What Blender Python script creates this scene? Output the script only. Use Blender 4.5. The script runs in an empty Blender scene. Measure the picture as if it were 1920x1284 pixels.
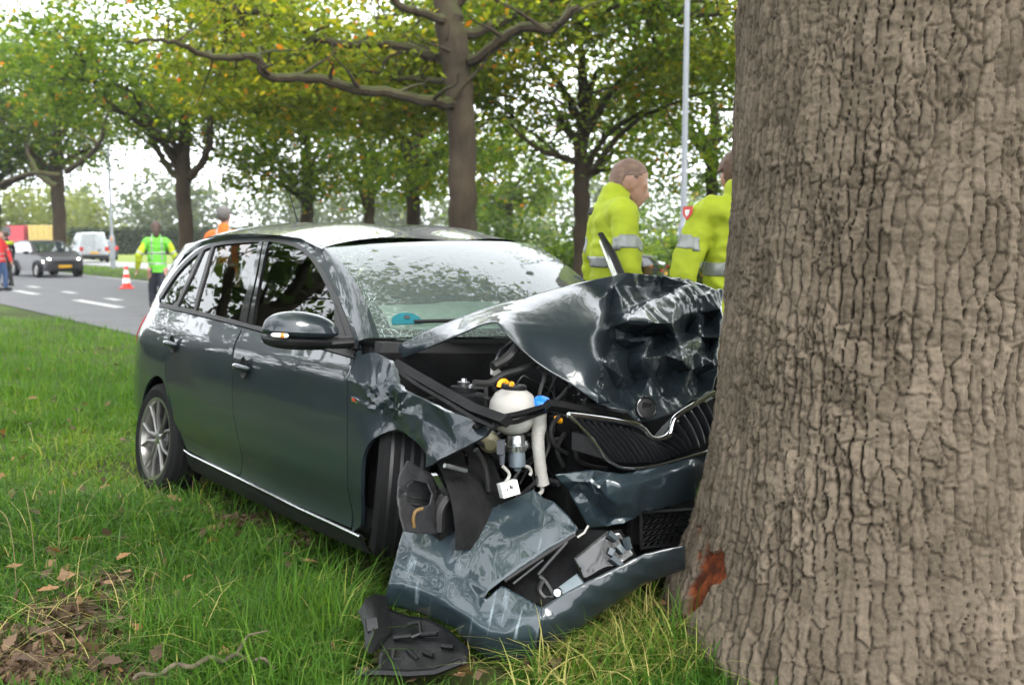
import bpy, bmesh, math, random
import numpy as np
from mathutils import Matrix, Vector
from mathutils.geometry import delaunay_2d_cdt
R = math.radians
scene = bpy.context.scene
COL = scene.collection
rng = np.random.default_rng(7)
random.seed(7)

# ------------------------------------------------------------------ camera, world, sun, exposure
cam_d = bpy.data.cameras.new('camera'); cam = bpy.data.objects.new('camera', cam_d); COL.objects.link(cam)
cam.location = (0, 0, 1.46); cam.rotation_euler = (math.pi/2 - 0.1051278657609615, 0, 0)
cam_d.sensor_width = 36; cam_d.lens = 35.006; cam_d.clip_start = 0.05; cam_d.clip_end = 3000
cam_d.dof.use_dof = True; cam_d.dof.focus_distance = 3.55; cam_d.dof.aperture_fstop = 3.4
scene.camera = cam
world = bpy.data.worlds.new('World'); scene.world = world; world.use_nodes = True
wn = world.node_tree; wn.nodes.clear()
w_sky = wn.nodes.new('ShaderNodeTexSky'); w_sky.sky_type = 'NISHITA'; w_sky.sun_disc = False
w_sky.sun_elevation = R(42); w_sky.sun_rotation = R(150); w_sky.air_density = 2.0; w_sky.dust_density = 5.0
w_hsv = wn.nodes.new('ShaderNodeHueSaturation'); w_hsv.inputs['Saturation'].default_value = .35
w_mix = wn.nodes.new('ShaderNodeMix'); w_mix.data_type = 'RGBA'; w_mix.inputs[0].default_value = .85
w_mix.inputs[7].default_value = (9.6, 10.0, 10.5, 1)      # even cloud cover
w_bg = wn.nodes.new('ShaderNodeBackground'); w_bg.inputs['Strength'].default_value = .1
w_out = wn.nodes.new('ShaderNodeOutputWorld')
wn.links.new(w_sky.outputs[0], w_hsv.inputs['Color']); wn.links.new(w_hsv.outputs[0], w_mix.inputs[6])
wn.links.new(w_mix.outputs[2], w_bg.inputs[0]); wn.links.new(w_bg.outputs[0], w_out.inputs[0])
sun_d = bpy.data.lights.new('sun', 'SUN'); sun_d.energy = .6; sun_d.angle = R(25); sun_d.color = (1, .96, .9)
sun = bpy.data.objects.new('sun', sun_d); COL.objects.link(sun)
sun.rotation_euler = (R(48), 0, R(30)); sun.location = (0, 0, 30)
scene.view_settings.view_transform = 'Standard'; scene.view_settings.look = 'None'
scene.view_settings.gamma = 1; scene.view_settings.use_curve_mapping = False
scene.view_settings.exposure = 2.25
scene.render.engine = 'CYCLES'
scene.cycles.use_denoising = True
scene.cycles.max_bounces = 8; scene.cycles.transparent_max_bounces = 8
scene.cycles.diffuse_bounces = 3; scene.cycles.caustics_reflective = False; scene.cycles.caustics_refractive = False

# ------------------------------------------------------------------ helpers
def link(o, parent=None):
    COL.objects.link(o)
    if parent is not None: o.parent = parent
    return o
def tag(o, label=None, cat=None, group=None, kind=None):
    if label: o['label'] = label
    if cat: o['category'] = cat
    if group: o['group'] = group
    if kind: o['kind'] = kind
    return o
def empty(name, loc=(0, 0, 0), rz=0, label=None, cat=None, group=None):
    o = bpy.data.objects.new(name, None); link(o); o.location = loc; o.rotation_euler = (0, 0, rz); o.empty_display_size = .2
    return tag(o, label, cat, group)
def mk(name, V, F, m, parent=None, smooth=True, angle=None, tint=None, attr=None):
    me = bpy.data.meshes.new(name)
    V = np.asarray(V, dtype=np.float32).reshape(-1, 3)
    if isinstance(F, np.ndarray):
        n, k = F.shape
        me.vertices.add(len(V)); me.vertices.foreach_set('co', V.ravel())
        me.loops.add(n*k); me.loops.foreach_set('vertex_index', F.astype(np.int32).ravel())
        me.polygons.add(n); me.polygons.foreach_set('loop_start', np.arange(0, n*k, k, dtype=np.int32))
        me.update(calc_edges=True)
    else:
        me.from_pydata([tuple(map(float, v)) for v in V], [], [tuple(map(int, f)) for f in F]); me.update()
    me.validate()
    if smooth:
        me.polygons.foreach_set('use_smooth', np.ones(len(me.polygons), dtype=bool))
        if angle is not None: me.set_sharp_from_angle(angle=R(angle))
    for an, av in (attr or {}).items():
        a = me.attributes.new(an, 'FLOAT', 'POINT'); a.data.foreach_set('value', np.asarray(av, dtype=np.float32))
    if tint is not None:
        a = me.attributes.new('tint', 'FLOAT', 'POINT'); a.data.foreach_set('value', np.asarray(tint, dtype=np.float32))
    for mm in (m if isinstance(m, (list, tuple)) else [m]): me.materials.append(mm)
    o = bpy.data.objects.new(name, me); return link(o, parent)
class MB:                                   # collects simple shapes, links them as one mesh
    def __init__(s): s.v = []; s.f = []
    def add(s, V, F, M=None):
        b = len(s.v)
        for v in V:
            v = Vector(v); s.v.append(tuple(M @ v) if M is not None else tuple(v))
        s.f += [tuple(i+b for i in f) for f in F]; return s
    def box(s, c, d, M=None, bev=.0, rot=None):
        hx, hy, hz = d[0]/2, d[1]/2, d[2]/2; b = min(bev, hx*.45, hy*.45, hz*.45)
        MM = Matrix.Translation(c) @ (rot.to_4x4() if rot is not None else Matrix.Identity(4))
        if M is not None: MM = M @ MM
        if b <= 0:
            V = [(x, y, z) for x in (-hx, hx) for y in (-hy, hy) for z in (-hz, hz)]
            F = [(0, 1, 3, 2), (4, 6, 7, 5), (0, 4, 5, 1), (2, 3, 7, 6), (0, 2, 6, 4), (1, 5, 7, 3)]
            return s.add(V, F, MM)
        bm = bmesh.new(); bmesh.ops.create_cube(bm, size=1)
        for v in bm.verts: v.co = Vector((v.co.x*2*hx, v.co.y*2*hy, v.co.z*2*hz))
        bmesh.ops.bevel(bm, geom=bm.edges[:], offset=b, segments=2, affect='EDGES', profile=.6)
        bm.verts.index_update()
        s.add([v.co.copy() for v in bm.verts], [[v.index for v in f.verts] for f in bm.faces], MM); bm.free(); return s
    def tube(s, P, r, n=8, cap=True, M=None, flat=1.0):
        P = [Vector(p) for p in P]; rr = r if isinstance(r, (list, tuple, np.ndarray)) else [r]*len(P)
        V = []; F = []; up = Vector((0, 0, 1)); t0 = (P[1]-P[0]).normalized()
        if abs(t0.dot(up)) > .9: up = Vector((1, 0, 0))
        for i, p in enumerate(P):
            t = (P[min(i+1, len(P)-1)]-P[max(i-1, 0)]).normalized()
            a = t.cross(up)
            if a.length < 1e-5: a = t.orthogonal()
            a.normalize(); b = a.cross(t).normalized(); up = b
            for k in range(n):
                q = 2*math.pi*k/n; V.append(p + a*(math.cos(q)*rr[i]) + b*(math.sin(q)*rr[i]*flat))
        for i in range(len(P)-1):
            for k in range(n):
                F.append((i*n+k, i*n+(k+1) % n, (i+1)*n+(k+1) % n, (i+1)*n+k))
        if cap: F.append(tuple(range(n-1, -1, -1))); F.append(tuple((len(P)-1)*n+k for k in range(n)))
        return s.add(V, F, M)
    def lathe(s, prof, n=24, M=None, a0=0, a1=2*math.pi):   # prof of (radius, z)
        full = abs(a1-a0-2*math.pi) < 1e-6; m = n if full else n+1; V = []; F = []
        for r_, z in prof:
            for k in range(m):
                q = a0+(a1-a0)*k/n; V.append((r_*math.cos(q), r_*math.sin(q), z))
        for i in range(len(prof)-1):
            for k in range(n):
                F.append((i*m+k, i*m+(k+1) % m, (i+1)*m+(k+1) % m, (i+1)*m+k))
        return s.add(V, F, M)
    def grid(s, G, M=None):                 # G[i][j] -> point
        n, m = len(G), len(G[0])
        return s.add([p for row in G for p in row], [(i*m+j, i*m+j+1, (i+1)*m+j+1, (i+1)*m+j) for i in range(n-1) for j in range(m-1)], M)
    def prism(s, P, d, M=None):             # polygon of points pushed along the vector d
        n = len(P); d = Vector(d)
        return s.add([Vector(p) for p in P]+[Vector(p)+d for p in P], [tuple(range(n-1, -1, -1)), tuple(range(n, 2*n))]+[(i, (i+1) % n, (i+1) % n+n, i+n) for i in range(n)], M)
    def build(s, name, m, parent=None, smooth=True, angle=40):
        o = mk(name, s.v, s.f, m, parent, smooth, angle)
        bm = bmesh.new(); bm.from_mesh(o.data); bmesh.ops.recalc_face_normals(bm, faces=bm.faces[:]); bm.to_mesh(o.data); bm.free()
        return o
def frame(o, z, x=None):                    # matrix at o with the z axis along z
    z = Vector(z).normalized(); x = Vector(x) if x is not None else z.orthogonal(); x = (x - z*x.dot(z)).normalized(); y = z.cross(x)
    M = Matrix((x, y, z)).transposed().to_4x4(); M.translation = Vector(o); return M
def spline(P, k=6, closed=False):
    P = [np.array(p, float) for p in P]; n = len(P); out = []
    for i in range(n if closed else n-1):
        if closed: a, b, c, d = P[i-1], P[i], P[(i+1) % n], P[(i+2) % n]
        else: a, b, c, d = P[max(i-1, 0)], P[i], P[i+1], P[min(i+2, n-1)]
        for j in range(k):
            t = j/k; out.append(.5*((2*b)+(c-a)*t+(2*a-5*b+4*c-d)*t*t+(3*b-a-3*c+d)*t**3))
    if not closed: out.append(P[-1])
    return out
def hash2(ix, iy, k=0):
    h = (ix.astype(np.int64)*374761393 + iy.astype(np.int64)*668265263 + k*974634677) & 0x7fffffff
    h = ((h ^ (h >> 13))*1274126177) & 0x7fffffff
    return ((h ^ (h >> 16)) & 0xffff)/65535.0
def vnoise(x, y, k=0):                      # smooth value noise, -1..1
    x = np.asarray(x, float); y = np.asarray(y, float)
    ix = np.floor(x); iy = np.floor(y); fx = x-ix; fy = y-iy; ix = ix.astype(np.int64); iy = iy.astype(np.int64)
    u = fx*fx*fx*(fx*(fx*6-15)+10); v = fy*fy*fy*(fy*(fy*6-15)+10)
    a = hash2(ix, iy, k); b = hash2(ix+1, iy, k); c = hash2(ix, iy+1, k); d = hash2(ix+1, iy+1, k)
    return 2*(a*(1-u)*(1-v)+b*u*(1-v)+c*(1-u)*v+d*u*v)-1
def fbm(x, y, k=0, o=4):
    s = 0; a = 1; t = 0
    for i in range(o): s = s+a*vnoise(np.asarray(x)*2**i, np.asarray(y)*2**i, k+i*17); t += a; a *= .5
    return s/t
def sstep(a, b, x):
    t = np.clip((np.asarray(x, float)-a)/(b-a), 0, 1); return t*t*(3-2*t)

# ------------------------------------------------------------------ materials
def nodes(name):
    m = bpy.data.materials.new(name); m.use_nodes = True; nt = m.node_tree
    return m, nt, nt.nodes['Principled BSDF'], nt.links
def mat(name, col, rough=.6, metal=0., coat=0., vary=.15, scale=6., bump=0., bscale=60., spec=.5, emit=0., wear=None):
    m, nt, b, L = nodes(name)
    b.inputs['Roughness'].default_value = rough; b.inputs['Metallic'].default_value = metal
    b.inputs['Coat Weight'].default_value = coat; b.inputs['Coat Roughness'].default_value = .03
    b.inputs['Specular IOR Level'].default_value = spec
    tc = nt.nodes.new('ShaderNodeTexCoord')
    n = nt.nodes.new('ShaderNodeTexNoise'); n.inputs['Scale'].default_value = scale; n.inputs['Detail'].default_value = 5
    L.new(tc.outputs['Object'], n.inputs['Vector'])
    r = nt.nodes.new('ShaderNodeValToRGB')
    r.color_ramp.elements[0].position = .3; r.color_ramp.elements[1].position = .7
    c0 = wear if wear else tuple(c*(1-vary) for c in col)
    r.color_ramp.elements[0].color = (*c0, 1); r.color_ramp.elements[1].color = (*[min(1, c*(1+vary)) for c in col], 1)
    L.new(n.outputs['Fac'], r.inputs['Fac']); L.new(r.outputs['Color'], b.inputs['Base Color'])
    if bump:
        n2 = nt.nodes.new('ShaderNodeTexNoise'); n2.inputs['Scale'].default_value = bscale; n2.inputs['Detail'].default_value = 6
        L.new(tc.outputs['Object'], n2.inputs['Vector'])
        bp = nt.nodes.new('ShaderNodeBump'); bp.inputs['Strength'].default_value = bump; bp.inputs['Distance'].default_value = .01
        L.new(n2.outputs['Fac'], bp.inputs['Height']); L.new(bp.outputs['Normal'], b.inputs['Normal'])
    if emit:
        b.inputs['Emission Color'].default_value = (*col, 1); b.inputs['Emission Strength'].default_value = emit
    return m
def paint(name, col, crinkle=0., scuff=0., stretch=(1, 1, 1), cs=9., coat=1., crough=.02):
    m, nt, b, L = nodes(name)
    b.inputs['Metallic'].default_value = .22; b.inputs['Roughness'].default_value = .40; b.inputs['Specular IOR Level'].default_value = .25
    b.inputs['Coat Weight'].default_value = coat; b.inputs['Coat Roughness'].default_value = crough; b.inputs['Coat IOR'].default_value = 1.5
    tc = nt.nodes.new('ShaderNodeTexCoord')
    fl = nt.nodes.new('ShaderNodeTexNoise'); fl.inputs['Scale'].default_value = 5; fl.inputs['Detail'].default_value = 8
    L.new(tc.outputs['Object'], fl.inputs['Vector'])
    r = nt.nodes.new('ShaderNodeValToRGB'); r.color_ramp.elements[0].position = .35; r.color_ramp.elements[1].position = .75
    r.color_ramp.elements[0].color = (*[c*.9 for c in col], 1); r.color_ramp.elements[1].color = (*[c*1.12 for c in col], 1)
    L.new(fl.outputs['Fac'], r.inputs['Fac']); src = r.outputs['Color']
    if scuff:
        mp = nt.nodes.new('ShaderNodeCombineXYZ')          # scrape direction is stored on the sheet metal itself
        for i_, (an_, k_) in enumerate((('su', stretch[0]), ('sv', stretch[1]))):
            at_ = nt.nodes.new('ShaderNodeAttribute'); at_.attribute_name = an_; mm_ = nt.nodes.new('ShaderNodeMath'); mm_.operation = 'MULTIPLY'; mm_.inputs[1].default_value = k_
            L.new(at_.outputs['Fac'], mm_.inputs[0]); L.new(mm_.outputs[0], mp.inputs[i_])
        sn = nt.nodes.new('ShaderNodeTexNoise'); sn.inputs['Scale'].default_value = 1; sn.inputs['Detail'].default_value = 7; sn.inputs['Roughness'].default_value = .62; sn.inputs['Distortion'].default_value = .5
        L.new(mp.outputs[0], sn.inputs['Vector'])
        sr = nt.nodes.new('ShaderNodeValToRGB'); sr.color_ramp.elements[0].position = .62-.1*scuff; sr.color_ramp.elements[1].position = .74-.08*scuff
        L.new(sn.outputs['Fac'], sr.inputs['Fac'])
        br = nt.nodes.new('ShaderNodeTexNoise'); br.inputs['Scale'].default_value = 11; br.inputs['Detail'].default_value = 8; L.new(tc.outputs['Object'], br.inputs['Vector'])
        b2 = nt.nodes.new('ShaderNodeValToRGB'); b2.color_ramp.elements[0].position = .44; b2.color_ramp.elements[1].position = .60; L.new(br.outputs['Fac'], b2.inputs['Fac'])
        mb_ = nt.nodes.new('ShaderNodeMath'); mb_.operation = 'MULTIPLY'; L.new(sr.outputs['Color'], mb_.inputs[0]); L.new(b2.outputs['Color'], mb_.inputs[1])
        mx = nt.nodes.new('ShaderNodeMix'); mx.data_type = 'RGBA'; mx.inputs[7].default_value = (.21, .255, .285, 1)
        L.new(mb_.outputs[0], mx.inputs[0]); L.new(src, mx.inputs[6]); src = mx.outputs[2]
        mr = nt.nodes.new('ShaderNodeMix'); mr.data_type = 'FLOAT'; mr.inputs[2].default_value = .42; mr.inputs[3].default_value = .55
        L.new(mb_.outputs[0], mr.inputs[0]); L.new(mr.outputs[0], b.inputs['Roughness'])
        mc = nt.nodes.new('ShaderNodeMix'); mc.data_type = 'FLOAT'; mc.inputs[2].default_value = 1; mc.inputs[3].default_value = .55
        L.new(mb_.outputs[0], mc.inputs[0]); L.new(mc.outputs[0], b.inputs['Coat Weight'])
    L.new(src, b.inputs['Base Color'])
    bp = nt.nodes.new('ShaderNodeBump'); bp.inputs['Strength'].default_value = .06+crinkle; bp.inputs['Distance'].default_value = .012
    bn = nt.nodes.new('ShaderNodeTexNoise'); bn.inputs['Scale'].default_value = cs if crinkle else 2.2; bn.inputs['Detail'].default_value = 3 if crinkle else 1
    L.new(tc.outputs['Object'], bn.inputs['Vector']); L.new(bn.outputs['Fac'], bp.inputs['Height'])
    L.new(bp.outputs['Normal'], b.inputs['Normal']); L.new(bp.outputs['Normal'], b.inputs['Coat Normal'])
    return m
def glass(name, tintc, trans=.5, rough=.01, cracks=False):
    m, nt, b, L = nodes(name); out = nt.nodes['Material Output']; nt.nodes.remove(b)
    gl = nt.nodes.new('ShaderNodeBsdfGlossy'); gl.inputs['Roughness'].default_value = rough
    tr = nt.nodes.new('ShaderNodeBsdfTransparent'); tr.inputs['Color'].default_value = (*[c*trans for c in tintc], 1)
    fr = nt.nodes.new('ShaderNodeFresnel'); fr.inputs['IOR'].default_value = 1.75
    mx = nt.nodes.new('ShaderNodeMixShader'); L.new(fr.outputs[0], mx.inputs[0]); L.new(tr.outputs[0], mx.inputs[1]); L.new(gl.outputs[0], mx.inputs[2])
    last = mx.outputs[0]
    tc = nt.nodes.new('ShaderNodeTexCoord')
    wv = nt.nodes.new('ShaderNodeTexNoise'); wv.inputs['Scale'].default_value = 7.0 if cracks else 3.0; wv.inputs['Detail'].default_value = 3
    L.new(tc.outputs['Object'], wv.inputs['Vector'])
    bp = nt.nodes.new('ShaderNodeBump'); bp.inputs['Strength'].default_value = .05 if not cracks else .15; bp.inputs['Distance'].default_value = .01
    hsrc = wv.outputs['Fac']
    if cracks:
        vo = nt.nodes.new('ShaderNodeTexVoronoi'); vo.feature = 'DISTANCE_TO_EDGE'; vo.inputs['Scale'].default_value = 34
        nz = nt.nodes.new('ShaderNodeTexNoise'); nz.inputs['Scale'].default_value = 5; nz.inputs['Detail'].default_value = 3
        L.new(tc.outputs['Object'], nz.inputs['Vector'])
        va = nt.nodes.new('ShaderNodeVectorMath'); va.operation = 'MULTIPLY_ADD'; va.inputs[1].default_value = (.25, .25, .25)
        L.new(nz.outputs['Color'], va.inputs[0]); L.new(tc.outputs['Object'], va.inputs[2]); L.new(va.outputs[0], vo.inputs['Vector'])
        rp = nt.nodes.new('ShaderNodeValToRGB'); rp.color_ramp.elements[0].position = 0; rp.color_ramp.elements[1].position = .022
        rp.color_ramp.elements[0].color = (1, 1, 1, 1); rp.color_ramp.elements[1].color = (0, 0, 0, 1)
        L.new(vo.outputs['Distance'], rp.inputs['Fac'])
        at = nt.nodes.new('ShaderNodeAttribute'); at.attribute_name = 'crack'
        mu = nt.nodes.new('ShaderNodeMath'); mu.operation = 'MULTIPLY'; L.new(rp.outputs['Color'], mu.inputs[0]); L.new(at.outputs['Fac'], mu.inputs[1])
        mu2 = nt.nodes.new('ShaderNodeMath'); mu2.operation = 'ADD'; mu2.inputs[1].default_value = .10; mu2.use_clamp = True; L.new(mu.outputs[0], mu2.inputs[0]); mu = mu2
        df = nt.nodes.new('ShaderNodeBsdfDiffuse'); df.inputs['Color'].default_value = (.55, .68, .64, 1)
        m2 = nt.nodes.new('ShaderNodeMixShader'); L.new(mu.outputs[0], m2.inputs[0]); L.new(last, m2.inputs[1]); L.new(df.outputs[0], m2.inputs[2]); last = m2.outputs[0]
    L.new(hsrc, bp.inputs['Height'])
    L.new(bp.outputs['Normal'], gl.inputs['Normal'])
    L.new(last, out.inputs['Surface']); return m
def leafmat(name, ramp, trans=.45, rough=.55, world_scale=.35, world_amt=.25):
    m, nt, b, L = nodes(name); out = nt.nodes['Material Output']
    at = nt.nodes.new('ShaderNodeAttribute'); at.attribute_name = 'tint'
    ge = nt.nodes.new('ShaderNodeNewGeometry'); n = nt.nodes.new('ShaderNodeTexNoise'); n.inputs['Scale'].default_value = world_scale; n.inputs['Detail'].default_value = 3
    L.new(ge.outputs['Position'], n.inputs['Vector'])
    ma = nt.nodes.new('ShaderNodeMath'); ma.operation = 'MULTIPLY_ADD'; ma.inputs[1].default_value = world_amt*2; 
    s = nt.nodes.new('ShaderNodeMath'); s.operation = 'SUBTRACT'; s.inputs[1].default_value = .5; L.new(n.outputs['Fac'], s.inputs[0])
    L.new(s.outputs[0], ma.inputs[0]); L.new(at.outputs['Fac'], ma.inputs[2])
    r = nt.nodes.new('ShaderNodeValToRGB'); els = r.color_ramp.elements
    while len(els) < len(ramp): els.new(.5)
    for e, (p, c) in zip(els, ramp): e.position = p; e.color = (*c, 1)
    L.new(ma.outputs[0], r.inputs['Fac']); L.new(r.outputs['Color'], b.inputs['Base Color'])
    b.inputs['Roughness'].default_value = rough; b.inputs['Specular IOR Level'].default_value = .10
    if trans:
        t = nt.nodes.new('ShaderNodeBsdfTranslucent'); tm = nt.nodes.new('ShaderNodeMix'); tm.data_type = 'RGBA'; tm.blend_type = 'MULTIPLY'; tm.inputs[0].default_value = 1; tm.inputs[7].default_value = (1.75, 1.75, .7, 1); L.new(r.outputs['Color'], tm.inputs[6]); L.new(tm.outputs[2], t.inputs['Color'])
        mx = nt.nodes.new('ShaderNodeMixShader'); mx.inputs[0].default_value = trans
        L.new(b.outputs[0], mx.inputs[1]); L.new(t.outputs[0], mx.inputs[2]); L.new(mx.outputs[0], out.inputs['Surface'])
    return m
PAINT = (.014, .0215, .0265)
M = dict(
    paint=paint('car_paint', PAINT), crumpled=paint('crumpled_paint', PAINT, crinkle=.06, cs=12, coat=.8, crough=.03), torn=paint('scuffed_paint', (.020, .033, .041), crinkle=.008, scuff=.44, stretch=(42, 4.2), cs=6),
    black=mat('black_plastic', (.009, .009, .010), .5, vary=.3, bump=.15, bscale=120, spec=.3), gloss=mat('gloss_black', (.008, .008, .009), .12, coat=.6),
    dark=mat('engine_black', (.006, .006, .0065), .65, vary=.5, scale=14, bump=.3, bscale=40, spec=.15), trim=mat('window_trim_grey', (.018, .017, .017), .45, spec=.3),
    grey=mat('liner_grey', (.020, .020, .022), .55, vary=.35, scale=10, bump=.2, bscale=30), tyre=mat('tyre_rubber', (.006, .006, .0065), .9, vary=.3, bump=.25, bscale=90, spec=.2),
    chrome=mat('chrome', (.72, .73, .75), .12, metal=1, vary=.08), alu=mat('aluminium', (.5, .51, .52), .3, metal=1, vary=.2, scale=20), tray=mat('glossy_black_plastic', (.004, .004, .0045), .38, spec=.25, bump=.2, bscale=60), slat=mat('slat_grey', (.022, .023, .026), .35), rim=mat('rim_silver', (.24, .235, .225), .3, metal=.8, vary=.2),
    white=mat('white_plastic', (.40, .395, .38), .5, vary=.1, scale=9, wear=(.31, .29, .26)), label=mat('white_label', (.75, .75, .73), .5, vary=.05), ink=mat('printed_ink', (.03, .03, .035), .6),
    blue=mat('blue_cap', (.01, .17, .62), .35), yellow=mat('orange_clip', (.85, .36, .01), .4), wire=mat('wire_black', (.01, .01, .01), .5),
    fabric=mat('seat_fabric', (.022, .023, .025), .9, bump=.2), dash=mat('dashboard', (.02, .02, .021), .7, bump=.2), bag=mat('airbag_cloth', (.50, .58, .52), .8, bump=.3, bscale=25),
    glass=glass('side_glass', (.55, .66, .6), .55), screen=glass('windscreen_glass', (.62, .74, .69), .8, cracks=True), clear=glass('lamp_glass', (.9, .9, .92), .9),
    sticker=mat('sticker_teal', (.004, .10, .125), .4), red=mat('red_plastic', (.42, .02, .015), .3), amber=mat('amber_lens', (.75, .2, .02), .2),
)

# ------------------------------------------------------------------ ground, road, field
RD = np.array([-.6223, .7828]); RN = np.array([.7828, .6223])       # along the road, across it
def off(x, y): return x*RN[0]+y*RN[1]
def gz(x, y):
    x = np.asarray(x, float); y = np.asarray(y, float); o = off(x, y)
    d = np.hypot(x-1.3, y-3.3)
    z = np.interp(o, [-6, -1, 1.0, 1.9, 3.4, 4.3, 5.3, 12.3, 13.5], [.02, .10, .115, .085, -.02, -.08, -.15, -.15, -.10])
    z = z - 1.0*sstep(16, 26, o)*sstep(-9, 3, x)*sstep(100, 60, y)
    z = z - .15*sstep(30, 120, y)
    z = z + .09*np.exp(-(np.maximum(d-.6, 0)/.35)**2)
    amp = np.where((o > 5.0) & (o < 12.6), 0, 1)*sstep(60, 20, y)
    return z + amp*(.035*vnoise(x*1.1, y*1.1, 3)+.015*vnoise(x*3.1, y*3.1, 4))
def ground_mat():
    m, nt, b, L = nodes('verge_soil'); b.inputs['Roughness'].default_value = .95; b.inputs['Specular IOR Level'].default_value = .1
    ge = nt.nodes.new('ShaderNodeNewGeometry')
    n1 = nt.nodes.new('ShaderNodeTexNoise'); n1.inputs['Scale'].default_value = .9; n1.inputs['Detail'].default_value = 6
    n2 = nt.nodes.new('ShaderNodeTexNoise'); n2.inputs['Scale'].default_value = 26; n2.inputs['Detail'].default_value = 8
    L.new(ge.outputs['Position'], n1.inputs['Vector']); L.new(ge.outputs['Position'], n2.inputs['Vector'])
    r1 = nt.nodes.new('ShaderNodeValToRGB'); e = r1.color_ramp.elements; e[0].position = .35; e[0].color = (.030, .038, .012, 1); e[1].position = .7; e[1].color = (.055, .085, .018, 1)
    r2 = nt.nodes.new('ShaderNodeValToRGB'); e = r2.color_ramp.elements; e[0].position = .3; e[0].color = (.022, .016, .010, 1); e[1].position = .75; e[1].color = (.085, .060, .038, 1)
    L.new(n1.outputs['Fac'], r1.inputs['Fac']); L.new(n2.outputs['Fac'], r2.inputs['Fac'])
    a = nt.nodes.new('ShaderNodeAttribute'); a.attribute_name = 'soil'
    mx = nt.nodes.new('ShaderNodeMix'); mx.data_type = 'RGBA'; L.new(a.outputs['Fac'], mx.inputs[0]); L.new(r1.outputs[0], mx.inputs[6]); L.new(r2.outputs[0], mx.inputs[7])
    a2 = nt.nodes.new('ShaderNodeAttribute'); a2.attribute_name = 'meadow'
    m2 = nt.nodes.new('ShaderNodeMix'); m2.data_type = 'RGBA'; m2.inputs[7].default_value = (.13, .165, .035, 1); L.new(a2.outputs['Fac'], m2.inputs[0]); L.new(mx.outputs[2], m2.inputs[6])
    L.new(m2.outputs[2], b.inputs['Base Color'])
    bp = nt.nodes.new('ShaderNodeBump'); bp.inputs['Strength'].default_value = .6; bp.inputs['Distance'].default_value = .02; L.new(n2.outputs['Fac'], bp.inputs['Height']); L.new(bp.outputs['Normal'], b.inputs['Normal'])
    return m
PATCH = [(*p[:2], r) for p, r in zip([(-1.503,3.3,0.12),(-1.506,3.001,0.12),(-1.521,3.691,0.12),(-1.526,2.906,0.12),(-1.284,4.632,0.12),(0.449,3.372,0.12),(-0.954,4.336,0.12),(-1.16,2.925,0.12)], (.26, .22, .12, .2, .12, .16, .10, .14))]   # bare scraped soil and leaf litter
def soilness(x, y):
    s = np.zeros_like(np.asarray(x, float))
    for px, py, r in PATCH:
        d = np.hypot(x-px, (y-py)*1.2)/r + .35*vnoise(np.asarray(x)*7, np.asarray(y)*7, 9); s = np.maximum(s, sstep(1.1, .6, d))
    return s
def axis(lims):
    out = []
    for a, b, st in lims: out += list(np.arange(a, b, st))
    return np.array(out+[lims[-1][1]])
gx = axis([(-500, -200, 60), (-200, -40, 8), (-40, -12, 1.), (-12, -4, .25), (-4, 3, .07), (3, 12, .4), (12, 60, 4), (60, 200, 20), (200, 500, 60)])
gy = axis([(-300, -40, 40), (-40, -4, 3), (-4, 2.5, .4), (2.5, 8, .07), (8, 24, .25), (24, 60, 1.), (60, 200, 8), (200, 600, 50)])
XX, YY = np.meshgrid(gx, gy, indexing='ij'); ZZ = gz(XX, YY)-.012
n_, m_ = XX.shape; idx = np.arange(n_*m_).reshape(n_, m_)
F = np.stack([idx[:-1, :-1], idx[1:, :-1], idx[1:, 1:], idx[:-1, 1:]], -1).reshape(-1, 4)
oo = off(XX, YY).ravel()
ground = mk('ground', np.stack([XX, YY, ZZ], -1), F, ground_mat(), attr={'soil': np.maximum(soilness(XX, YY).ravel(), .35*np.clip(fbm(XX*2, YY*2, 5).ravel(), 0, 1)), 'meadow': sstep(14.5, 17, oo)})
tag(ground, kind='structure')
asphalt = mat('asphalt', (.075, .074, .077), .8, vary=.12, scale=1.3, bump=.35, bscale=220)
def road_sheet(name, o0, o1, s0, s1, dz, m, ns=160, no=6):
    V = []
    for i in range(ns+1):
        for j in range(no+1):
            s_ = s0+(s1-s0)*i/ns; o_ = o0+(o1-o0)*j/no; p = RD*s_+RN*o_; zz = float(gz(p[0], p[1])) if not 4.9 < o_ < 12.6 else -.15
            V.append((p[0], p[1], zz+dz))
    F = [(i*(no+1)+j, i*(no+1)+j+1, (i+1)*(no+1)+j+1, (i+1)*(no+1)+j) for i in range(ns) for j in range(no)]
    return tag(mk(name, V, F, m), kind='structure')
road_sheet('road', 5.3, 12.3, -60, 130, .012, asphalt)
conc = mat('pale_concrete', (.25, .245, .23), .85, vary=.1, bump=.2)
road_sheet('path', 16.3, 20.5, 6, 130, .03, conc)
linem = mat('road_marking_white', (.34, .34, .33), .7, vary=.25, scale=9)
def s_of(p): return p[0]*RD[0]+p[1]*RD[1]
for (pts, o_c, w) in (([(-11.231,25.428,-0.14),(-8.674,22.888,-0.14)], 7.12, .13), ([(-15.814,29.299,-0.14),(-13.636,27.734,-0.14)], 6.95, .13), ([(-13.558,29.299,-0.14),(-12.562,28.461,-0.14)], 7.95, .12), ([(-10.79,26.096,-0.14),(-9.817,25.428,-0.14)], 7.95, .12),
                      ([(-16.219,32.485,-0.14),(-15.242,31.625,-0.14)], 7.95, .12), ([(-12.024,31.625,-0.14),(-11.123,30.652,-0.14)], 10.9, .12)):
    a, b = sorted((s_of(pts[0]), s_of(pts[1])))
    tag(road_sheet('road_marking', o_c-w, o_c+w, a, b, .017, linem, 4, 1), kind='structure')
tag(road_sheet('edge_line', 12.0, 12.12, -60, 130, .017, linem, 60, 1), kind='structure')

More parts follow.
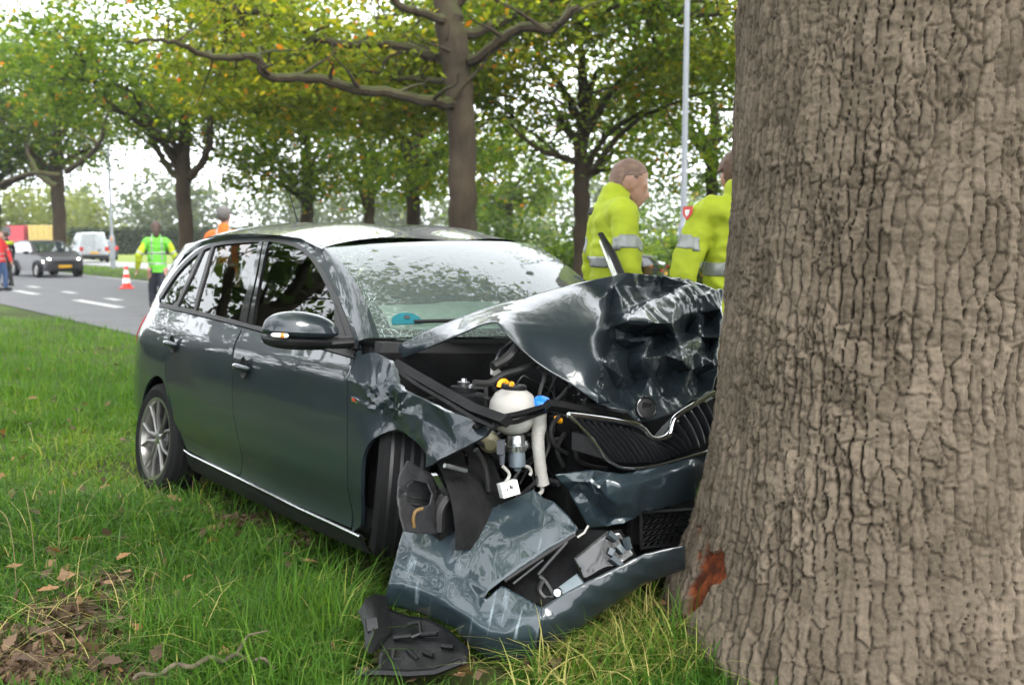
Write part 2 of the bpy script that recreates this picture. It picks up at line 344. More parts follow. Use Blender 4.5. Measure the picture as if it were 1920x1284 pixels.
# ------------------------------------------------------------------ the wrecked car: body surface
CARM = Matrix([[0.622272, 0.78083, 0.055518, -1.236], [-0.782751, 0.619863, 0.055405, 5.772], [0.008849, -0.077934, 0.996919, 0.0285], [0, 0, 0, 1]])
WX, WY, SZ, SI = [-0.98, -0.94, -0.87, -0.74, -0.45, 0.1, 0.6, 1.3, 1.9, 2.4, 2.75, 3.0], [0.38, 0.56, 0.68, 0.765, 0.815, 0.838, 0.845, 0.848, 0.842, 0.835, 0.8, 0.73], [0.1, 0.17, 0.21, 0.27, 0.34, 0.42, 0.55, 0.72, 0.8, 0.835, 0.88, 0.93, 1.05, 1.2, 1.36, 1.42], [0.1, 0.055, 0.035, 0.03, 0.022, 0.004, 0.0, 0.004, 0.01, 0.022, 0.04, 0.065, 0.115, 0.185, 0.265, 0.31]
def pchip(x, xs, ys):
    xs = np.array(xs, float); ys = np.array(ys, float); h = np.diff(xs); d = np.diff(ys)/h; m = np.zeros(len(xs)); m[0] = d[0]; m[-1] = d[-1]
    for i in range(1, len(xs)-1): m[i] = 0 if d[i-1]*d[i] <= 0 else 2*d[i-1]*d[i]/(d[i-1]+d[i])
    x = np.clip(np.asarray(x, float), xs[0], xs[-1]); i = np.clip(np.searchsorted(xs, x, side='right')-1, 0, len(h)-1); t = (x-xs[i])/h[i]
    return (2*t**3-3*t**2+1)*ys[i]+(t**3-2*t**2+t)*h[i]*m[i]+(-2*t**3+3*t**2)*ys[i+1]+(t**3-t**2)*h[i]*m[i+1]
def halfw(x, z): return pchip(x, WX, WY)-pchip(z, SZ, SI)
def relief(x, z):                            # door sculpting: sharp shoulder crease, scooped lower door
    zc = .884-.030*(x+.4)
    up = np.clip((z-zc)/.05, 0, 1); r = -.010*np.exp(-((z-zc-.0)/.010)**2)*0
    crease = .012*np.exp(-np.abs(z-zc)/.028)
    zs = .315-.02*(x-.3)
    scoop = -.016*np.exp(-((z-zs)/.05)**2)*sstep(.15, .5, x)*sstep(2.1, 1.9, x)
    return crease*sstep(-.75, -.4, x) + scoop
car = empty('crashed_car', label='dark grey hatchback with crumpled bonnet and cracked windscreen, crashed against the big oak trunk', cat='car')
car.matrix_world = CARM; CAR = car
def resample(P, k=5):
    """closed outline of (a,b) or (a,b,1=corner): smooth between corners"""
    n = len(P); cor = [i for i in range(n) if len(P[i]) > 2]
    if not cor: return [tuple(q) for q in spline([p[:2] for p in P], k, True)]
    out = []
    for a, b in zip(cor, cor[1:]+[cor[0]+n]):
        seg = [P[i % n][:2] for i in range(a, b+1)]
        out += [tuple(q) for q in spline(seg, k)][:-1]
    return out
def inset(P, d):
    P = np.array(P); a = np.roll(P, 1, 0); b = np.roll(P, -1, 0)
    area = .5*np.sum(P[:, 0]*b[:, 1]-b[:, 0]*P[:, 1])
    t = b-a; t /= np.maximum(np.linalg.norm(t, axis=1)[:, None], 1e-9); nrm = np.stack([-t[:, 1], t[:, 0]], 1)*(1 if area > 0 else -1)
    return P+nrm*d
def inside(Q, P):
    c = np.zeros(len(Q), bool); x, y = Q[:, 0], Q[:, 1]
    for i in range(len(P)):
        x1, y1 = P[i-1]; x2, y2 = P[i]
        k = ((y1 > y) != (y2 > y)); c ^= k & (x < (x2-x1)*(y-y1)/((y2-y1) if y2 != y1 else 1e-9)+x1)
    return c
def fill(P, res):
    P = np.array([p[:2] for p in P]); keep = [0]
    dens = []
    for i in range(len(P)):
        a = P[i]; b = P[(i+1) % len(P)]; n = max(1, int(np.linalg.norm(b-a)/res)); dens += [a+(b-a)*j/n for j in range(n)]
    P = np.array(dens); n = len(P)
    lo, hi = P.min(0), P.max(0); gx = np.arange(lo[0], hi[0], res); gy = np.arange(lo[1], hi[1], res*.87)
    G = np.array([(x+(res/2 if j % 2 else 0), y) for j, y in enumerate(gy) for x in gx]).reshape(-1, 2)
    if len(G):
        G = G[inside(G, P)]
        dd = np.array([np.min(np.hypot(*(P-g).T)) for g in G]) if len(G) else np.zeros(0); G = G[dd > res*.45] if len(G) else G
    pts = np.vstack([P, G]) if len(G) else P
    v, e, f, *_ = delaunay_2d_cdt([Vector(p) for p in pts], [(i, (i+1) % n) for i in range(n)], [], 1, 1e-6)
    v = np.array([tuple(q) for q in v]); f = [tuple(t) for t in f]
    f = [t for t, k in zip(f, inside(np.array([v[list(t)].mean(0) for t in f]), P)) if k]
    return v, f, n
def panel(name, poly, m, o=0., thick=.016, res=.045, gap=.003, parent=None, sgn=-1, rel=True, deform=None, raw=False, attr=None):
    P = poly if raw else resample(poly)
    if gap: P = inset(P, gap)
    v, f, n = fill(P, res)
    x, z = v[:, 0], v[:, 1]
    y = halfw(x, z)+o+(relief(x, z) if rel else 0)
    if deform is not None: y = y+deform(x, z)
    V = np.stack([x, sgn*y, z], 1)
    nrm_out = sgn
    F = []
    for t in f:
        a, b, c = v[t[0]], v[t[1]], v[t[2]]; ar = (b-a)[0]*(c-a)[1]-(b-a)[1]*(c-a)[0]
        if (ar > 0) != (sgn < 0): t = t[::-1]
        F.append(t)
    if thick:                                # returned edge
        ed = {}
        for t in F:
            for e in ((t[0], t[1]), (t[1], t[2]), (t[2], t[0])): ed[e] = 1
        be = [e for e in ed if (e[1], e[0]) not in ed]; mp = {}; VV = list(V)
        for a, b in be:
            for q in (a, b):
                if q not in mp: mp[q] = len(VV); VV.append(V[q]+np.array([0, -sgn*thick, 0]))
        F += [(b, a, mp[a], mp[b]) for a, b in be]; V = np.array(VV)
    ob = mk(name, V, F, m, parent if parent is not None else car, True, 32, attr={k: q(V) for k, q in (attr or {}).items()})
    return ob

# outlines in the car's own side elevation (x forward, z up), metres
trim_out = [(-0.585,1.036,1),(-0.488,1.186),(-0.357,1.281),(-0.182,1.347),(0.096,1.371),(0.58,1.383),(0.786,1.374),(1.001,1.346),(1.172,1.303),(1.354,1.236),(1.599,1.118),(1.815,0.994),(1.912,0.927,1),(1.937,0.894,1),(1.136,0.934),(0.778,0.951),(0.159,0.973),(-0.435,0.987,1)]
rd_rear = [(-0.077,0.808),(-0.037,0.712),(-0.01,0.626),(0.045,0.544),(0.101,0.472),(0.16,0.364),(0.256,0.264)]
gapb = [(0.836,0.875),(0.882,0.784),(0.91,0.591),(0.955,0.495),(1.005,0.392),(0.964,0.325),(0.938,0.255)]
fd_front = [(1.923,0.919),(1.953,0.816),(1.966,0.719),(1.991,0.443),(1.975,0.296)]
belt = [(-0.435,0.987),(0.159,0.973),(0.778,0.951),(1.136,0.934),(1.937,0.894)]
belt_r, belt_m, belt_b, belt_d, belt_f = belt
sill_top = [(.24, .262), (.95, .252), (1.55, .235), (2.06, .225)]
C1 = lambda p: (p[0], p[1], 1)
xb = lambda x: float(np.interp(x, [b_[0] for b_ in belt], [b_[1] for b_ in belt]))-.004
rear_door = [C1((-.24, xb(-.24)))]+[C1((.35, xb(.35))), C1((gapb[0][0]-.012, xb(gapb[0][0]-.012)))]+gapb[:-1]+[C1((gapb[-1][0], .256))]+[(.6, .258)]+[C1((.27, .270))]+rd_rear[::-1][1:-1]
front_door = [C1((gapb[0][0]-.012, xb(gapb[0][0]-.012))), C1((1.2, xb(1.2))), C1((fd_front[0][0]+.005, xb(1.93)))]+fd_front[:-1]+[C1((1.975, .236))]+[(1.5, .238)]+[C1((gapb[-1][0], .252))]+gapb[::-1][1:-1]
def arch(cx, cz, rxf, rxr, rz, a0, a1, n=14):
    out = []
    for i in range(n+1):
        a = R(a0+(a1-a0)*i/n); c = math.cos(a); out.append((cx+c*(rxf if c > 0 else rxr), cz+math.sin(a)*rz))
    return out
RW = (-.13, .268)
ra = arch(RW[0], RW[1], .24, .34, .345, 24, 190)
rail_top = [(0.886,1.392),(0.503,1.415),(0.032,1.402),(-0.218,1.367),(-0.426,1.272),(-0.55,1.181),(-0.634,1.045)]
tail = belt_r
quarter = [C1((-.24, xb(-.24)))]+rd_rear[:4]+[C1((ra[0][0]-.005, ra[0][1]+.02))]+ra[1:-1]+[C1(ra[-1])]+[C1((-.55, .17)), C1((-.95, .20)), (-.965, .5), C1((-.965, .80)), (-.90, .95), (-.80, 1.10), (-.72, 1.25), C1((-.62, 1.36))]+[C1((-.40, 1.372))]+[(-.47, 1.30), (-.54, 1.2)]+[C1((trim_out[0][0]-.004, trim_out[0][1]+.01)), C1((belt_r[0]-.004, belt_r[1]-.004))]+[(-.4, xb(-.4))]
for s_ in (-1, 1):
    far = '' if s_ < 0 else ' far'
    q_ = panel('rear_quarter_panel', quarter, M['paint'], sgn=s_)
    rdoor = panel('rear_door', rear_door, M['paint'], sgn=s_)
    fdoor = panel('front_door', front_door, M['paint'], sgn=s_)
    sill = panel('sill', [C1((.22, .258)), (.95, .246), (1.55, .232), C1((2.04, .226)), C1((2.04, .15)), (1.2, .145), C1((.26, .16))], M['black'], sgn=s_, o=-.008, rel=False)
    MB().tube([(x_, s_*(float(halfw(x_, z_))+.004), z_) for x_, z_ in ((.25, .268), (.34, .259), (.95, .250), (1.55, .234), (2.06, .226))], .006, 8).build('sill_highlight', M['chrome'], sill)  # thin chrome tube stands in for the sky highlight along the sill edge
    panel('inner_body', [C1((-.50, .2)), C1((-.50, 1.0)), C1((1.97, .90)), C1((1.97, .2))] if s_ < 0 else [C1((-.9, .2)), C1((-.9, 1.0)), C1((2.0, .90)), C1((2.0, .2))], M['black'], sgn=s_, o=-.045, thick=0, res=.2, rel=False) if s_ > 0 else None
    trim = panel('window_trim', trim_out, M['trim'], sgn=s_, o=.001, thick=.012, rel=False, res=.05) if False else None
    # window surround built as strips so that the panes stay open
    def strip(name, A, B, m, o, parent=None, sg=s_):
        A = spline(A, 5); B = spline(B, 5); n = 60
        def rs(L):
            L = np.array(L); d = np.r_[0, np.cumsum(np.hypot(*np.diff(L, axis=0).T))]; t = np.linspace(0, d[-1], n); return np.stack([np.interp(t, d, L[:, 0]), np.interp(t, d, L[:, 1])], 1)
        A, B = rs(A), rs(B); mb = MB(); rows = []
        for q in (0, .5, 1):
            P = A*(1-q)+B*q; y = halfw(P[:, 0], P[:, 1])+o; rows.append([(P[i, 0], sg*y[i], P[i, 1]) for i in range(n)])
        inn = [(p[0], p[1]-sg*.02, p[2]) for p in rows[2]]; inn0 = [(p[0], p[1]-sg*.02, p[2]) for p in rows[0]]
        return mb.grid([inn0]+rows+[inn]).build(name, m, parent if parent is not None else car, True, 35)
    top_o = [(-0.585,1.036),(-0.488,1.186),(-0.357,1.281),(-0.182,1.347),(0.096,1.371),(0.58,1.383),(0.786,1.374),(1.001,1.346),(1.172,1.303),(1.354,1.236),(1.599,1.118),(1.815,0.994),(1.912,0.927)]
    top_i = [(-0.495,1.029),(-0.425,1.172),(-0.3,1.265),(-0.137,1.328),(0.126,1.353),(0.613,1.363),(0.806,1.354),(0.986,1.333),(1.141,1.297),(1.307,1.234),(1.539,1.121),(1.749,0.996),(1.863,0.923)]
    strip('window_trim', top_o, top_i, M['trim'], .004)
    bot_o = [(-0.462,0.986),(0.161,0.972),(0.778,0.95),(1.136,0.934),(1.941,0.892)]
    bot_i = [(-0.464,1.007),(0.137,0.991),(0.759,0.968),(1.118,0.952),(1.879,0.924)]
    strip('window_trim', bot_i, bot_o, M['trim'], .005)
    strip('roof_rail', [(-0.634,1.045),(-0.55,1.181),(-0.426,1.272),(-0.218,1.367),(0.032,1.402),(0.503,1.415),(0.886,1.392),(1.119,1.349),(1.328,1.27),(1.594,1.137),(1.811,1.015),(1.901,0.958)], top_o, M['paint'], .0)
    # panes
    qp = panel('quarter_window', [(-0.461,1.005,1),(-0.515,1.028,1),(-0.456,1.161),(-0.345,1.256),(-0.222,1.311,1),(-0.185,1.002,1)], M['glass'], o=-.006, thick=.004, sgn=s_, rel=False, gap=0)
    wn_ = panel('rear_door_window', [(-0.173,1.32,1),(-0.083,1.334,1),(0.016,1.165),(0.12,0.991,1),(-0.147,1.001,1)], M['glass'], o=-.006, thick=.004, sgn=s_, rel=False, gap=0, parent=rdoor)
    wn2 = panel('rear_door_window', [(-0.042,1.337,1),(0.128,1.352),(0.322,1.359),(0.54,1.362,1),(0.579,1.309),(0.67,1.142),(0.756,0.968,1),(0.153,0.989,1),(0.05,1.158)], M['glass'], o=-.006, thick=.004, sgn=s_, rel=False, gap=0, parent=rdoor)
    wn3 = panel('front_door_window', [(0.653,1.36,1),(0.808,1.353),(0.988,1.332),(1.138,1.296),(1.304,1.233),(1.536,1.12),(1.625,1.069,1),(1.745,0.929,1),(1.118,0.952,1),(0.918,0.959,1),(0.845,1.089),(0.73,1.256)], M['glass'], o=-.006, thick=.004, sgn=s_, rel=False, gap=0, parent=fdoor)
    strip('window_divider', [(-0.23,1.321),(-0.194,1.161),(-0.176,0.996)], [(-0.177,1.325),(-0.146,1.17),(-0.134,0.995)], M['trim'], .003)
    strip('window_divider', [(-0.084,1.337),(0.004,1.19),(0.131,0.986)], [(-0.047,1.34),(0.06,1.175),(0.165,0.983)], M['trim'], .003, rdoor)
    strip('pillar_cover', [(0.534,1.364),(0.652,1.202),(0.765,0.954)], [(0.575,1.367),(0.703,1.203),(0.864,0.948)], M['gloss'], .004, rdoor)
    strip('pillar_cover', [(0.589,1.367),(0.724,1.204),(0.879,0.948)], [(0.649,1.365),(0.754,1.204),(0.935,0.946)], M['gloss'], .004, fdoor)
    panel('mirror_sail', [(1.601,1.094,1),(1.643,1.07),(1.85,0.937,1),(1.9,0.908,1),(1.755,0.917,1)], M['trim'], o=.006, thick=.02, sgn=s_, rel=False, gap=0, parent=fdoor)
    # handles
    for dr, (hu,) in ((rdoor, [(0.081,0.808)],), (fdoor, [(1.029,0.772)],)):
        hx, hz = hu; hy = float(halfw(hx, hz))+.012
        cup = MB().lathe([(.001, -.006), (.028, -.003), (.037, .004), (.040, .003)], 24, frame((hx+.005, s_*(hy+.001), hz), (0, s_, 0), (1, 0, 0)) @ Matrix.Diagonal((1, 1.25, 1, 1))).build('handle_recess', M['black'], dr)
        hp = [(hx-.085+.17*t, s_*(hy+.008+.022*math.sin(math.pi*t)), hz+.004-.004*t) for t in np.linspace(0, 1, 11)]
        MB().tube(hp, [.007+.009*math.sin(math.pi*t)**.6 for t in np.linspace(0, 1, 11)], 10, flat=1).build('handle', M['paint'], dr)
    # fender
    if s_ < 0:
        fend = [C1((1.948, .905)), C1((2.03, .925)), C1((2.17, .905))]+[(2.212,0.885),(2.315,0.825),(2.426,0.801),(2.522,0.79),(2.654,0.758),(2.739,0.735,1)]+[(2.731,0.702,1),(2.685,0.662),(2.639,0.632),(2.571,0.586),(2.538,0.573,1)]+[(2.515,0.595),(2.465,0.635),(2.4,0.656),(2.334,0.663),(2.26,0.658),(2.193,0.632),(2.14,0.595),(2.108,0.547),(2.096,0.494),(2.091,0.407),(2.055,0.263,1)]+[C1((1.985, .22))]+fd_front[::-1][1:]
    else:
        fend = [C1((1.948, .905)), C1((2.03, .925)), C1((2.20, .90)), (2.4, .84), C1((2.62, .76)), C1((2.66, .6)), C1((2.62, .5))]+arch(2.28, .3, .30, .26, .345, 20, 170)+[C1((2.0, .22))]+fd_front[::-1][1:]
    def dent(x, z):
        # folds radiating from the pushed-in spot above the wheel arch
        cx, cz = 2.235, .705; dx, dz = x-cx, z-cz; r_ = np.hypot(dx, dz); a = np.arctan2(dz, dx)
        fan = np.abs(((a*3.2+.4) % 1.0)-.5)*2
        d = -.030*np.exp(-(r_/.10)**2)+.030*np.exp(-(r_/.16)**2)*(fan-.4)*sstep(-.1, .35, np.sin(a))
        w = sstep(2.1, 2.5, x)
        d = d + w*.030*fbm(x*7, z*9, 21, 3) - .05*sstep(2.45, 2.75, x)*sstep(.62, .75, z)
        d = d + .018*w*(1-2*np.abs(fbm(x*5+z*6, z*4-x*3, 31, 2)))
        return d
    fo = panel('front_wing', fend, M['crumpled'] if s_ < 0 else M['paint'], sgn=s_, deform=dent if s_ < 0 else None, res=.016 if s_ < 0 else .05)
    if s_ < 0:
        # rolled lip round the wheel opening and a small badge
        bx, bz = [(2.024,0.741)][0]
        by = -(float(halfw(bx, bz))+.004)
        Bm = frame((bx, by, bz), (0, -1, 0), (1, 0, -.1))
        MB().box((0, 0, 0), (.05, .018, .006), Bm, .003).build('wing_badge', M['chrome'], fo)
        MB().box((-.006, 0, .004), (.018, .010, .003), Bm, .001).build('badge_inlay', M['red'], fo)
    MB().lathe([(.345, .0), (.36, -.05), (.36, -.22)], 30, frame((2.28 if s_ > 0 else 2.30, s_*.79, .31), (0, s_, 0), (1, 0, 0)), R(0 if s_ < 0 else 180), R(180 if s_ < 0 else 360)).build('wheel_housing', M['dark'], car)
    MB().lathe([(.33, .0), (.345, .05), (.345, .25), (.05, .26)], 30, frame((RW[0]-.02, s_*.79, RW[1]+.01), (0, -s_, 0), (1, 0, 0)), R(180 if s_ < 0 else 0), R(360 if s_ < 0 else 180)).build('wheel_housing', M['dark'], car)

# roof, pillars, windscreen
UN = (1.262, -.585, 1.335); UF = (1.266, .612, 1.440); LN = (1.948, -.70, .972); LF = (1.99, .70, .99)
def lerp(a, b, t): return tuple(a[i]+(b[i]-a[i])*t for i in range(3))
def screen_pt(u, v):                          # u across (0 near side), v up
    lo = lerp(LN, LF, u); hi = lerp(UN, UF, u); p = lerp(lo, hi, v); b = 4*u*(1-u)
    return (p[0]+.16*b*(1-.4*v)+.035*4*v*(1-v), p[1], p[2]+.020*b*v+.03*4*v*(1-v)+.02*b*(1-v))
def patch(name, f, nu, nv, m, parent=None, attr=None, u0=0, u1=1, v0=0, v1=1):
    U = np.linspace(u0, u1, nu+1); V_ = np.linspace(v0, v1, nv+1)
    V = [f(u, v) for u in U for v in V_]; k = nv+1
    F = [(i*k+j, (i+1)*k+j, (i+1)*k+j+1, i*k+j+1) for i in range(nu) for j in range(nv)]
    return mk(name, V, F, m, parent if parent is not None else car, attr={n: [g(u, v) for u in U for v in V_] for n, g in (attr or {}).items()})
def crackw(u, v): return float(np.clip(.95-6.5*u+.3*math.sin(9*v), 0, 1)*.7+np.clip(1-7*v, 0, 1)*.55)
ws = patch('windscreen', screen_pt, 40, 26, M['screen'], attr={'crack': crackw})
def frit(name, u0, u1, v0, v1):
    def g(u, v):
        p = screen_pt(u, v); return (p[0]-.008, p[1], p[2]-.006)
    return patch(name, g, 24, 6, M['gloss'], ws, None, u0, u1, v0, v1)
frit('screen_border', 0, .022, 0, 1); frit('screen_border', .978, 1, 0, 1); frit('screen_border', .022, .978, .965, 1); frit('screen_border', .022, .978, 0, .07)
def on_screen(u, v, d=.004):
    p = np.array(screen_pt(u, v)); a = np.array(screen_pt(u+.01, v))-p; b = np.array(screen_pt(u, v+.01))-p; n = np.cross(a, b); n /= np.linalg.norm(n); n = n if n[0] > 0 else -n
    return p+n*d, a/np.linalg.norm(a), n
p_, a_, n_v = on_screen(.085, .115, .003)
SM = frame(p_, n_v, a_)
MB().prism([(.062*math.cos(t), .062*math.sin(t)*.9, 0) for t in np.linspace(-.25, math.pi+.25, 26)], (0, 0, .002), SM).build('sticker', M['sticker'], ws)
MB().box((0, -.004, -.002), (.085, .014, .002), SM).build('sticker_print', M['label'], ws)
MB().box((.004, .026, .004), (.022, .020, .002), SM).build('sticker_print', M['ink'], ws)
# wiper lying over the lower edge of the glass
wp = [tuple(on_screen(u, .085-.045*u+.03*math.sin(u*3), .022)[0]) for u in np.linspace(.10, .55, 12)]
MB().tube(wp, [.012]*12, 6, flat=.7).build('wiper', M['black'], car)
# A pillars: painted strip from the side glass to the windscreen
def pillar(s_):
    A = [(1.119,1.349),(1.328,1.27),(1.594,1.137),(1.811,1.015),(1.901,0.958)]
    A = spline(A, 6); n = len(A); rows = []
    o_ = [(x, s_*float(halfw(x, z)), z) for x, z in A]
    for q in np.linspace(0, 1, 6):
        row = []
        for i, p in enumerate(o_):
            v = 1-i/(n-1); e = screen_pt(0 if s_ < 0 else 1, .965*v+.0); w = math.sin(q*math.pi)*.008
            g = lerp(p, e, q); row.append((g[0]+w*.6, g[1]+s_*w*.4, g[2]+w*.7))
        rows.append(row)
    return MB().grid(rows).build('windscreen_pillar', M['paint'], car)
pillar(-1); pillar(1)
def roof_pt(u, v):                            # u across, v from front to rear
    fx = lerp(UN, UF, u); x = fx[0]+.03*4*u*(1-u)+(-.72-fx[0])*v
    y0 = pchip([x], [-.95, -.5, .2, .9, 1.35], [-.50, -.55, -.585, -.592, -.585])[0]; y = y0*(1-2*u)
    ze = pchip([x], [-.9, -.55, -.2, .3, .8, 1.26], [1.26, 1.345, 1.385, 1.405, 1.392, 1.338])[0]
    zc = pchip([x], [-.9, -.55, -.2, .3, .8, 1.30], [1.34, 1.455, 1.492, 1.505, 1.492, 1.410])[0]
    t = abs(2*u-1)
    z = ze+(zc-ze)*(1-t**2.6)+.09*sstep(.5, 1, u)*.9
    return (x, y, float(z))
roof = patch('roof', roof_pt, 30, 44, M['paint'])
def roof_edge(s_):                            # closes the roof onto the rails
    rows = []
    for v in np.linspace(0, 1, 40):
        p = roof_pt(0 if s_ < 0 else 1, v); x = p[0]; zr = float(np.interp(x, [-.72, -.45, -.2, .25, .6, 1.0, 1.26], [1.22, 1.30, 1.355, 1.388, 1.398, 1.372, 1.30])); y = s_*float(halfw(x, zr))
        rows.append([(p[0], p[1], p[2]), (x, (p[1]+y)/2+s_*.006, (p[2]+zr)/2+.006), (x, y, zr), (x, y-s_*.03, zr-.03)])
    return MB().grid(rows).build('roof_rail', M['paint'], car)
roof_edge(-1); roof_edge(1)
# tailgate, rear screen, rear lamp
def tail_pt(u, v):
    y = (1-2*u); zz = .2+v*1.2
    x = -.90-.06*math.sin(min(zz, .9)/.9*math.pi*.5)+.34*max(0, zz-.95)/.45-.09*(1-abs(y)**3)
    w = float(halfw(-.935+.03*v, min(zz, 1.40))); return (x, -w*y, zz)
patch('tailgate', tail_pt, 14, 14, M['paint'], None, None, 0, 1, 0, .62); patch('rear_screen', tail_pt, 14, 8, M['glass'], None, None, 0, 1, .62, 1)
for s_ in (-1, 1):
    panel('rear_light', [C1((-.955, .70)), C1((-.93, .93)), C1((-.80, .93)), (-.76, .86), C1((-.80, .72))], M['red'], sgn=s_, o=.006, thick=.02, rel=False, gap=0)
ant = [(-.20, 0, 1.50), (-.28, .0, 1.61), (-.345, 0, 1.70)]
MB().tube(ant, [.006, .004, .003], 8).lathe([(.022, 0), (.018, .02), (.004, .03)], 12, Matrix.Translation((-.19, 0, 1.488))).build('antenna', M['black'], car)

# door mirror
mc = np.array([(1.793,-0.955,0.994)][0])
def mirror(c):
    st = MB().tube([(1.86, -.775, c[2]-.045), (1.85, -.85, c[2]-.052), (c[0]-.01, -.92, c[2]-.045)], [.036, .032, .03], 10, flat=.7).build('door_mirror', M['black'], car)
    V = MB(); G = []; G2 = []
    W = .137
    for t in np.linspace(-1, 1, 25):          # along the mirror, -1 outermost
        y = c[1]+t*W
        prof = max(0., 1-abs(t)**(3.2 if t < 0 else 3.0))**.5
        up = (.078*(1-.22*max(0, t))*prof+.001); dn = .036*prof+.001; dp = .072*prof+.002
        cx = c[0]+.03*t-.035*max(0, -t)**2
        G.append([(cx+dp*math.cos(a)*(1.0 if math.cos(a) > 0 else .55), y, c[2]-.012+(up if math.sin(a) > 0 else .030*prof)*math.sin(a)) for a in np.linspace(0, 2*math.pi, 21)])
        G2.append([(cx+(dp*1.0)*math.cos(a)*(1.0 if math.cos(a) > 0 else .55), y, c[2]-.046-dn*max(0, -math.sin(a))*1.0+.012*max(0, math.sin(a))) for a in np.linspace(0, 2*math.pi, 21)])
    MB().grid(G).build('mirror_housing', M['paint'], st); MB().grid(G2).build('mirror_base', M['black'], st)
    ib = [(c[0]+.066-.035*abs(t), c[1]-W*.97+t*.085+.004, c[2]-.026+.006*math.sin(3*t)) for t in np.linspace(0, 1, 8)]
    ib = [(c[0]+.012+.045*math.sin(t*1.4), c[1]-W*.97+.05*t, c[2]-.026) for t in np.linspace(0, 1, 9)]
    ind = MB().tube(ib, [.004]+[.009]*7+[.004], 8).build('mirror_indicator', M['label'], st)
    MB().tube(ib[4:7], [.0085, .0105, .0085], 8).build('indicator_bulb', M['amber'], st)
mirror(mc)
# the far front door forced open: its bent window frame stands above the bonnet
db = [(1.495,1.05,1.301),(1.42,1.05,1.407),(1.311,1.05,1.526)]
db2 = [(1.445,1.05,1.293),(1.38,1.05,1.392),(1.315,1.05,1.486)]
of = MB().tube(db, [.026, .026, .02], 8, flat=.6).build('bent_door_frame', M['black'], car)
MB().tube(db2, [.018, .017, .012], 6, flat=.7).build('frame_seal', M['chrome'], of)

# wheels
def wheel(c, axis, r=.305, w=.20, rim=True):
    A = frame(c, axis, (0, 0, 1))             # +z is the outer side
    o_ = empty('wheel'); o_.parent = car
    rr = r*.715
    T = MB().lathe([(rr, -w*.45), (rr+.02, -w*.5), (r-.03, -w*.5), (r-.006, -w*.42), (r, -w*.3), (r, w*.3), (r-.006, w*.42), (r-.035, w*.52), (rr+.012, w*.50), (rr-.004, w*.44), (rr-.02, w*.2), (rr-.02, -w*.4)], 56, A).build('tyre', M['tyre'], o_)
    g = MB()
    for zc in (-.055, -.018, .018, .055):
        g.lathe([(r+.0015, zc-.006), (r+.0015, zc+.006)], 56, A)
    g.build('tread_groove', M['wire'], o_)
    if not rim: 
        MB().lathe([(.001, .02), (rr-.01, .0), (rr, w*.42)], 40, A).build('rim', M['rim'], o_); return o_
    MB().lathe([(rr+.004, w*.44), (rr+.008, w*.49), (rr-.012, w*.47), (rr-.025, w*.25), (rr-.03, -.06)], 48, A).build('rim', M['rim'], o_)
    MB().lathe([(.01, -.02), (rr-.03, -.02)], 40, A).build('brake_disc', M['dark'], o_)
    for k in range(5):                        # five pairs of thin spokes, each pair spreading to the rim
        for e in (-1, 1):
            a = 2*math.pi*k/5+.35; a2 = a+e*.30
            p0 = A @ Vector((.035*math.cos(a+e*.5), .035*math.sin(a+e*.5), w*.34)); p1 = A @ Vector((.12*math.cos(a+e*.20), .12*math.sin(a+e*.20), w*.40)); p2 = A @ Vector(((rr-.01)*math.cos(a2), (rr-.01)*math.sin(a2), w*.42))
            MB().tube([p0, p1, p2], [.016, .011, .012], 6, flat=.8).build('spoke', M['rim'], o_)
    MB().lathe([(.001, w*.40), (.032, w*.40), (.05, w*.34), (.055, w*.2)], 24, A).build('hub', M['alu'], o_)
    return o_
wheel((RW[0], -.745, RW[1]), (.02, -1, .06)); wheel((RW[0], .745, RW[1]), (0, 1, 0))
wheel((2.03, -.62, .43), (-.50, -.86, .04), rim=False); wheel((2.3, .74, .30), (0, 1, 0))

# cabin
cb = MB(); cb.box((.75, 0, .22), (2.4, 1.36, .06)).box((1.99, 0, .6), (.05, 1.46, .72)).build('cabin_floor', M['dash'], car)
MB().box((1.62, 0, .86), (.5, 1.4, .16), bev=.05).box((1.85, 0, .90), (.26, 1.36, .06), bev=.02).build('dashboard', M['dash'], car)
for y in (-.37, .37):
    st = MB().box((.85, y, .52), (.52, .5, .18), bev=.07).build('seat', M['fabric'], car)
    MB().box((.53, y, .86), (.16, .48, .62), bev=.07, rot=Matrix.Rotation(R(-14), 3, 'Y')).build('backrest', M['fabric'], st)
    MB().box((.42, y, 1.24), (.10, .27, .18), bev=.045).build('headrest', M['fabric'], st)
rs_ = MB().box((-.15, 0, .50), (.5, 1.3, .18), bev=.06).build('rear_seat', M['fabric'], car)
MB().box((-.42, 0, .82), (.14, 1.3, .6), bev=.06, rot=Matrix.Rotation(R(-18), 3, 'Y')).build('backrest', M['fabric'], rs_)
for y in (-.4, .4): MB().box((-.5, y, 1.16), (.09, .25, .16), bev=.04).build('headrest', M['fabric'], rs_)
SW = frame((1.30, .36, .93), (-.85, 0, .5), (0, 1, 0))
sw = MB().tube([SW @ Vector((.185*math.cos(a), .185*math.sin(a), 0)) for a in np.linspace(0, 2*math.pi, 33)], [.015]*33, 8, cap=False).build('steering_wheel', M['black'], car)
MB().tube([SW @ Vector((-.18, 0, 0)), SW @ Vector((0, 0, -.03)), SW @ Vector((.18, 0, 0))], [.018, .05, .018], 8, flat=.5).build('wheel_spoke', M['black'], sw)
# burst airbag lying over the dashboard behind the glass
def bag_pt(u, v):
    p = on_screen(.06+.50*u, .10+.33*v, -.05-.03*(1-math.sin(math.pi*u)*math.sin(math.pi*v)))[0]; return (p[0], p[1], p[2]+.010*float(fbm(u*6, v*5, 3)))
patch('airbag', bag_pt, 24, 14, M['bag'])
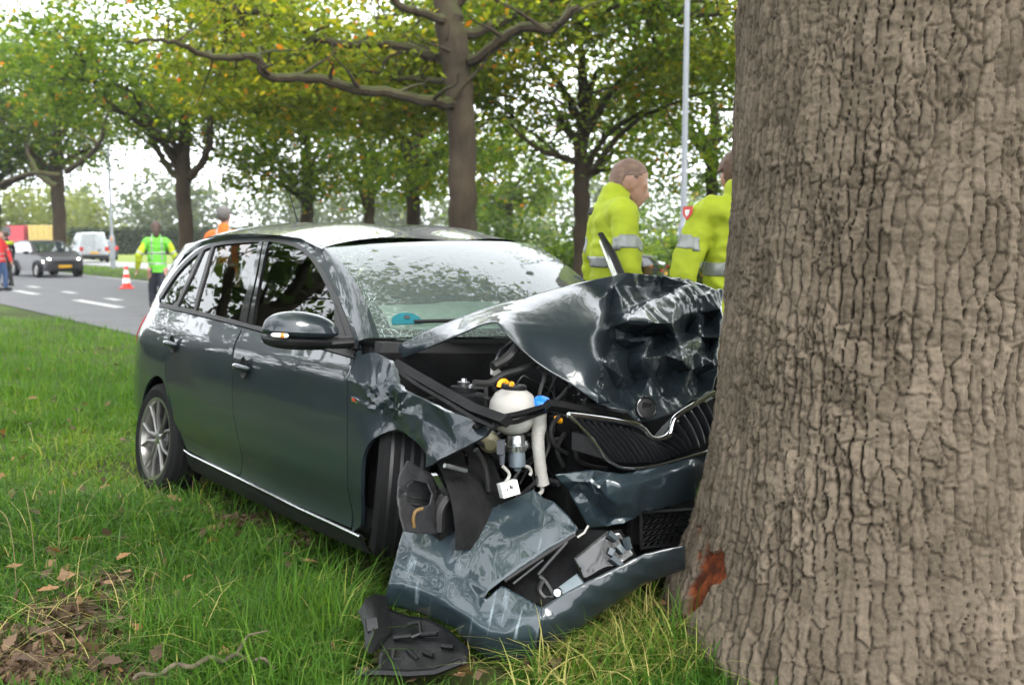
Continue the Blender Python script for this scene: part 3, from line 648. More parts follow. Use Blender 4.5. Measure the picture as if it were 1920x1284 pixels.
# dark underside, inner wing and firewall so that nothing shines through
MB().box((1.2, 0, .17), (3.2, 1.3, .03)).box((2.02, 0, .62), (.04, 1.5, .60)).box((2.4, .70, .62), (.7, .04, .5)).box((-.42, 0, .5), (.6, 1.0, .5)).build('underbody', M['dark'], car)

# ------------------------------------------------------------------ crumpled sheet metal
def sheet(name, VT, m, parent, n=5, smooth=3, amp=.004, freq=16., ridge=0., thick=.004, seed=1, keep=.35, sharp=28, streak=(-.25, -.55, -.80), soft=None, wrinkle=0.):
    V0, T0 = VT; V0 = np.array(V0, float); key = {}; V = []; F = []
    def vid(p):
        k = tuple(np.floor(p*2e4+.3137).astype(int))
        if k not in key: key[k] = len(V); V.append(p)
        return key[k]
    for t in T0:
        a, b, c = V0[list(t)]; g = {}
        for i in range(n+1):
            for j in range(n+1-i): g[i, j] = vid(a+(b-a)*i/n+(c-a)*j/n)
        for i in range(n):
            for j in range(n-i):
                F.append((g[i, j], g[i+1, j], g[i, j+1]))
                if i+j < n-1: F.append((g[i+1, j], g[i+1, j+1], g[i, j+1]))
    V = np.array(V); F = np.array(F); E = np.vstack([F[:, [0, 1]], F[:, [1, 2]], F[:, [2, 0]]])
    es = np.sort(E, 1); u, cnt = np.unique(es, axis=0, return_counts=True); bnd = np.zeros(len(V), bool); bnd[u[cnt == 1].ravel()] = True
    for _ in range(smooth):
        s = np.zeros_like(V); k = np.zeros(len(V)); np.add.at(s, u[:, 0], V[u[:, 1]]); np.add.at(s, u[:, 1], V[u[:, 0]]); np.add.at(k, u[:, 0], 1); np.add.at(k, u[:, 1], 1)
        V = np.where(bnd[:, None], V, V*keep+(1-keep)*s/k[:, None])
    def lap(Vv, uu, ok):
        s = np.zeros_like(Vv); k = np.zeros(len(Vv)); np.add.at(s, uu[:, 0], Vv[uu[:, 1]]); np.add.at(s, uu[:, 1], Vv[uu[:, 0]]); np.add.at(k, uu[:, 0], 1); np.add.at(k, uu[:, 1], 1)
        return np.where(ok[:, None], .4*Vv+.6*s/np.maximum(k, 1)[:, None], Vv)
    sm_ = soft(V) if soft is not None else np.zeros(len(V), bool)
    if soft is not None:
        be_ = u[cnt == 1]
        for _ in range(6): V = lap(V, be_, bnd & sm_)
        for _ in range(45): V = lap(V, u, ~bnd & sm_)
    fn = np.cross(V[F[:, 1]]-V[F[:, 0]], V[F[:, 2]]-V[F[:, 0]]); N = np.zeros_like(V)
    for i in range(3): np.add.at(N, F[:, i], fn)
    N /= np.maximum(np.linalg.norm(N, axis=1)[:, None], 1e-9)
    a = V[:, 1]*freq+V[:, 0]*freq*.3; b = V[:, 2]*freq-V[:, 0]*freq*.4
    d = amp*fbm(a, b, seed, 3)
    if ridge: d = d+ridge*(1-2*np.abs(fbm(a*.9, b*.32, seed+5, 3)))
    V = V+N*(d*np.where(sm_, .10, 1))[:, None]
    if wrinkle:                               # stretch wrinkles along the pull direction
        d_ = np.array(streak); d_ /= np.linalg.norm(d_); e_ = np.array([1., 0, 0]); e_ = e_-d_*(e_@d_); e_ /= np.linalg.norm(e_); p_, q_ = V@e_, V@d_
        V = V+N*(wrinkle*fbm(p_*26+.8*vnoise(q_*5, p_*4, 63), q_*4.5, 61, 2)*np.clip(.5+1.2*vnoise(p_*6, q_*5, 62), .1, 1.5))[:, None]
    d_ = np.array(streak); d_ /= np.linalg.norm(d_); e_ = np.array([1., 0, 0]) if abs(d_[0]) < .8 else np.array([0, 1., 0]); e_ = e_-d_*(e_@d_); e_ /= np.linalg.norm(e_)
    o = mk(name, V, F, m, parent, True, sharp, attr={'su': V@e_, 'sv': V@d_})
    if thick:
        md = o.modifiers.new('thickness', 'SOLIDIFY'); md.thickness = thick; md.offset = -1
    return o
bonnet_data = ([(1.99,-0.66,0.885),(2.08,-0.648,0.912),(2.212,-0.636,0.959),(2.344,-0.63,1.004),(2.47,-0.606,1.055),(2.557,-0.6,1.075),(2.6,-0.591,1.035),(2.676,-0.5,0.935),(2.755,-0.42,0.877),(2.81,-0.33,0.809),(2.86,-0.234,0.781),(2.87,-0.194,0.753),(2.875,-0.113,0.754),(2.87,0.01,0.78),(2.86,0.106,0.816),(2.82,0.262,0.844),(2.76,0.351,0.927),(2.7,0.424,1.046),(2.69,0.442,1.114),(2.6,0.552,1.239),(2.58,0.498,1.24),(2.51,0.449,1.271),(2.49,0.289,1.28),(2.477,0.12,1.281),(2.43,0.046,1.261),(2.383,-0.05,1.234),(2.355,-0.176,1.198),(2.332,-0.3,1.161),(2.27,-0.41,1.119),(2.22,-0.5,1.077),(2.149,-0.6,1.022),(1.962,-0.66,0.931),(2.2,-0.648,0.968),(2.4,-0.602,1.057),(2.47,-0.464,1.107),(2.51,-0.396,1.101),(2.46,-0.254,1.163),(2.46,-0.121,1.2),(2.575,-0.507,1.035),(2.65,-0.384,1.033),(2.67,-0.446,0.968),(2.76,-0.374,0.929),(2.62,-0.259,1.092),(2.46,-0.014,1.179),(2.62,-0.15,1.114),(2.68,-0.203,1.058),(2.76,-0.276,0.948),(2.84,-0.329,0.822),(2.72,-0.273,1.021),(2.8,-0.35,0.859),(2.44,0.059,1.164),(2.5,-0.006,1.102),(2.6,-0.026,1.127),(2.47,0.051,1.229),(2.52,0.037,1.188),(2.56,0.158,1.18),(2.74,0.087,1.093),(2.7,-0.101,1.096),(2.73,-0.019,1.094),(2.48,0.164,1.224),(2.47,0.32,1.237),(2.62,0.24,1.185),(2.54,0.398,1.247),(2.62,0.379,1.201),(2.62,0.452,1.224),(2.66,0.242,1.128),(2.63,0.37,1.141),(2.6,0.487,1.11),(2.68,0.443,1.157),(2.6,0.01,1.048),(2.58,0.137,1.045),(2.6,0.219,1.046),(2.58,0.369,1.067),(2.56,-0.025,1.014),(2.56,-0.035,1.07),(2.68,-0.074,1.026),(2.71,0.016,1.036),(2.71,0.151,1.044),(2.7,0.298,1.044),(2.66,-0.155,0.97),(2.75,-0.206,0.949),(2.68,-0.059,0.913),(2.62,-0.005,0.984),(2.79,-0.106,0.962),(2.67,0.089,0.993),(2.75,0.066,0.977),(2.76,0.117,1.01),(2.69,0.173,0.912),(2.8,0.091,0.963),(2.74,0.215,0.917),(2.69,0.328,0.89),(2.76,0.316,0.95),(2.62,0.457,1.012),(2.72,0.25,0.986),(2.76,-0.032,0.891),(2.7,0.111,0.883),(2.8,-0.02,0.826),(2.82,0.054,0.816),(2.78,-0.083,0.825),(2.7,-0.087,0.845),(2.8,-0.262,0.816),(2.7,-0.143,0.846),(2.76,-0.177,0.9),(2.68,-0.024,0.87),(2.8,-0.139,0.788),(2.84,-0.085,0.791),(2.75,0.078,0.846),(2.8,0.125,0.861),(2.74,0.271,0.846),(2.74,-0.162,0.8),(2.68,0.376,0.983)],[(4,5,28),(4,28,29),(2,3,30),(3,29,30),(0,1,31),(1,2,32),(2,30,32),(30,31,32),(1,32,31),(3,4,33),(4,29,33),(3,33,29),(5,6,34),(27,28,34),(5,34,28),(27,34,35),(26,27,36),(27,35,36),(25,26,37),(26,36,37),(6,7,38),(6,38,34),(34,38,35),(35,39,36),(35,38,39),(7,8,40),(7,40,38),(38,40,39),(39,40,41),(8,41,40),(36,42,37),(36,39,42),(24,25,43),(25,37,43),(37,42,43),(42,44,43),(42,45,44),(39,41,48),(39,48,42),(42,48,45),(41,46,48),(8,9,49),(8,49,41),(9,47,49),(41,49,46),(43,44,50),(44,45,51),(44,51,50),(50,51,52),(23,24,53),(24,43,53),(43,50,53),(50,52,54),(50,54,53),(52,57,55),(55,58,56),(55,57,58),(23,53,59),(53,54,59),(22,23,59),(52,59,54),(52,55,59),(55,60,59),(22,59,60),(55,56,61),(55,61,60),(21,22,62),(22,60,62),(60,61,62),(20,21,63),(21,62,63),(61,63,62),(19,20,64),(20,63,64),(56,65,61),(61,65,63),(63,65,66),(17,18,67),(18,19,68),(19,64,68),(63,68,64),(63,66,68),(18,68,67),(66,67,68),(57,69,58),(58,69,70),(56,58,71),(58,70,71),(65,72,66),(56,72,65),(45,48,73),(51,74,52),(52,74,57),(45,74,51),(45,73,74),(57,74,69),(69,74,73),(69,75,70),(69,73,75),(70,76,71),(70,75,76),(56,71,77),(56,77,72),(17,67,78),(66,78,67),(66,72,78),(46,79,48),(48,79,73),(46,80,79),(73,82,75),(73,79,82),(79,80,82),(75,82,76),(80,81,82),(81,83,82),(76,82,83),(71,76,84),(76,83,84),(71,84,85),(83,85,84),(72,77,86),(72,86,78),(71,86,77),(71,85,86),(85,88,86),(85,87,88),(87,89,88),(15,16,90),(16,17,91),(89,90,91),(16,91,90),(17,78,92),(17,92,91),(78,86,93),(86,88,93),(88,89,93),(89,91,93),(81,94,83),(83,94,85),(85,95,87),(85,94,95),(94,96,95),(13,14,97),(94,98,96),(9,10,100),(9,100,47),(46,49,101),(47,101,49),(47,100,101),(46,102,80),(46,101,102),(80,102,81),(99,102,101),(81,103,94),(94,103,98),(98,103,99),(99,103,102),(81,102,103),(10,11,104),(98,99,104),(12,13,105),(96,105,97),(13,97,105),(96,98,105),(11,12,105),(11,105,104),(98,104,105),(87,95,106),(95,96,106),(96,97,106),(89,107,90),(14,107,97),(87,107,89),(87,106,107),(97,107,106),(14,15,108),(15,90,108),(90,107,108),(14,108,107),(10,109,100),(100,109,101),(99,101,109),(99,109,104),(10,104,109),(78,110,92),(78,93,110),(91,92,110),(91,110,93)])
bonnet = sheet('bonnet', bonnet_data, M['crumpled'], car, 11, 1, .0012, 22, .0065, seed=3, sharp=26, streak=(.30, .91, .26), wrinkle=.0046, soft=lambda V: V[:, 1] < .05-1.09*(V[:, 0]-2.46))
em = [(2.855,-0.151,0.797)][0]
EM = frame((em[0]+.012, em[1], em[2]), (1, -.35, .25), (0, 1, 0))
ro = MB().lathe([(.001, .004), (.033, .003), (.040, .001), (.040, -.01)], 28, EM).build('bonnet_emblem', M['black'], bonnet)
MB().tube([EM @ Vector((.037*math.cos(a), .037*math.sin(a), .004)) for a in np.linspace(0, 2*math.pi, 29)], [.0035]*29, 6, cap=False).prism([EM @ Vector(p) for p in ((-.02, .0, .004), (.012, .004, .004), (.026, .018, .004), (.008, .016, .004), (-.012, .022, .004))], EM.to_3x3() @ Vector((0, 0, .004))).build('emblem_ring', M['gloss'], ro)

upper = ([(2.76,-0.468,0.563),(2.78,-0.439,0.569),(2.8,-0.411,0.575),(2.82,-0.386,0.58),(2.84,-0.362,0.585),(2.86,-0.306,0.576),(2.87,-0.238,0.57),(2.87,-0.181,0.575),(2.87,-0.123,0.58),(2.87,-0.064,0.585),(2.87,-0.004,0.59),(2.863,0.067,0.599),(2.857,0.141,0.608),(2.85,0.216,0.617),(2.855,0.197,0.57),(2.86,0.179,0.524),(2.865,0.157,0.483),(2.87,0.136,0.442),(2.875,0.061,0.438),(2.88,-0.011,0.435),(2.88,-0.074,0.431),(2.88,-0.135,0.427),(2.88,-0.189,0.411),(2.88,-0.241,0.396),(2.84,-0.285,0.382),(2.82,-0.309,0.376),(2.8,-0.333,0.37),(2.79,-0.361,0.42),(2.78,-0.386,0.463),(2.77,-0.41,0.505),(2.765,-0.445,0.534),(2.81,-0.427,0.548),(2.78,-0.358,0.499),(2.86,-0.39,0.551),(2.83,-0.339,0.563),(2.89,-0.379,0.535),(2.82,-0.355,0.471),(2.8,-0.286,0.447),(2.88,-0.329,0.495),(2.83,-0.331,0.415),(2.8,-0.244,0.407),(2.89,-0.298,0.473),(2.86,-0.254,0.414),(2.91,-0.295,0.539),(2.92,-0.208,0.545),(2.92,-0.087,0.561),(2.9,0.061,0.576),(2.91,-0.24,0.472),(2.91,-0.091,0.488),(2.9,0.046,0.504),(2.87,-0.334,0.556)],[(12,14,13),(0,30,1),(2,31,3),(1,31,2),(29,31,30),(1,30,31),(28,32,29),(29,32,31),(3,33,4),(3,31,33),(31,32,33),(4,34,5),(4,33,34),(32,35,33),(33,35,34),(27,36,28),(28,36,32),(32,36,35),(35,36,37),(35,37,38),(25,39,26),(26,39,27),(24,39,25),(27,39,36),(36,39,37),(37,39,40),(24,40,39),(37,41,38),(37,40,41),(23,42,24),(24,42,40),(22,42,23),(40,42,41),(5,43,6),(38,41,43),(7,44,8),(6,44,7),(6,43,44),(9,45,10),(8,45,9),(8,44,45),(11,46,12),(12,46,14),(14,46,15),(10,46,11),(10,45,46),(21,47,22),(41,42,47),(22,47,42),(41,47,43),(43,47,44),(21,44,47),(20,48,21),(21,48,44),(18,48,19),(19,48,20),(44,48,45),(16,49,17),(17,49,18),(15,49,16),(15,46,49),(45,49,46),(45,48,49),(18,49,48),(5,34,50),(34,35,50),(5,50,43),(35,38,50),(38,43,50)])
sheet('bumper_cover', upper, M['torn'], car, 6, 1, .003, 22, .003, seed=8, streak=(.1, .95, .25))

# grille: chrome surround, leaning slats, dark shell behind
gt = spline([(2.855,-0.51,0.782),(2.855,-0.48,0.781),(2.855,-0.399,0.772),(2.855,-0.279,0.755),(2.855,-0.192,0.739),(2.855,-0.146,0.721),(2.855,-0.112,0.694),(2.855,-0.085,0.683),(2.855,-0.04,0.683),(2.855,-0.008,0.697),(2.855,0.005,0.736),(2.855,0.026,0.76),(2.855,0.105,0.795),(2.855,0.227,0.846)], 6)
gb_ = spline([(2.862,-0.518,0.787),(2.862,-0.473,0.755),(2.862,-0.399,0.697),(2.862,-0.336,0.635),(2.862,-0.304,0.612),(2.862,-0.26,0.592),(2.862,-0.192,0.583),(2.862,-0.084,0.585),(2.862,0.047,0.601),(2.862,0.205,0.622)], 6)
gr = MB(); gr.tube(gt, [.006]+[.012]*(len(gt)-2)+[.010], 10, flat=.8); gr.tube(gb_, [.004]+[.0075]*(len(gb_)-2)+[.007], 10, flat=.8)
grille = gr.build('grille', M['chrome'], car)
tops = [(2.848,-0.441,0.763),(2.848,-0.41,0.757),(2.848,-0.378,0.751),(2.848,-0.346,0.747),(2.848,-0.313,0.742),(2.848,-0.282,0.738),(2.848,-0.251,0.733),(2.848,-0.221,0.726),(2.848,-0.192,0.719),(2.848,-0.165,0.709),(2.848,-0.139,0.695),(2.848,-0.113,0.678),(2.848,-0.08,0.667),(2.848,-0.04,0.667),(2.848,-0.005,0.679),(2.848,0.021,0.703),(2.848,0.042,0.738),(2.848,0.082,0.758),(2.848,0.119,0.774),(2.848,0.16,0.787),(2.848,0.2,0.803)]
bots = [(2.852,-0.261,0.61),(2.852,-0.236,0.607),(2.852,-0.21,0.603),(2.852,-0.184,0.601),(2.852,-0.157,0.599),(2.852,-0.13,0.598),(2.852,-0.104,0.598),(2.852,-0.078,0.597),(2.852,-0.052,0.598),(2.852,-0.029,0.6),(2.852,-0.006,0.602),(2.852,0.017,0.606),(2.852,0.042,0.611),(2.852,0.067,0.617),(2.852,0.09,0.623),(2.852,0.114,0.628),(2.852,0.137,0.633),(2.852,0.171,0.638),(2.852,0.202,0.652),(2.852,0.234,0.672),(2.852,0.26,0.694)]
for a, b in zip(tops, bots):
    a = np.array(a); b = np.array(b); d = b-a; side_ = np.cross(d, [1, 0, 0]); side_ /= np.linalg.norm(side_); P = []
    c_ = [a+d*t+np.array([-.012*(2*t-1)**2+.004, 0, 0]) for t in np.linspace(0, 1, 6)]
    mb = MB(); mb.grid([[p+side_*q*.0045+np.array([dx, 0, 0]) for p in c_] for q, dx in ((-1.6, -.035), (-1, -.002), (0, .004), (1, -.002), (1.6, -.035))]).build('slat', M['slat'], grille)
    mb = MB(); mb.tube([tuple(p+np.array([.004, 0, 0])) for p in c_], [.0022]*6, 5).build('slat_edge', M['alu'], grille) if a[1] > .06 else None
gs = [(2.79,-0.445,0.767),(2.79,-0.374,0.709),(2.79,-0.378,0.644),(2.79,-0.356,0.631),(2.79,-0.239,0.596),(2.79,-0.188,0.577),(2.79,-0.117,0.567),(2.79,-0.006,0.569),(2.79,0.306,0.61),(2.79,0.308,0.815),(2.79,0.182,0.77),(2.79,0.079,0.707),(2.79,0.032,0.667),(2.79,-0.022,0.668),(2.79,-0.077,0.7),(2.79,-0.214,0.74)]
MB().prism(gs, (-.05, 0, 0)).build('grille_shell', M['black'], grille)
MB().prism([(2.82,-0.402,0.708),(2.82,-0.397,0.645),(2.82,-0.288,0.615),(2.82,-0.32,0.645),(2.82,-0.372,0.696)], (-.06, 0, 0)).build('grille_cheek', M['grey'], grille)

# engine bay, all seen through the gap under the lifted bonnet
def bar(name, P, r, m, parent=car, n=8, flat=1.): return MB().tube(spline(P, 4) if len(P) > 2 else P, [r]*(len(spline(P, 4)) if len(P) > 2 else 2), n, flat=flat).build(name, m, parent)
MB().box((2.36, .15, .55), (.45, .62, .42), bev=.05).box((2.30, .20, .80), (.30, .45, .10), bev=.03).box((2.58, .1, .50), (.12, .8, .5), bev=.02).box((2.25, -.55, .62), (.20, .16, .30), bev=.03).build('engine_block', M['dark'], car)
for k, y in enumerate((-.02, .12, .26)): bar('intake_pipe', [(2.30, y, .84), (2.42, y, .86), (2.52, y, .78), (2.55, y, .62)], .028, M['dark'])
tk = [(2.6,-0.539,0.769)][0]; tk = np.array(tk)
tank = MB().lathe([(.001, -.088), (.030, -.086), (.060, -.070), (.080, -.035), (.085, 0), (.082, .028), (.066, .056), (.044, .070), (.040, .071)], 32, Matrix.Translation(tk)).build('coolant_tank', M['white'], car)
MB().lathe([(.080, -.006), (.0865, -.004), (.0865, .004), (.080, .006)], 32, Matrix.Translation(tk+np.array([0, 0, -.004]))).build('tank_seam', M['white'], tank)
MB().lathe([(.042, .066), (.044, .082), (.040, .088), (.001, .09)], 20, Matrix.Translation(tk)).build('tank_cap', M['black'], tank)
oy = [(2.66,-0.655,0.857),(2.66,-0.652,0.87),(2.66,-0.642,0.877),(2.66,-0.63,0.877),(2.66,-0.62,0.871)]
bar('cable_loop', oy, .008, M['yellow']); 
bar('cable_clip', [(2.66,-0.605,0.867),(2.66,-0.596,0.865)], .009, M['yellow']); bar('cable_clip', [(2.66,-0.384,0.736),(2.66,-0.366,0.73)], .011, M['yellow']); bar('cable_clip', [(2.66,-0.394,0.746),(2.66,-0.388,0.743)], .006, M['yellow'])
# washer filler pipe with its blue cap
fp = [(2.66,-0.468,0.775),(2.66,-0.47,0.747),(2.66,-0.466,0.716),(2.66,-0.469,0.681),(2.66,-0.464,0.641),(2.66,-0.455,0.596),(2.66,-0.445,0.551),(2.66,-0.433,0.508)]
fr_ = [.028, .027, .026, .0225, .0215, .0205, .021, .0235]
neck = MB(); FP = spline(fp, 14); rr_ = np.interp(np.linspace(0, 7, len(FP)), range(8), fr_); rr_ = [r_+(.0012*(i % 2) if 28 < i < len(FP)-16 else 0) for i, r_ in enumerate(rr_)]
neck = neck.tube(FP, rr_, 18).build('filler_pipe', M['white'], car)
fc = np.array(fp[0]); CM = frame(fc+np.array([.01, 0, .020]), (.35, -.12, .92), (0, 1, 0))
MB().lathe([(.034, -.008), (.036, 0), (.034, .012), (.026, .020), (.001, .022)], 24, CM).build('filler_cap', M['blue'], neck)
bar('hose_nozzle', [(2.66,-0.436,0.506),(2.66,-0.435,0.49),(2.66,-0.438,0.48),(2.66,-0.451,0.474)], .007, M['white'])
# electric pump: bright upper can, flange with bolts, ribbed lower can
pu = np.array([(2.62,-0.537,0.685)][0]); pb = np.array([(2.62,-0.52,0.556)][0]); PM = frame(pu, pb-pu, (0, 1, 0)); h_ = float(np.linalg.norm(pb-pu))
pump = MB().lathe([(.001, 0), (.027, .0), (.032, .006), (.033, h_*.27), (.033, h_*.30)], 28, PM).build('vacuum_pump', M['alu'], car)
MB().lathe([(.033, h_*.28), (.042, h_*.285), (.042, h_*.36), (.036, h_*.38), (.036, h_*.44), (.032, h_*.45)], 28, PM).build('pump_flange', M['alu'], pump)
MB().lathe([(.029, h_*.45), (.030, h_*.5), (.030, h_*.86), (.020, h_*.90), (.014, h_*.92), (.012, h_)], 28, PM).build('pump_body', mat('pump_blue_grey', (.21, .25, .29), .35, metal=.6), pump)
for a in (0, 2.1, 4.2): MB().lathe([(.001, h_*.25), (.009, h_*.25), (.009, h_*.40), (.001, h_*.40)], 10, PM @ Matrix.Translation((.041*math.cos(a), .041*math.sin(a), 0))).build('bolt', M['alu'], pump)
pl = [(2.64,-0.617,0.672),(2.64,-0.614,0.624)]
MB().tube(pl, [.019, .018], 4).tube([(2.64,-0.61,0.622),(2.64,-0.606,0.585)], [.011, .008], 8).build('pump_plug', mat('plug_grey', (.07, .075, .09), .4), pump)
# white label box standing in the gap
LB = frame(np.array([(2.7,-0.621,0.515)][0]), (.93, -.33, .15), (.1, .95, .22))
lb = MB().box((0, 0, 0), (.062, .050, .045), LB, .003).build('relay_box', M['label'], car)
for dx, dy, wx, wy in ((-.012, .004, .004, .008), (-.0, .008, .004, .012), (.004, .008, .003, .013), (.008, .006, .003, .010)): MB().box((dx, dy-.002, .0232), (wx, wy, .0012), LB).build('printed_mark', M['ink'], lb)
MB().box((-.0245, 0, .0232), (.0015, .046, .0012), LB).build('lid_seam', M['grey'], lb)
# strut tower with its mount, rails and cross bars
sp = np.array([(2.36,-0.584,0.83)][0]); SMx = Matrix.Translation(sp)
stt = MB().lathe([(.12, -.25), (.11, -.06), (.085, -.03), (.05, -.022), (.048, -.005), (.001, -.005)], 28, SMx).build('strut_tower', M['dark'], car)
MB().lathe([(.022, -.006), (.024, .012), (.012, .014), (.010, .024), (.001, .025)], 18, SMx).build('strut_nut', M['alu'], stt)
def rail(name, P, w, h, m=M['dark']):
    P = [Vector(p) for p in P]; mb = MB()
    return mb.tube(P, [w]*len(P), 4, flat=h).build(name, m, car, True, 20)
rail('wing_rail', [(2.137,-0.735,0.886),(2.284,-0.735,0.854),(2.473,-0.735,0.814),(2.646,-0.735,0.779),(2.816,-0.735,0.764)], .030, .7)
rail('wing_flange', [(2.19,-0.765,0.868),(2.346,-0.765,0.827),(2.518,-0.765,0.792),(2.677,-0.765,0.756),(2.791,-0.765,0.741)], .013, .6)
rail('lock_carrier', [(2.7,-0.78,0.729),(2.7,-0.705,0.754),(2.7,-0.599,0.766),(2.7,-0.471,0.791)], .013, .9)
rail('lock_carrier', [(2.69,-0.746,0.709),(2.69,-0.678,0.734),(2.69,-0.589,0.741),(2.69,-0.457,0.776)], .010, .8)
rail('upper_crossbar', [(2.76,-0.523,0.805),(2.76,-0.457,0.796),(2.76,-0.389,0.783),(2.76,-0.247,0.762),(2.76,-0.076,0.731)], .022, .9)
hb = [(2.6,-0.816,0.699),(2.6,-0.695,0.693),(2.6,-0.64,0.662),(2.6,-0.61,0.617)]
MB().lathe([(.02, -.03), (.036, -.02), (.036, .02), (.02, .035), (.001, .036)], 18, frame(np.array([(2.55,-0.597,0.652)][0]), (.8, -.5, -.2))).build('horn', mat('horn_olive', (.17, .155, .09), .5, vary=.3), car)
bar('bright_strut', [(2.62,-0.834,0.594),(2.62,-0.743,0.571)], .008, M['alu'])
rail('steel_bracket', [(2.6,-0.858,0.563),(2.6,-0.811,0.492)], .022, .35, M['alu'])
MB().prism([(2.55,-0.704,0.622),(2.55,-0.695,0.621),(2.55,-0.645,0.504),(2.55,-0.654,0.499)], (-.01, 0, 0)).build('lamp_glass_shard', glass('teal_glass', (.1, .18, .18), .6), car)
bar('coolant_hose', [(2.56,-0.807,0.36),(2.56,-0.807,0.427),(2.56,-0.787,0.462),(2.56,-0.752,0.485),(2.56,-0.712,0.489),(2.56,-0.66,0.475),(2.56,-0.584,0.463)], .026, M['wire'])
MB().box(np.array([(2.45,-0.635,0.38)][0]), (.24, .34, .26), bev=.09).build('gearbox', M['dark'], car)
for P, r_ in (([(2.64,-0.468,0.924),(2.64,-0.437,0.895),(2.64,-0.452,0.843),(2.64,-0.459,0.799)], .008), ([(2.6,-0.716,0.865),(2.6,-0.654,0.864),(2.6,-0.592,0.892),(2.6,-0.528,0.906),(2.6,-0.454,0.928)], .012), ([(2.66,-0.44,0.706),(2.66,-0.416,0.645),(2.66,-0.449,0.573),(2.66,-0.464,0.515)], .007), ([(2.66,-0.341,0.686),(2.66,-0.376,0.628),(2.66,-0.341,0.566)], .009), ([(2.68,-0.393,0.751),(2.68,-0.428,0.708),(2.68,-0.404,0.648),(2.68,-0.343,0.615)], .008), ([(2.66,-0.618,0.584),(2.66,-0.588,0.554),(2.66,-0.604,0.526)], .006), ([(2.62,-0.707,0.64),(2.62,-0.667,0.581),(2.62,-0.643,0.493)], .011), ([(2.7,-0.323,0.647),(2.7,-0.309,0.593),(2.7,-0.236,0.566),(2.7,-0.162,0.553)], .008), ([(2.58,-0.624,0.919),(2.58,-0.562,0.948),(2.58,-0.518,0.992)], .018), ([(2.64,-0.504,0.574),(2.64,-0.484,0.568),(2.64,-0.474,0.552),(2.64,-0.479,0.539)], .006)):
    bar('wiring_hose', P, r_, M['wire'] if r_ > .0065 else M['white'])
q_ = np.random.default_rng(17)                # the tangle of looms, clips and pipe stubs round the broken corner
for k in range(34):
    x0 = q_.uniform(2.42, 2.66); y0 = q_.uniform(-.52, -.10); z0 = q_.uniform(.42, .80); P = [np.array([x0, y0, z0])]
    for _ in range(4): P.append(P[-1]+q_.normal(0, 1, 3)*np.array([.03, .045, .06]))
    bar('wiring_loom', [tuple(p) for p in P], float(q_.choice([.0035, .005, .008, .012])), M['wire'], n=6)
for k in range(16):
    c_ = (q_.uniform(2.42, 2.60), q_.uniform(-.62, -.05), q_.uniform(.40, .82)); MB().box(c_, tuple(q_.uniform(.015, .06, 3)), bev=.006, rot=Matrix.Rotation(q_.uniform(0, 3), 3, 'X')).build('connector', M['grey'] if k % 3 else M['dark'], car)
MB().prism([(2.5,-0.553,0.919),(2.5,-0.529,0.971),(2.5,-0.456,1.017),(2.5,-0.449,0.994),(2.5,-0.48,0.949),(2.5,-0.496,0.911)], (-.012, 0, .0)).build('torn_bracket', M['alu'], car)
MB().prism([(2.5,-0.562,0.904),(2.5,-0.538,0.906),(2.5,-0.513,0.885),(2.5,-0.546,0.874),(2.5,-0.562,0.882)], (-.012, 0, .0)).build('torn_bracket', M['white'], car)
bar('bonnet_hinge', [(2.5,-0.658,0.842),(2.5,-0.604,0.838),(2.5,-0.55,0.863)], .008, M['alu'])
# wheel arch liner, torn open over the ribbed duct
liner = ([(2.6,-0.995,0.572),(2.573,-0.968,0.581),(2.547,-0.94,0.59),(2.52,-0.912,0.6),(2.51,-0.883,0.583),(2.5,-0.854,0.567),(2.5,-0.827,0.554),(2.5,-0.8,0.541),(2.507,-0.794,0.522),(2.513,-0.789,0.502),(2.52,-0.783,0.483),(2.533,-0.795,0.462),(2.547,-0.807,0.441),(2.56,-0.82,0.42),(2.573,-0.826,0.4),(2.587,-0.832,0.381),(2.6,-0.839,0.361),(2.62,-0.876,0.37),(2.64,-0.912,0.378),(2.66,-0.948,0.387),(2.67,-0.984,0.398),(2.68,-1.019,0.409),(2.675,-1.023,0.429),(2.67,-1.027,0.449),(2.665,-1.03,0.469),(2.66,-1.034,0.489),(2.653,-1.031,0.506),(2.647,-1.029,0.523),(2.64,-1.026,0.54),(2.62,-1.011,0.556),(2.62,-0.981,0.54),(2.58,-0.927,0.546),(2.575,-0.895,0.537),(2.57,-0.863,0.529),(2.575,-0.856,0.511),(2.58,-0.848,0.493),(2.59,-0.86,0.478),(2.6,-0.871,0.463),(2.62,-0.912,0.464),(2.64,-0.952,0.466),(2.64,-0.967,0.478),(2.64,-0.983,0.491),(2.633,-0.982,0.507),(2.627,-0.982,0.524),(2.54,-0.892,0.551),(2.62,-0.996,0.513),(2.64,-0.929,0.426),(2.62,-0.891,0.433),(2.66,-1.0,0.438),(2.53,-0.808,0.487)],[(2,4,3),(15,17,16),(15,18,17),(20,22,21),(0,29,30),(28,30,29),(0,31,1),(0,30,31),(6,33,7),(6,32,33),(7,33,8),(8,33,9),(9,33,34),(10,35,11),(11,36,12),(11,35,36),(12,37,13),(12,36,37),(24,41,25),(24,40,41),(25,41,26),(26,41,42),(28,43,30),(1,44,2),(2,44,4),(1,31,44),(4,44,5),(5,44,6),(6,44,32),(31,32,44),(26,45,27),(26,42,45),(27,45,28),(28,45,43),(42,43,45),(14,46,15),(15,46,18),(18,46,19),(38,39,46),(19,46,20),(13,37,47),(37,38,47),(13,47,14),(14,47,46),(38,46,47),(23,48,24),(24,48,40),(39,40,48),(20,48,22),(20,46,48),(22,48,23),(39,48,46),(9,49,10),(10,49,35),(9,34,49),(34,35,49)])
sheet('arch_liner', liner, M['grey'], car, 4, 2, .006, 18, .002, seed=12)
du = np.array([(2.5,-0.84,0.473)][0])
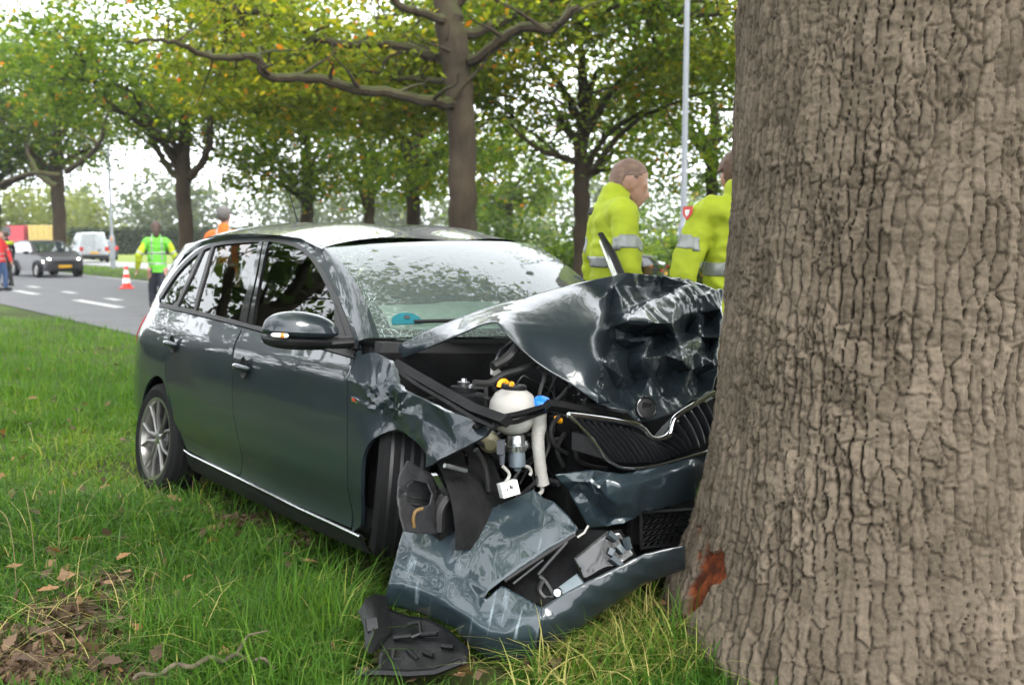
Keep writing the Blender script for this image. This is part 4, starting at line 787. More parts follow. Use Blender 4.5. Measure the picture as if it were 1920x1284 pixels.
db_ = MB().lathe([(.001, -.0), (.055, 0)]+[(.058+.006*(k % 2), -.012*k) for k in range(1, 9)], 20, frame(du, (.9, -.3, .1))).build('ribbed_duct', M['black'], car)
for k in range(4):
    z_ = -.035+.022*k; MB().box((z_, 0, .004), (.007, .075, .008), frame(du, (.9, -.3, .1), (0, .2, 1)), .002).build('duct_rib', M['black'], db_)
bar('torn_wire', [(2.66,-0.968,0.41),(2.66,-0.973,0.438),(2.66,-0.965,0.462),(2.66,-0.939,0.468)], .006, mat('ochre_wire', (.13, .075, .02), .6))
# lower honeycomb intake
LG = [(2.83,-0.104,0.41),(2.83,0.198,0.395),(2.83,0.211,0.265),(2.83,-0.093,0.279)]
lg = MB().tube(LG+[LG[0]], [.008]*5, 4).prism([(p[0]-.05, p[1], p[2]) for p in LG], (-.02, 0, 0)).build('lower_grille', M['black'], car)
hc = np.array(LG); 
for r_ in range(6):
    for k in range(9):
        u_ = (k+.5*(r_ % 2)+.25)/9.4; v_ = (r_+.6)/6.2
        p = (hc[0]*(1-u_)+hc[1]*u_)*(1-v_)+(hc[3]*(1-u_)+hc[2]*u_)*v_; w_ = np.linalg.norm(hc[1]-hc[0])/9.4*.46; e_ = (hc[1]-hc[0]); e_ /= np.linalg.norm(e_)
        MB().tube([p+e_*(w_*math.cos(a))+np.array([0, 0, w_*.52*math.sin(a)]) for a in np.linspace(0, 2*math.pi, 7)], [.0028]*7, 4, cap=False).build('honeycomb_cell', M['black'], lg)

# ------------------------------------------------------------------ bumper torn off and dropped on the grass
bump = empty('torn_bumper', [(-0.105,3.165,0.211)][0], 0, 'dark grey bumper corner torn off the wreck, lying on the grass, fog lamp opening empty', 'bumper')
bo = np.array(bump.location)
def rel(VT): return ([tuple(np.array(v)-bo) for v in VT[0]], VT[1])
wing = ([(-0.371,3.35,0.472),(-0.336,3.34,0.466),(-0.301,3.33,0.46),(-0.264,3.32,0.454),(-0.228,3.31,0.447),(-0.19,3.317,0.47),(-0.153,3.325,0.493),(-0.115,3.332,0.514),(-0.078,3.34,0.534),(-0.04,3.345,0.55),(-0.002,3.35,0.565),(0.036,3.353,0.582),(0.073,3.355,0.599),(0.107,3.33,0.576),(0.143,3.295,0.57),(0.165,3.28,0.552),(0.186,3.265,0.535),(0.22,3.235,0.498),(0.211,3.215,0.488),(0.174,3.205,0.467),(0.136,3.195,0.447),(0.105,3.185,0.43),(0.074,3.175,0.412),(0.044,3.165,0.396),(0.009,3.152,0.376),(-0.025,3.14,0.357),(-0.051,3.132,0.34),(-0.077,3.125,0.322),(-0.092,3.12,0.301),(-0.083,3.122,0.296),(-0.059,3.136,0.314),(-0.035,3.15,0.331),(-0.001,3.137,0.318),(0.034,3.125,0.304),(0.065,3.1,0.295),(0.096,3.075,0.286),(0.093,3.05,0.261),(0.088,3.042,0.235),(0.083,3.035,0.208),(0.076,3.057,0.162),(0.069,3.08,0.116),(0.04,3.08,0.109),(0.011,3.08,0.101),(-0.031,3.09,0.101),(-0.073,3.1,0.101),(-0.106,3.117,0.117),(-0.14,3.135,0.133),(-0.167,3.157,0.154),(-0.194,3.18,0.176),(-0.25,3.215,0.186),(-0.306,3.25,0.195),(-0.338,3.26,0.2),(-0.369,3.27,0.206),(-0.403,3.28,0.207),(-0.436,3.29,0.208),(-0.428,3.265,0.254),(-0.418,3.25,0.298),(-0.408,3.272,0.337),(-0.397,3.295,0.376),(-0.389,3.313,0.408),(-0.38,3.332,0.44),(-0.371,3.232,0.3),(-0.316,3.215,0.295),(-0.267,3.188,0.282),(-0.219,3.157,0.265),(-0.178,3.135,0.251),(-0.138,3.11,0.234),(-0.098,3.082,0.212),(-0.069,3.065,0.202),(-0.034,3.05,0.205),(0.004,3.05,0.228),(0.049,3.052,0.257),(-0.335,3.285,0.408),(-0.354,3.265,0.352),(-0.271,3.255,0.39),(-0.29,3.235,0.334),(-0.196,3.24,0.394),(-0.215,3.205,0.338),(-0.154,3.188,0.344),(-0.166,3.165,0.291),(-0.113,3.145,0.298),(-0.106,3.115,0.256),(-0.06,3.1,0.255),(-0.009,3.085,0.261),(-0.047,3.117,0.295),(0.017,3.1,0.281),(-0.11,3.265,0.442),(-0.036,3.28,0.486),(0.032,3.29,0.517),(0.099,3.285,0.54),(-0.062,3.205,0.406),(0.018,3.22,0.456),(0.098,3.235,0.499),(0.158,3.245,0.51),(-0.111,3.31,0.491),(-0.036,3.32,0.53),(0.032,3.325,0.556),(0.073,3.325,0.57),(-0.008,3.046,0.207),(0.03,3.047,0.196),(-0.034,3.065,0.156),(0.017,3.06,0.151),(-0.193,3.157,0.219),(-0.254,3.192,0.233),(-0.317,3.222,0.249),(-0.138,3.11,0.191),(-0.086,3.085,0.154)],[(53,55,54),(0,60,1),(52,61,53),(53,61,55),(55,61,56),(56,61,57),(34,71,35),(35,71,36),(36,71,37),(37,71,38),(2,72,3),(58,72,59),(1,72,2),(1,60,72),(59,72,60),(57,73,58),(57,61,73),(58,73,72),(61,62,73),(3,74,4),(3,72,74),(72,73,74),(62,63,75),(62,75,73),(73,75,74),(4,76,5),(4,74,76),(63,64,77),(63,77,75),(74,75,77),(74,77,76),(26,78,27),(76,77,78),(64,65,79),(64,79,77),(77,79,78),(27,80,28),(27,78,80),(78,79,80),(28,81,29),(66,67,81),(65,66,81),(65,81,79),(28,80,81),(79,81,80),(67,68,82),(67,82,81),(68,69,82),(29,81,82),(70,71,83),(69,70,83),(69,83,82),(30,84,31),(31,84,32),(29,84,30),(29,82,84),(82,83,84),(33,85,34),(34,85,71),(71,85,83),(32,85,33),(83,85,84),(32,84,85),(5,86,6),(5,76,86),(76,78,86),(13,89,14),(14,89,15),(24,90,25),(25,90,26),(26,90,78),(78,90,86),(86,90,87),(22,91,23),(21,91,22),(87,91,88),(23,91,24),(24,91,90),(87,90,91),(20,92,21),(88,92,89),(88,91,92),(21,92,91),(16,93,17),(17,93,18),(18,93,19),(15,93,16),(15,89,93),(89,92,93),(19,93,20),(20,93,92),(6,94,7),(6,86,94),(7,94,8),(8,94,87),(86,87,94),(8,95,9),(8,87,95),(9,95,10),(87,88,95),(10,96,11),(88,89,96),(88,96,95),(10,95,96),(11,97,12),(11,96,97),(12,97,13),(13,97,89),(89,97,96),(69,98,70),(38,99,39),(70,99,71),(38,71,99),(70,98,99),(43,100,44),(68,100,69),(69,100,98),(39,101,40),(40,101,41),(39,99,101),(41,101,42),(42,101,43),(43,101,100),(98,101,99),(98,100,101),(48,102,49),(49,102,64),(64,102,65),(65,102,66),(48,66,102),(49,103,50),(63,103,64),(49,64,103),(51,104,52),(52,104,61),(61,104,62),(50,104,51),(62,104,63),(63,104,103),(50,103,104),(47,105,48),(48,105,66),(46,105,47),(66,105,67),(45,106,46),(67,106,68),(44,106,45),(44,100,106),(68,106,100),(67,105,106),(46,106,105)])
def bm_(VT): return rel(VT)
bw = sheet('bumper_skin', bm_(wing), M['torn'], bump, 6, 3, .0003, 6, 0, seed=21)
lip = ([(0.096,3.075,0.286),(0.132,3.085,0.306),(0.178,3.095,0.33),(0.205,3.103,0.342),(0.233,3.11,0.354),(0.274,3.122,0.37),(0.316,3.135,0.386),(0.347,3.145,0.397),(0.378,3.155,0.409),(0.41,3.165,0.42),(0.433,3.17,0.431),(0.491,3.185,0.44),(0.532,3.192,0.443),(0.572,3.2,0.447),(0.578,3.227,0.398),(0.584,3.255,0.348),(0.556,3.25,0.341),(0.524,3.24,0.333),(0.493,3.23,0.325),(0.462,3.22,0.316),(0.43,3.21,0.307),(0.396,3.197,0.287),(0.362,3.185,0.266),(0.327,3.17,0.249),(0.293,3.155,0.232),(0.253,3.14,0.208),(0.213,3.125,0.184),(0.173,3.11,0.164),(0.134,3.095,0.143),(0.101,3.087,0.129),(0.069,3.08,0.116),(0.076,3.062,0.16),(0.084,3.045,0.204),(0.088,3.047,0.233),(0.093,3.05,0.261),(0.145,3.065,0.255),(0.132,3.065,0.202),(0.209,3.087,0.293),(0.21,3.09,0.245),(0.288,3.11,0.331),(0.289,3.117,0.288),(0.368,3.137,0.368),(0.37,3.145,0.325),(0.449,3.165,0.399),(0.452,3.18,0.353),(0.519,3.19,0.404)],[(12,14,13),(14,16,15),(28,31,29),(29,31,30),(28,32,31),(26,35,27),(0,35,1),(0,34,35),(33,35,34),(27,36,28),(28,36,32),(32,36,33),(33,36,35),(27,35,36),(3,37,4),(2,37,3),(24,37,25),(1,37,2),(1,35,37),(25,38,26),(25,37,38),(26,38,35),(35,38,37),(5,39,6),(4,39,5),(22,40,23),(22,39,40),(23,40,24),(24,40,37),(4,37,40),(4,40,39),(7,41,8),(6,41,7),(20,42,21),(20,41,42),(21,42,22),(22,42,39),(6,39,42),(6,42,41),(10,43,11),(17,43,18),(9,43,10),(18,44,19),(18,43,44),(19,44,20),(8,44,9),(9,44,43),(8,41,44),(20,44,41),(11,45,12),(12,45,14),(14,45,16),(16,45,17),(17,45,43),(11,43,45)])
sheet('bumper_lip', bm_(lip), M['paint'], bump, 4, 2, .001, 9, 0, seed=22)
RB = lambda L: [tuple(np.array(p)-bo) for p in L]
MB().prism(RB([(-0.035,3.195,0.317),(0.102,3.125,0.269),(0.238,3.175,0.333),(0.411,3.225,0.399),(0.374,3.315,0.454),(0.232,3.34,0.454),(0.1,3.315,0.37)]), (0, .03, .0)).build('opening_backing', M['dark'], bump)
MB().tube(RB([(-0.025,3.15,0.347),(0.05,3.175,0.389),(0.137,3.2,0.438),(0.21,3.22,0.48)]), [.010]*4, 6).build('opening_rim', M['black'], bump)
MB().tube(RB([(0.086,3.165,0.362),(0.123,3.18,0.401),(0.183,3.205,0.46)]), [.006]*3, 6).build('support_rod', M['grey'], bump)
MB().tube(RB([(0.004,3.155,0.335),(0.07,3.18,0.38),(0.103,3.19,0.404)]), [.005]*3, 6).build('support_rod', M['grey'], bump)
plate = ([(0.2,3.175,0.412),(0.231,3.185,0.435),(0.262,3.195,0.457),(0.289,3.205,0.475),(0.316,3.215,0.493),(0.363,3.225,0.497),(0.389,3.21,0.452),(0.414,3.195,0.412),(0.382,3.187,0.4),(0.351,3.178,0.389),(0.319,3.17,0.377),(0.277,3.157,0.36),(0.236,3.145,0.344),(0.217,3.16,0.38),(0.294,3.185,0.426),(0.354,3.19,0.411)],[(4,6,5),(6,8,7),(0,13,1),(11,13,12),(3,14,4),(2,14,3),(1,14,2),(10,14,11),(11,14,13),(1,13,14),(6,15,8),(8,15,9),(4,15,6),(4,14,15),(9,15,10),(10,15,14)])
pl_ = sheet('inner_plate', bm_(plate), M['gloss'], bump, 3, 1, .001, 20, 0, thick=.006)
for (u0, P) in enumerate(([(0.317,3.195,0.491),(0.344,3.195,0.47)], [(0.346,3.185,0.453),(0.366,3.18,0.431)], [(0.325,3.17,0.418),(0.358,3.165,0.392)], [(0.374,3.2,0.476),(0.386,3.19,0.438)], [(0.333,3.185,0.443),(0.323,3.18,0.424)])):
    MB().tube(RB(P), [.014, .012], 4).build('plastic_clip', paint('clip_paint', (.06, .075, .085)) if u0 == 0 else bpy.data.materials['clip_paint'], pl_)
MB().prism(RB([(0.144,3.14,0.315),(0.214,3.165,0.358),(0.234,3.15,0.338),(0.154,3.125,0.299)]), (0, .012, .004)).build('fog_lamp_lens', mat('lens_grey', (.14, .17, .19), .25, vary=.2), bump)
fl = np.array([(0.148,3.13,0.314)][0])-bo
MB().lathe([(.001, .006), (.012, .006), (.016, 0), (.016, -.02)], 16, frame(fl, (-.2, -1, .3))).build('lamp_socket', M['alu'], bump)
MB().tube(RB([(0.253,3.215,0.512),(0.239,3.21,0.489),(0.216,3.205,0.475)]), [.004]*3, 6).build('bent_wire', M['white'], bump)
bar2 = MB(); bar2.tube([tuple(np.array(p)-bo) for p in spline([(0.09,3.185,0.351),(0.116,3.175,0.328),(0.135,3.155,0.294),(0.109,3.155,0.288),(0.09,3.165,0.311),(0.103,3.175,0.341)], 6)], [.009]*31, 6); bar2.build('cable_coil', M['wire'], bump)

# black plastic tray snapped off below the bumper
tray = empty('plastic_tray', [(-0.293,2.963,0.154)][0], 0, 'broken black plastic undertray with moulded ribs, on the grass below the torn bumper', 'plastic part')
to = np.array(tray.location); RT = lambda L: [tuple(np.array(p)-to) for p in L]
tr_ = ([(-0.426,3.215,0.234),(-0.386,3.194,0.227),(-0.345,3.173,0.22),(-0.311,3.163,0.22),(-0.278,3.152,0.221),(-0.238,3.11,0.217),(-0.2,3.068,0.214),(-0.166,3.015,0.203),(-0.132,2.963,0.193),(-0.139,2.921,0.166),(-0.183,2.911,0.161),(-0.227,2.9,0.157),(-0.263,2.9,0.152),(-0.299,2.9,0.148),(-0.336,2.9,0.144),(-0.372,2.9,0.141),(-0.409,2.9,0.138),(-0.41,2.931,0.155),(-0.411,2.963,0.173),(-0.412,3.026,0.189),(-0.414,3.089,0.206),(-0.42,3.152,0.219),(-0.358,3.11,0.204),(-0.291,3.079,0.197),(-0.221,3.005,0.201),(-0.346,2.995,0.179),(-0.268,2.963,0.18),(-0.193,2.942,0.183),(-0.371,2.942,0.157),(-0.29,2.926,0.164)],[(15,17,16),(0,21,1),(2,22,3),(1,22,2),(19,22,20),(20,22,21),(1,21,22),(3,23,4),(3,22,23),(4,23,5),(6,24,7),(5,24,6),(5,23,24),(18,25,19),(19,25,22),(22,25,23),(11,26,12),(23,26,24),(23,25,26),(7,27,8),(8,27,9),(9,27,10),(7,24,27),(10,27,11),(24,26,27),(11,27,26),(15,28,17),(17,28,18),(14,28,15),(14,25,28),(18,28,25),(13,29,14),(14,29,25),(12,29,13),(12,26,29),(25,29,26)])
tb = sheet('tray_panel', ([tuple(np.array(v)-to) for v in tr_[0]], tr_[1]), M['tray'], tray, 4, 1, .004, 20, .002, thick=.003)
for P in ([(-0.376,3.037,0.201),(-0.319,3.037,0.207)], [(-0.338,3.099,0.218),(-0.299,3.099,0.225),(-0.289,3.057,0.205),(-0.32,3.047,0.196)], [(-0.288,3.047,0.206),(-0.235,3.026,0.218)], [(-0.37,2.984,0.184),(-0.371,2.963,0.161),(-0.336,2.963,0.164)], [(-0.219,2.974,0.201),(-0.181,2.963,0.202)], [(-0.326,2.984,0.184),(-0.291,2.942,0.17)], [(-0.274,2.963,0.186),(-0.242,2.942,0.183)]):
    MB().tube(RT(P), [.008]*len(P), 8).build('tray_rib', M['tray'], tb)
MB().prism(RT([(-0.507,3.173,0.233),(-0.48,3.194,0.239),(-0.444,3.194,0.232),(-0.423,3.11,0.197),(-0.403,3.026,0.179),(-0.437,2.974,0.175),(-0.457,2.984,0.184),(-0.477,3.099,0.208)]), (.02, .05, .03)).build('tray_bracket', M['tray'], tray)
MB().prism(RT([(-0.476,3.11,0.227),(-0.442,3.12,0.23),(-0.432,3.079,0.21),(-0.464,3.068,0.204)]), (.005, -.012, .01)).build('bracket_face', M['grey'], tray)
MB().tube(RT([(-0.471,2.911,0.142),(-0.398,2.911,0.144),(-0.318,2.905,0.142),(-0.233,2.9,0.15),(-0.154,2.911,0.177)]), [.016]*5, 6, flat=.7).build('tray_lip', M['tray'], tray)

# ------------------------------------------------------------------ the struck oak: deep furrowed bark modelled as relief
TC = np.array([1.30, 3.30])
def trunk_r(z, th):
    r = pchip(z, [-.3, .03, .10, .23, .37, .52, .71, .92, 1.28, 1.72, 2.3, 4.5, 7], [.92, .84, .80, .765, .715, .668, .628, .600, .583, .566, .562, .54, .48])
    lob = .5+.5*np.cos(3*th+.6)*.6+.4*np.cos(5*th-1.1)
    return r + .10*np.exp(-np.maximum(z+.05, 0)/.28)*(lob-.45)
def bark(s, t):
    """relief in metres of long plates split by furrows; s round the trunk, t up it; also returns plate id and furrow depth"""
    s0 = s+.012*vnoise(s*6, t*4, 1)+.008*vnoise(s*24, t*13, 2)+.0045*vnoise(s*60, t*45, 6)+.05*vnoise(s*1.3, t*.9, 8); t0 = t+.04*vnoise(s*9, t*5, 3)+.012*vnoise(s*30, t*22, 5)
    cw, ch = .033, .125
    gx_, gy_ = s0/cw, t0/ch+.0
    ix, iy = np.floor(gx_).astype(np.int64), np.floor(gy_).astype(np.int64)
    d1 = np.full(s.shape, 9.); d2 = np.full(s.shape, 9.); p1 = np.zeros(s.shape+(2,)); p2 = np.zeros(s.shape+(2,)); id_ = np.zeros(s.shape)
    for a in (-1, 0, 1):
        for b in (-2, -1, 0, 1, 2):
            jx, jy = ix+a, iy+b
            # each column of plates shifted by its own amount
            cx = (jx+.5+.42*(hash2(jx, jy, 1)-.5)); cy = jy+.5+.9*(hash2(jx, jy*0, 4)-.5)+.7*(hash2(jx, jy, 2)-.5)
            d = np.hypot((gx_-cx), (gy_-cy)*.78)
            m = d < d1
            d2 = np.where(m, d1, np.minimum(d2, d)); p2 = np.where(m[..., None], p1, np.where((d < d2+1e-12)[..., None] & (~m)[..., None] & (d <= d2)[..., None], np.stack([cx, cy], -1), p2))
            p1 = np.where(m[..., None], np.stack([cx, cy], -1), p1); id_ = np.where(m, hash2(jx, jy, 7), id_); d1 = np.where(m, d, d1)
    e = d2-d1
    dv = p2-p1; side = np.abs(dv[..., 0])/np.maximum(np.hypot(dv[..., 0], dv[..., 1]*.78), 1e-6)   # 1: neighbour beside, 0: above
    wide = .05+.24*side**2*np.clip(.7+.9*vnoise(s*6, t*4, 11), .3, 1.5)
    deep = np.clip(.14+1.0*side**2, 0, 1)*np.clip(.85+.6*vnoise(s*4.5, t*2.6, 12), .4, 1.3)
    fur = (1-sstep(0, wide, e))*deep
    crack = (1-sstep(0, .10, e))*(1-side)*.5
    pl = .0050*(id_-.5)+.0008*(1-np.clip(d1, 0, 1))
    # narrow cross breaks and scaly layers on each plate
    lay = fbm(s*22, t*40, 23, 4)*.0050 + np.abs(fbm(s*30, t*70, 27, 3))*-.0040 + .0030*vnoise(s*11, t*14, 29)
    step = (np.floor(3*(vnoise(s*9+id_*30, t*11, 31)*.5+.5))/3-.5)*.0060
    # smaller scales breaking up the plates, ragged vertical ribs
    gx2, gy2 = s0/.021+.3*vnoise(s*20, t*9, 51), t0/.062; ix, iy = np.floor(gx2).astype(np.int64), np.floor(gy2).astype(np.int64); e1 = np.full(s.shape, 9.); e2 = np.full(s.shape, 9.)
    for a in (-1, 0, 1):
        for b in (-1, 0, 1):
            jx, jy = ix+a, iy+b; d = np.hypot(gx2-(jx+.5+.6*(hash2(jx, jy, 11)-.5)), (gy2-(jy+.5+.8*(hash2(jx, jy, 12)-.5)))*.8); e2 = np.where(d < e1, e1, np.minimum(e2, d)); e1 = np.minimum(e1, d)
    small = (1-sstep(0, .22, e2-e1))*np.clip(.5+.9*vnoise(s*8, t*6, 53), 0, 1.2)
    ribs = .0036*(1-2*np.abs(vnoise(s*34+2*vnoise(s*12, t*8, 57), t*5, 55)))
    h = pl+lay+step+ribs-.0200*fur-.007*crack-.0060*small
    fur = np.maximum(fur, small*.45)
    return h, id_, np.clip(fur+crack*.6, 0, 1)
WOUNDS = [(p, q[0]*1.35, q[1]*1.15) for p, q in zip([(0.633,3.093,0.405),(0.609,3.106,0.349),(0.583,3.138,0.304),(0.566,3.141,0.26),(0.651,3.074,0.44),(0.623,3.163,0.429),(0.547,3.15,0.206),(0.696,3.173,0.753),(0.711,3.142,0.8),(0.672,3.242,0.669),(0.657,3.268,0.606),(0.622,3.288,0.468),(0.625,3.124,0.409),(0.538,3.162,0.18)], ((.040, .07), (.026, .06), (.034, .07), (.028, .05), (.026, .045), (.018, .045), (.024, .035), (.010, .022), (.005, .008), (.010, .026), (.009, .026), (.006, .02), (.05, .05), (.03, .03)))]
zs = np.concatenate([np.arange(-.25, 2.55, .0047)]); th_f = np.arange(R(150), R(325), .0046/.6); th_b = np.linspace(R(325), R(510), 60)[:-1]
ths = np.concatenate([th_f, th_b])
TH, ZZt = np.meshgrid(ths, zs); rr = trunk_r(ZZt, TH); S_ = TH*.60
hh, idp, fur = bark(S_+.035*np.sin(ZZt*1.7), ZZt)
fade = np.where((TH > R(152)) & (TH < R(323)), 1, .4)
cx3 = TC[0]+np.cos(TH)*rr; cy3 = TC[1]+np.sin(TH)*rr
wnd = np.zeros_like(TH)
for (wp_, ws_, wt_) in WOUNDS:
    tw = math.atan2(wp_[1]-TC[1], wp_[0]-TC[0]) % (2*math.pi); zw = wp_[2]
    d = np.hypot(((TH-tw)*.62)/ws_, (ZZt-zw)/wt_)+.85*fbm(S_*26, ZZt*17, 41, 4); wnd = np.maximum(wnd, sstep(1.0, .82, d))
hh = hh*(1-wnd)+wnd*(-.022+.016*fbm(S_*55, ZZt*10, 45, 4))
rr = rr+hh*fade
V = np.stack([TC[0]+np.cos(TH)*rr, TC[1]+np.sin(TH)*rr, ZZt], -1).reshape(-1, 3)
nz_, nt_ = TH.shape; ii = np.arange(nz_*nt_).reshape(nz_, nt_); jn = np.roll(ii, -1, 1)
F = np.stack([ii[:-1], jn[:-1], jn[1:], ii[1:]], -1).reshape(-1, 4)
def bark_mat(name, c_lo, c_hi, c_fur, moss=0., big=True):
    m, nt, b, L = nodes(name); b.inputs['Roughness'].default_value = .92; b.inputs['Specular IOR Level'].default_value = .15
    ge = nt.nodes.new('ShaderNodeNewGeometry')
    n1 = nt.nodes.new('ShaderNodeTexNoise'); n1.inputs['Scale'].default_value = 3.2 if big else 2; n1.inputs['Detail'].default_value = 6
    mp = nt.nodes.new('ShaderNodeMapping'); mp.inputs['Scale'].default_value = (95, 95, 80) if big else (14, 14, 4); L.new(ge.outputs['Position'], mp.inputs['Vector'])
    n2 = nt.nodes.new('ShaderNodeTexNoise'); n2.inputs['Scale'].default_value = 1; n2.inputs['Detail'].default_value = 8; n2.inputs['Roughness'].default_value = .65
    L.new(ge.outputs['Position'], n1.inputs['Vector']); L.new(mp.outputs[0], n2.inputs['Vector'])
    a = nt.nodes.new('ShaderNodeAttribute'); a.attribute_name = 'plate'
    s = nt.nodes.new('ShaderNodeMath'); s.operation = 'MULTIPLY_ADD'; s.inputs[1].default_value = .45; L.new(n2.outputs['Fac'], s.inputs[0])
    s2 = nt.nodes.new('ShaderNodeMath'); s2.operation = 'MULTIPLY_ADD'; s2.inputs[1].default_value = .55; L.new(n1.outputs['Fac'], s2.inputs[0])
    s3 = nt.nodes.new('ShaderNodeMath'); s3.operation = 'MULTIPLY'; s3.inputs[1].default_value = .22; L.new(a.outputs['Fac'], s3.inputs[0]); L.new(s3.outputs[0], s2.inputs[2]); L.new(s2.outputs[0], s.inputs[2])
    r = nt.nodes.new('ShaderNodeValToRGB'); e = r.color_ramp.elements; e[0].position = .32; e[0].color = (*c_lo, 1); e[1].position = .85; e[1].color = (*c_hi, 1)
    L.new(s.outputs[0], r.inputs['Fac']); src = r.outputs[0]
    f = nt.nodes.new('ShaderNodeAttribute'); f.attribute_name = 'furrow'
    mx = nt.nodes.new('ShaderNodeMix'); mx.data_type = 'RGBA'; mx.inputs[7].default_value = (*c_fur, 1); L.new(f.outputs['Fac'], mx.inputs[0]); L.new(src, mx.inputs[6]); src = mx.outputs[2]
    w = nt.nodes.new('ShaderNodeAttribute'); w.attribute_name = 'wound'
    wr = nt.nodes.new('ShaderNodeValToRGB'); e = wr.color_ramp.elements; e[0].position = .40; e[0].color = (.05, .014, .007, 1); e[1].position = .72; e[1].color = (.19, .046, .013, 1)
    n3 = nt.nodes.new('ShaderNodeTexNoise'); n3.inputs['Scale'].default_value = 22; n3.inputs['Detail'].default_value = 6; L.new(ge.outputs['Position'], n3.inputs['Vector']); L.new(n3.outputs['Fac'], wr.inputs['Fac'])
    m2 = nt.nodes.new('ShaderNodeMix'); m2.data_type = 'RGBA'; L.new(w.outputs['Fac'], m2.inputs[0]); L.new(src, m2.inputs[6]); L.new(wr.outputs[0], m2.inputs[7]); src = m2.outputs[2]
    if moss:                                  # green algae grow on the upper side of the limbs
        sx = nt.nodes.new('ShaderNodeSeparateXYZ'); L.new(ge.outputs['Normal'], sx.inputs[0])
        ma = nt.nodes.new('ShaderNodeMath'); ma.operation = 'MULTIPLY_ADD'; ma.inputs[1].default_value = moss; ma.inputs[2].default_value = -.05; ma.use_clamp = True; L.new(sx.outputs['Z'], ma.inputs[0])
        m3 = nt.nodes.new('ShaderNodeMix'); m3.data_type = 'RGBA'; m3.inputs[7].default_value = (.040, .058, .008, 1); L.new(ma.outputs[0], m3.inputs[0]); L.new(src, m3.inputs[6]); src = m3.outputs[2]
    L.new(src, b.inputs['Base Color'])
    bp = nt.nodes.new('ShaderNodeBump'); bp.inputs['Strength'].default_value = .8; bp.inputs['Distance'].default_value = .006 if big else .03; L.new(n2.outputs['Fac'], bp.inputs['Height']); L.new(bp.outputs['Normal'], b.inputs['Normal'])
    return m
BARK = bark_mat('oak_bark', (.044, .035, .024), (.176, .140, .104), (.030, .021, .014))
BARK2 = bark_mat('oak_bark_far', (.024, .018, .012), (.072, .054, .036), (.012, .009, .006), moss=.8, big=False)
oak = empty('oak_tree', (TC[0], TC[1], 0), 0, 'huge oak trunk with deeply furrowed bark and orange impact wounds, touching the wrecked car', 'tree')
V0 = V-np.array([TC[0], TC[1], 0])
trunk = mk('trunk', V0, F, BARK, oak, True, attr={'plate': idp.ravel(), 'furrow': (fur*fade).ravel()*(1-wnd.ravel()), 'wound': wnd.ravel()})
up = MB(); up.tube([(0, 0, 2.5), (.02, 0, 3.5), (.0, .05, 4.6), (-.1, .1, 6.2), (-.2, .1, 8.2)], [.555, .53, .50, .38, .22], 24)
for az, l_, z0, up_ in ((2.4, 5, 4.5, 1.2), (.6, 5, 4.8, 1.4), (3.7, 5.5, 5.2, 1.7), (5.0, 5, 5.0, 1.6), (1.5, 5, 5.8, 2.2), (4.4, 4, 6.4, 2.4)):
    P = [(math.cos(az+.12*math.sin(4*t))*l_*t, math.sin(az+.12*math.sin(4*t))*l_*t, z0+up_*t**.8+.15*math.sin(9*t)) for t in np.linspace(0, 1, 8)]
    up.tube(P, [.20*(1-.8*t) for t in np.linspace(0, 1, 8)], 10)
up.build('limb', BARK2, oak)

# ------------------------------------------------------------------ foliage
OAK_RAMP = [(.0, (0.030, 0.060, 0.010)), (.35, (0.064, 0.113, 0.014)), (.65, (0.129, 0.189, 0.020)), (.86, (0.227, 0.234, 0.022)), (.95, (0.302, 0.197, 0.018)), (1.0, (0.393, 0.129, 0.014))]
YEL_RAMP = [(.0, (0.045, 0.072, 0.009)), (.35, (0.101, 0.140, 0.014)), (.65, (0.187, 0.215, 0.021)), (.86, (0.284, 0.250, 0.026)), (.95, (0.359, 0.200, 0.017)), (1.0, (0.448, 0.122, 0.012))]
DRK_RAMP = [(.0, (0.018, 0.039, 0.012)), (.5, (0.044, 0.078, 0.018)), (1.0, (0.091, 0.130, 0.029))]
FAR_RAMP = [(.0, (.035, .050, .018)), (.5, (.060, .085, .030)), (1.0, (.12, .135, .045))]
WIL_RAMP = [(.0, (.07, .095, .025)), (.5, (.13, .155, .035)), (1.0, (.22, .22, .06))]
L_OAK = leafmat('oak_leaf', OAK_RAMP, .55); L_YEL = leafmat('oak_leaf_turning', YEL_RAMP, .58); L_DRK = leafmat('shrub_leaf', DRK_RAMP, .45); L_FAR = leafmat('wood_leaf', FAR_RAMP, .3, world_scale=.06); L_WIL = leafmat('willow_leaf', WIL_RAMP, .4, world_scale=.2)
def leaf_mesh(name, C_, size, m, parent, r_, tint0=.4, tsd=.2, aspect=.62, up_bias=.8):
    n = len(C_); N = r_.normal(0, 1, (n, 3)); N[:, 2] = np.abs(N[:, 2])+up_bias; N /= np.linalg.norm(N, axis=1)[:, None]
    T = r_.normal(0, 1, (n, 3)); T -= N*np.sum(T*N, 1)[:, None]; T /= np.linalg.norm(T, axis=1)[:, None]; B = np.cross(N, T)
    L_ = size*r_.uniform(.55, 1.55, n)[:, None]; W = L_*aspect
    V = np.stack([C_-T*L_*.5, C_+B*W*.5-N*L_*.06, C_+T*L_*.5-N*L_*.14, C_-B*W*.5-N*L_*.06], 1).reshape(-1, 3)
    F = np.arange(4*n).reshape(n, 4)
    t = np.clip(r_.normal(tint0, tsd, n), 0, 1); o_ = r_.random(n) < .008; t = np.where(o_, r_.uniform(.9, 1.05, n), np.minimum(t, .93))
    return mk(name, V, F, m, parent, False, tint=np.repeat(t, 4))
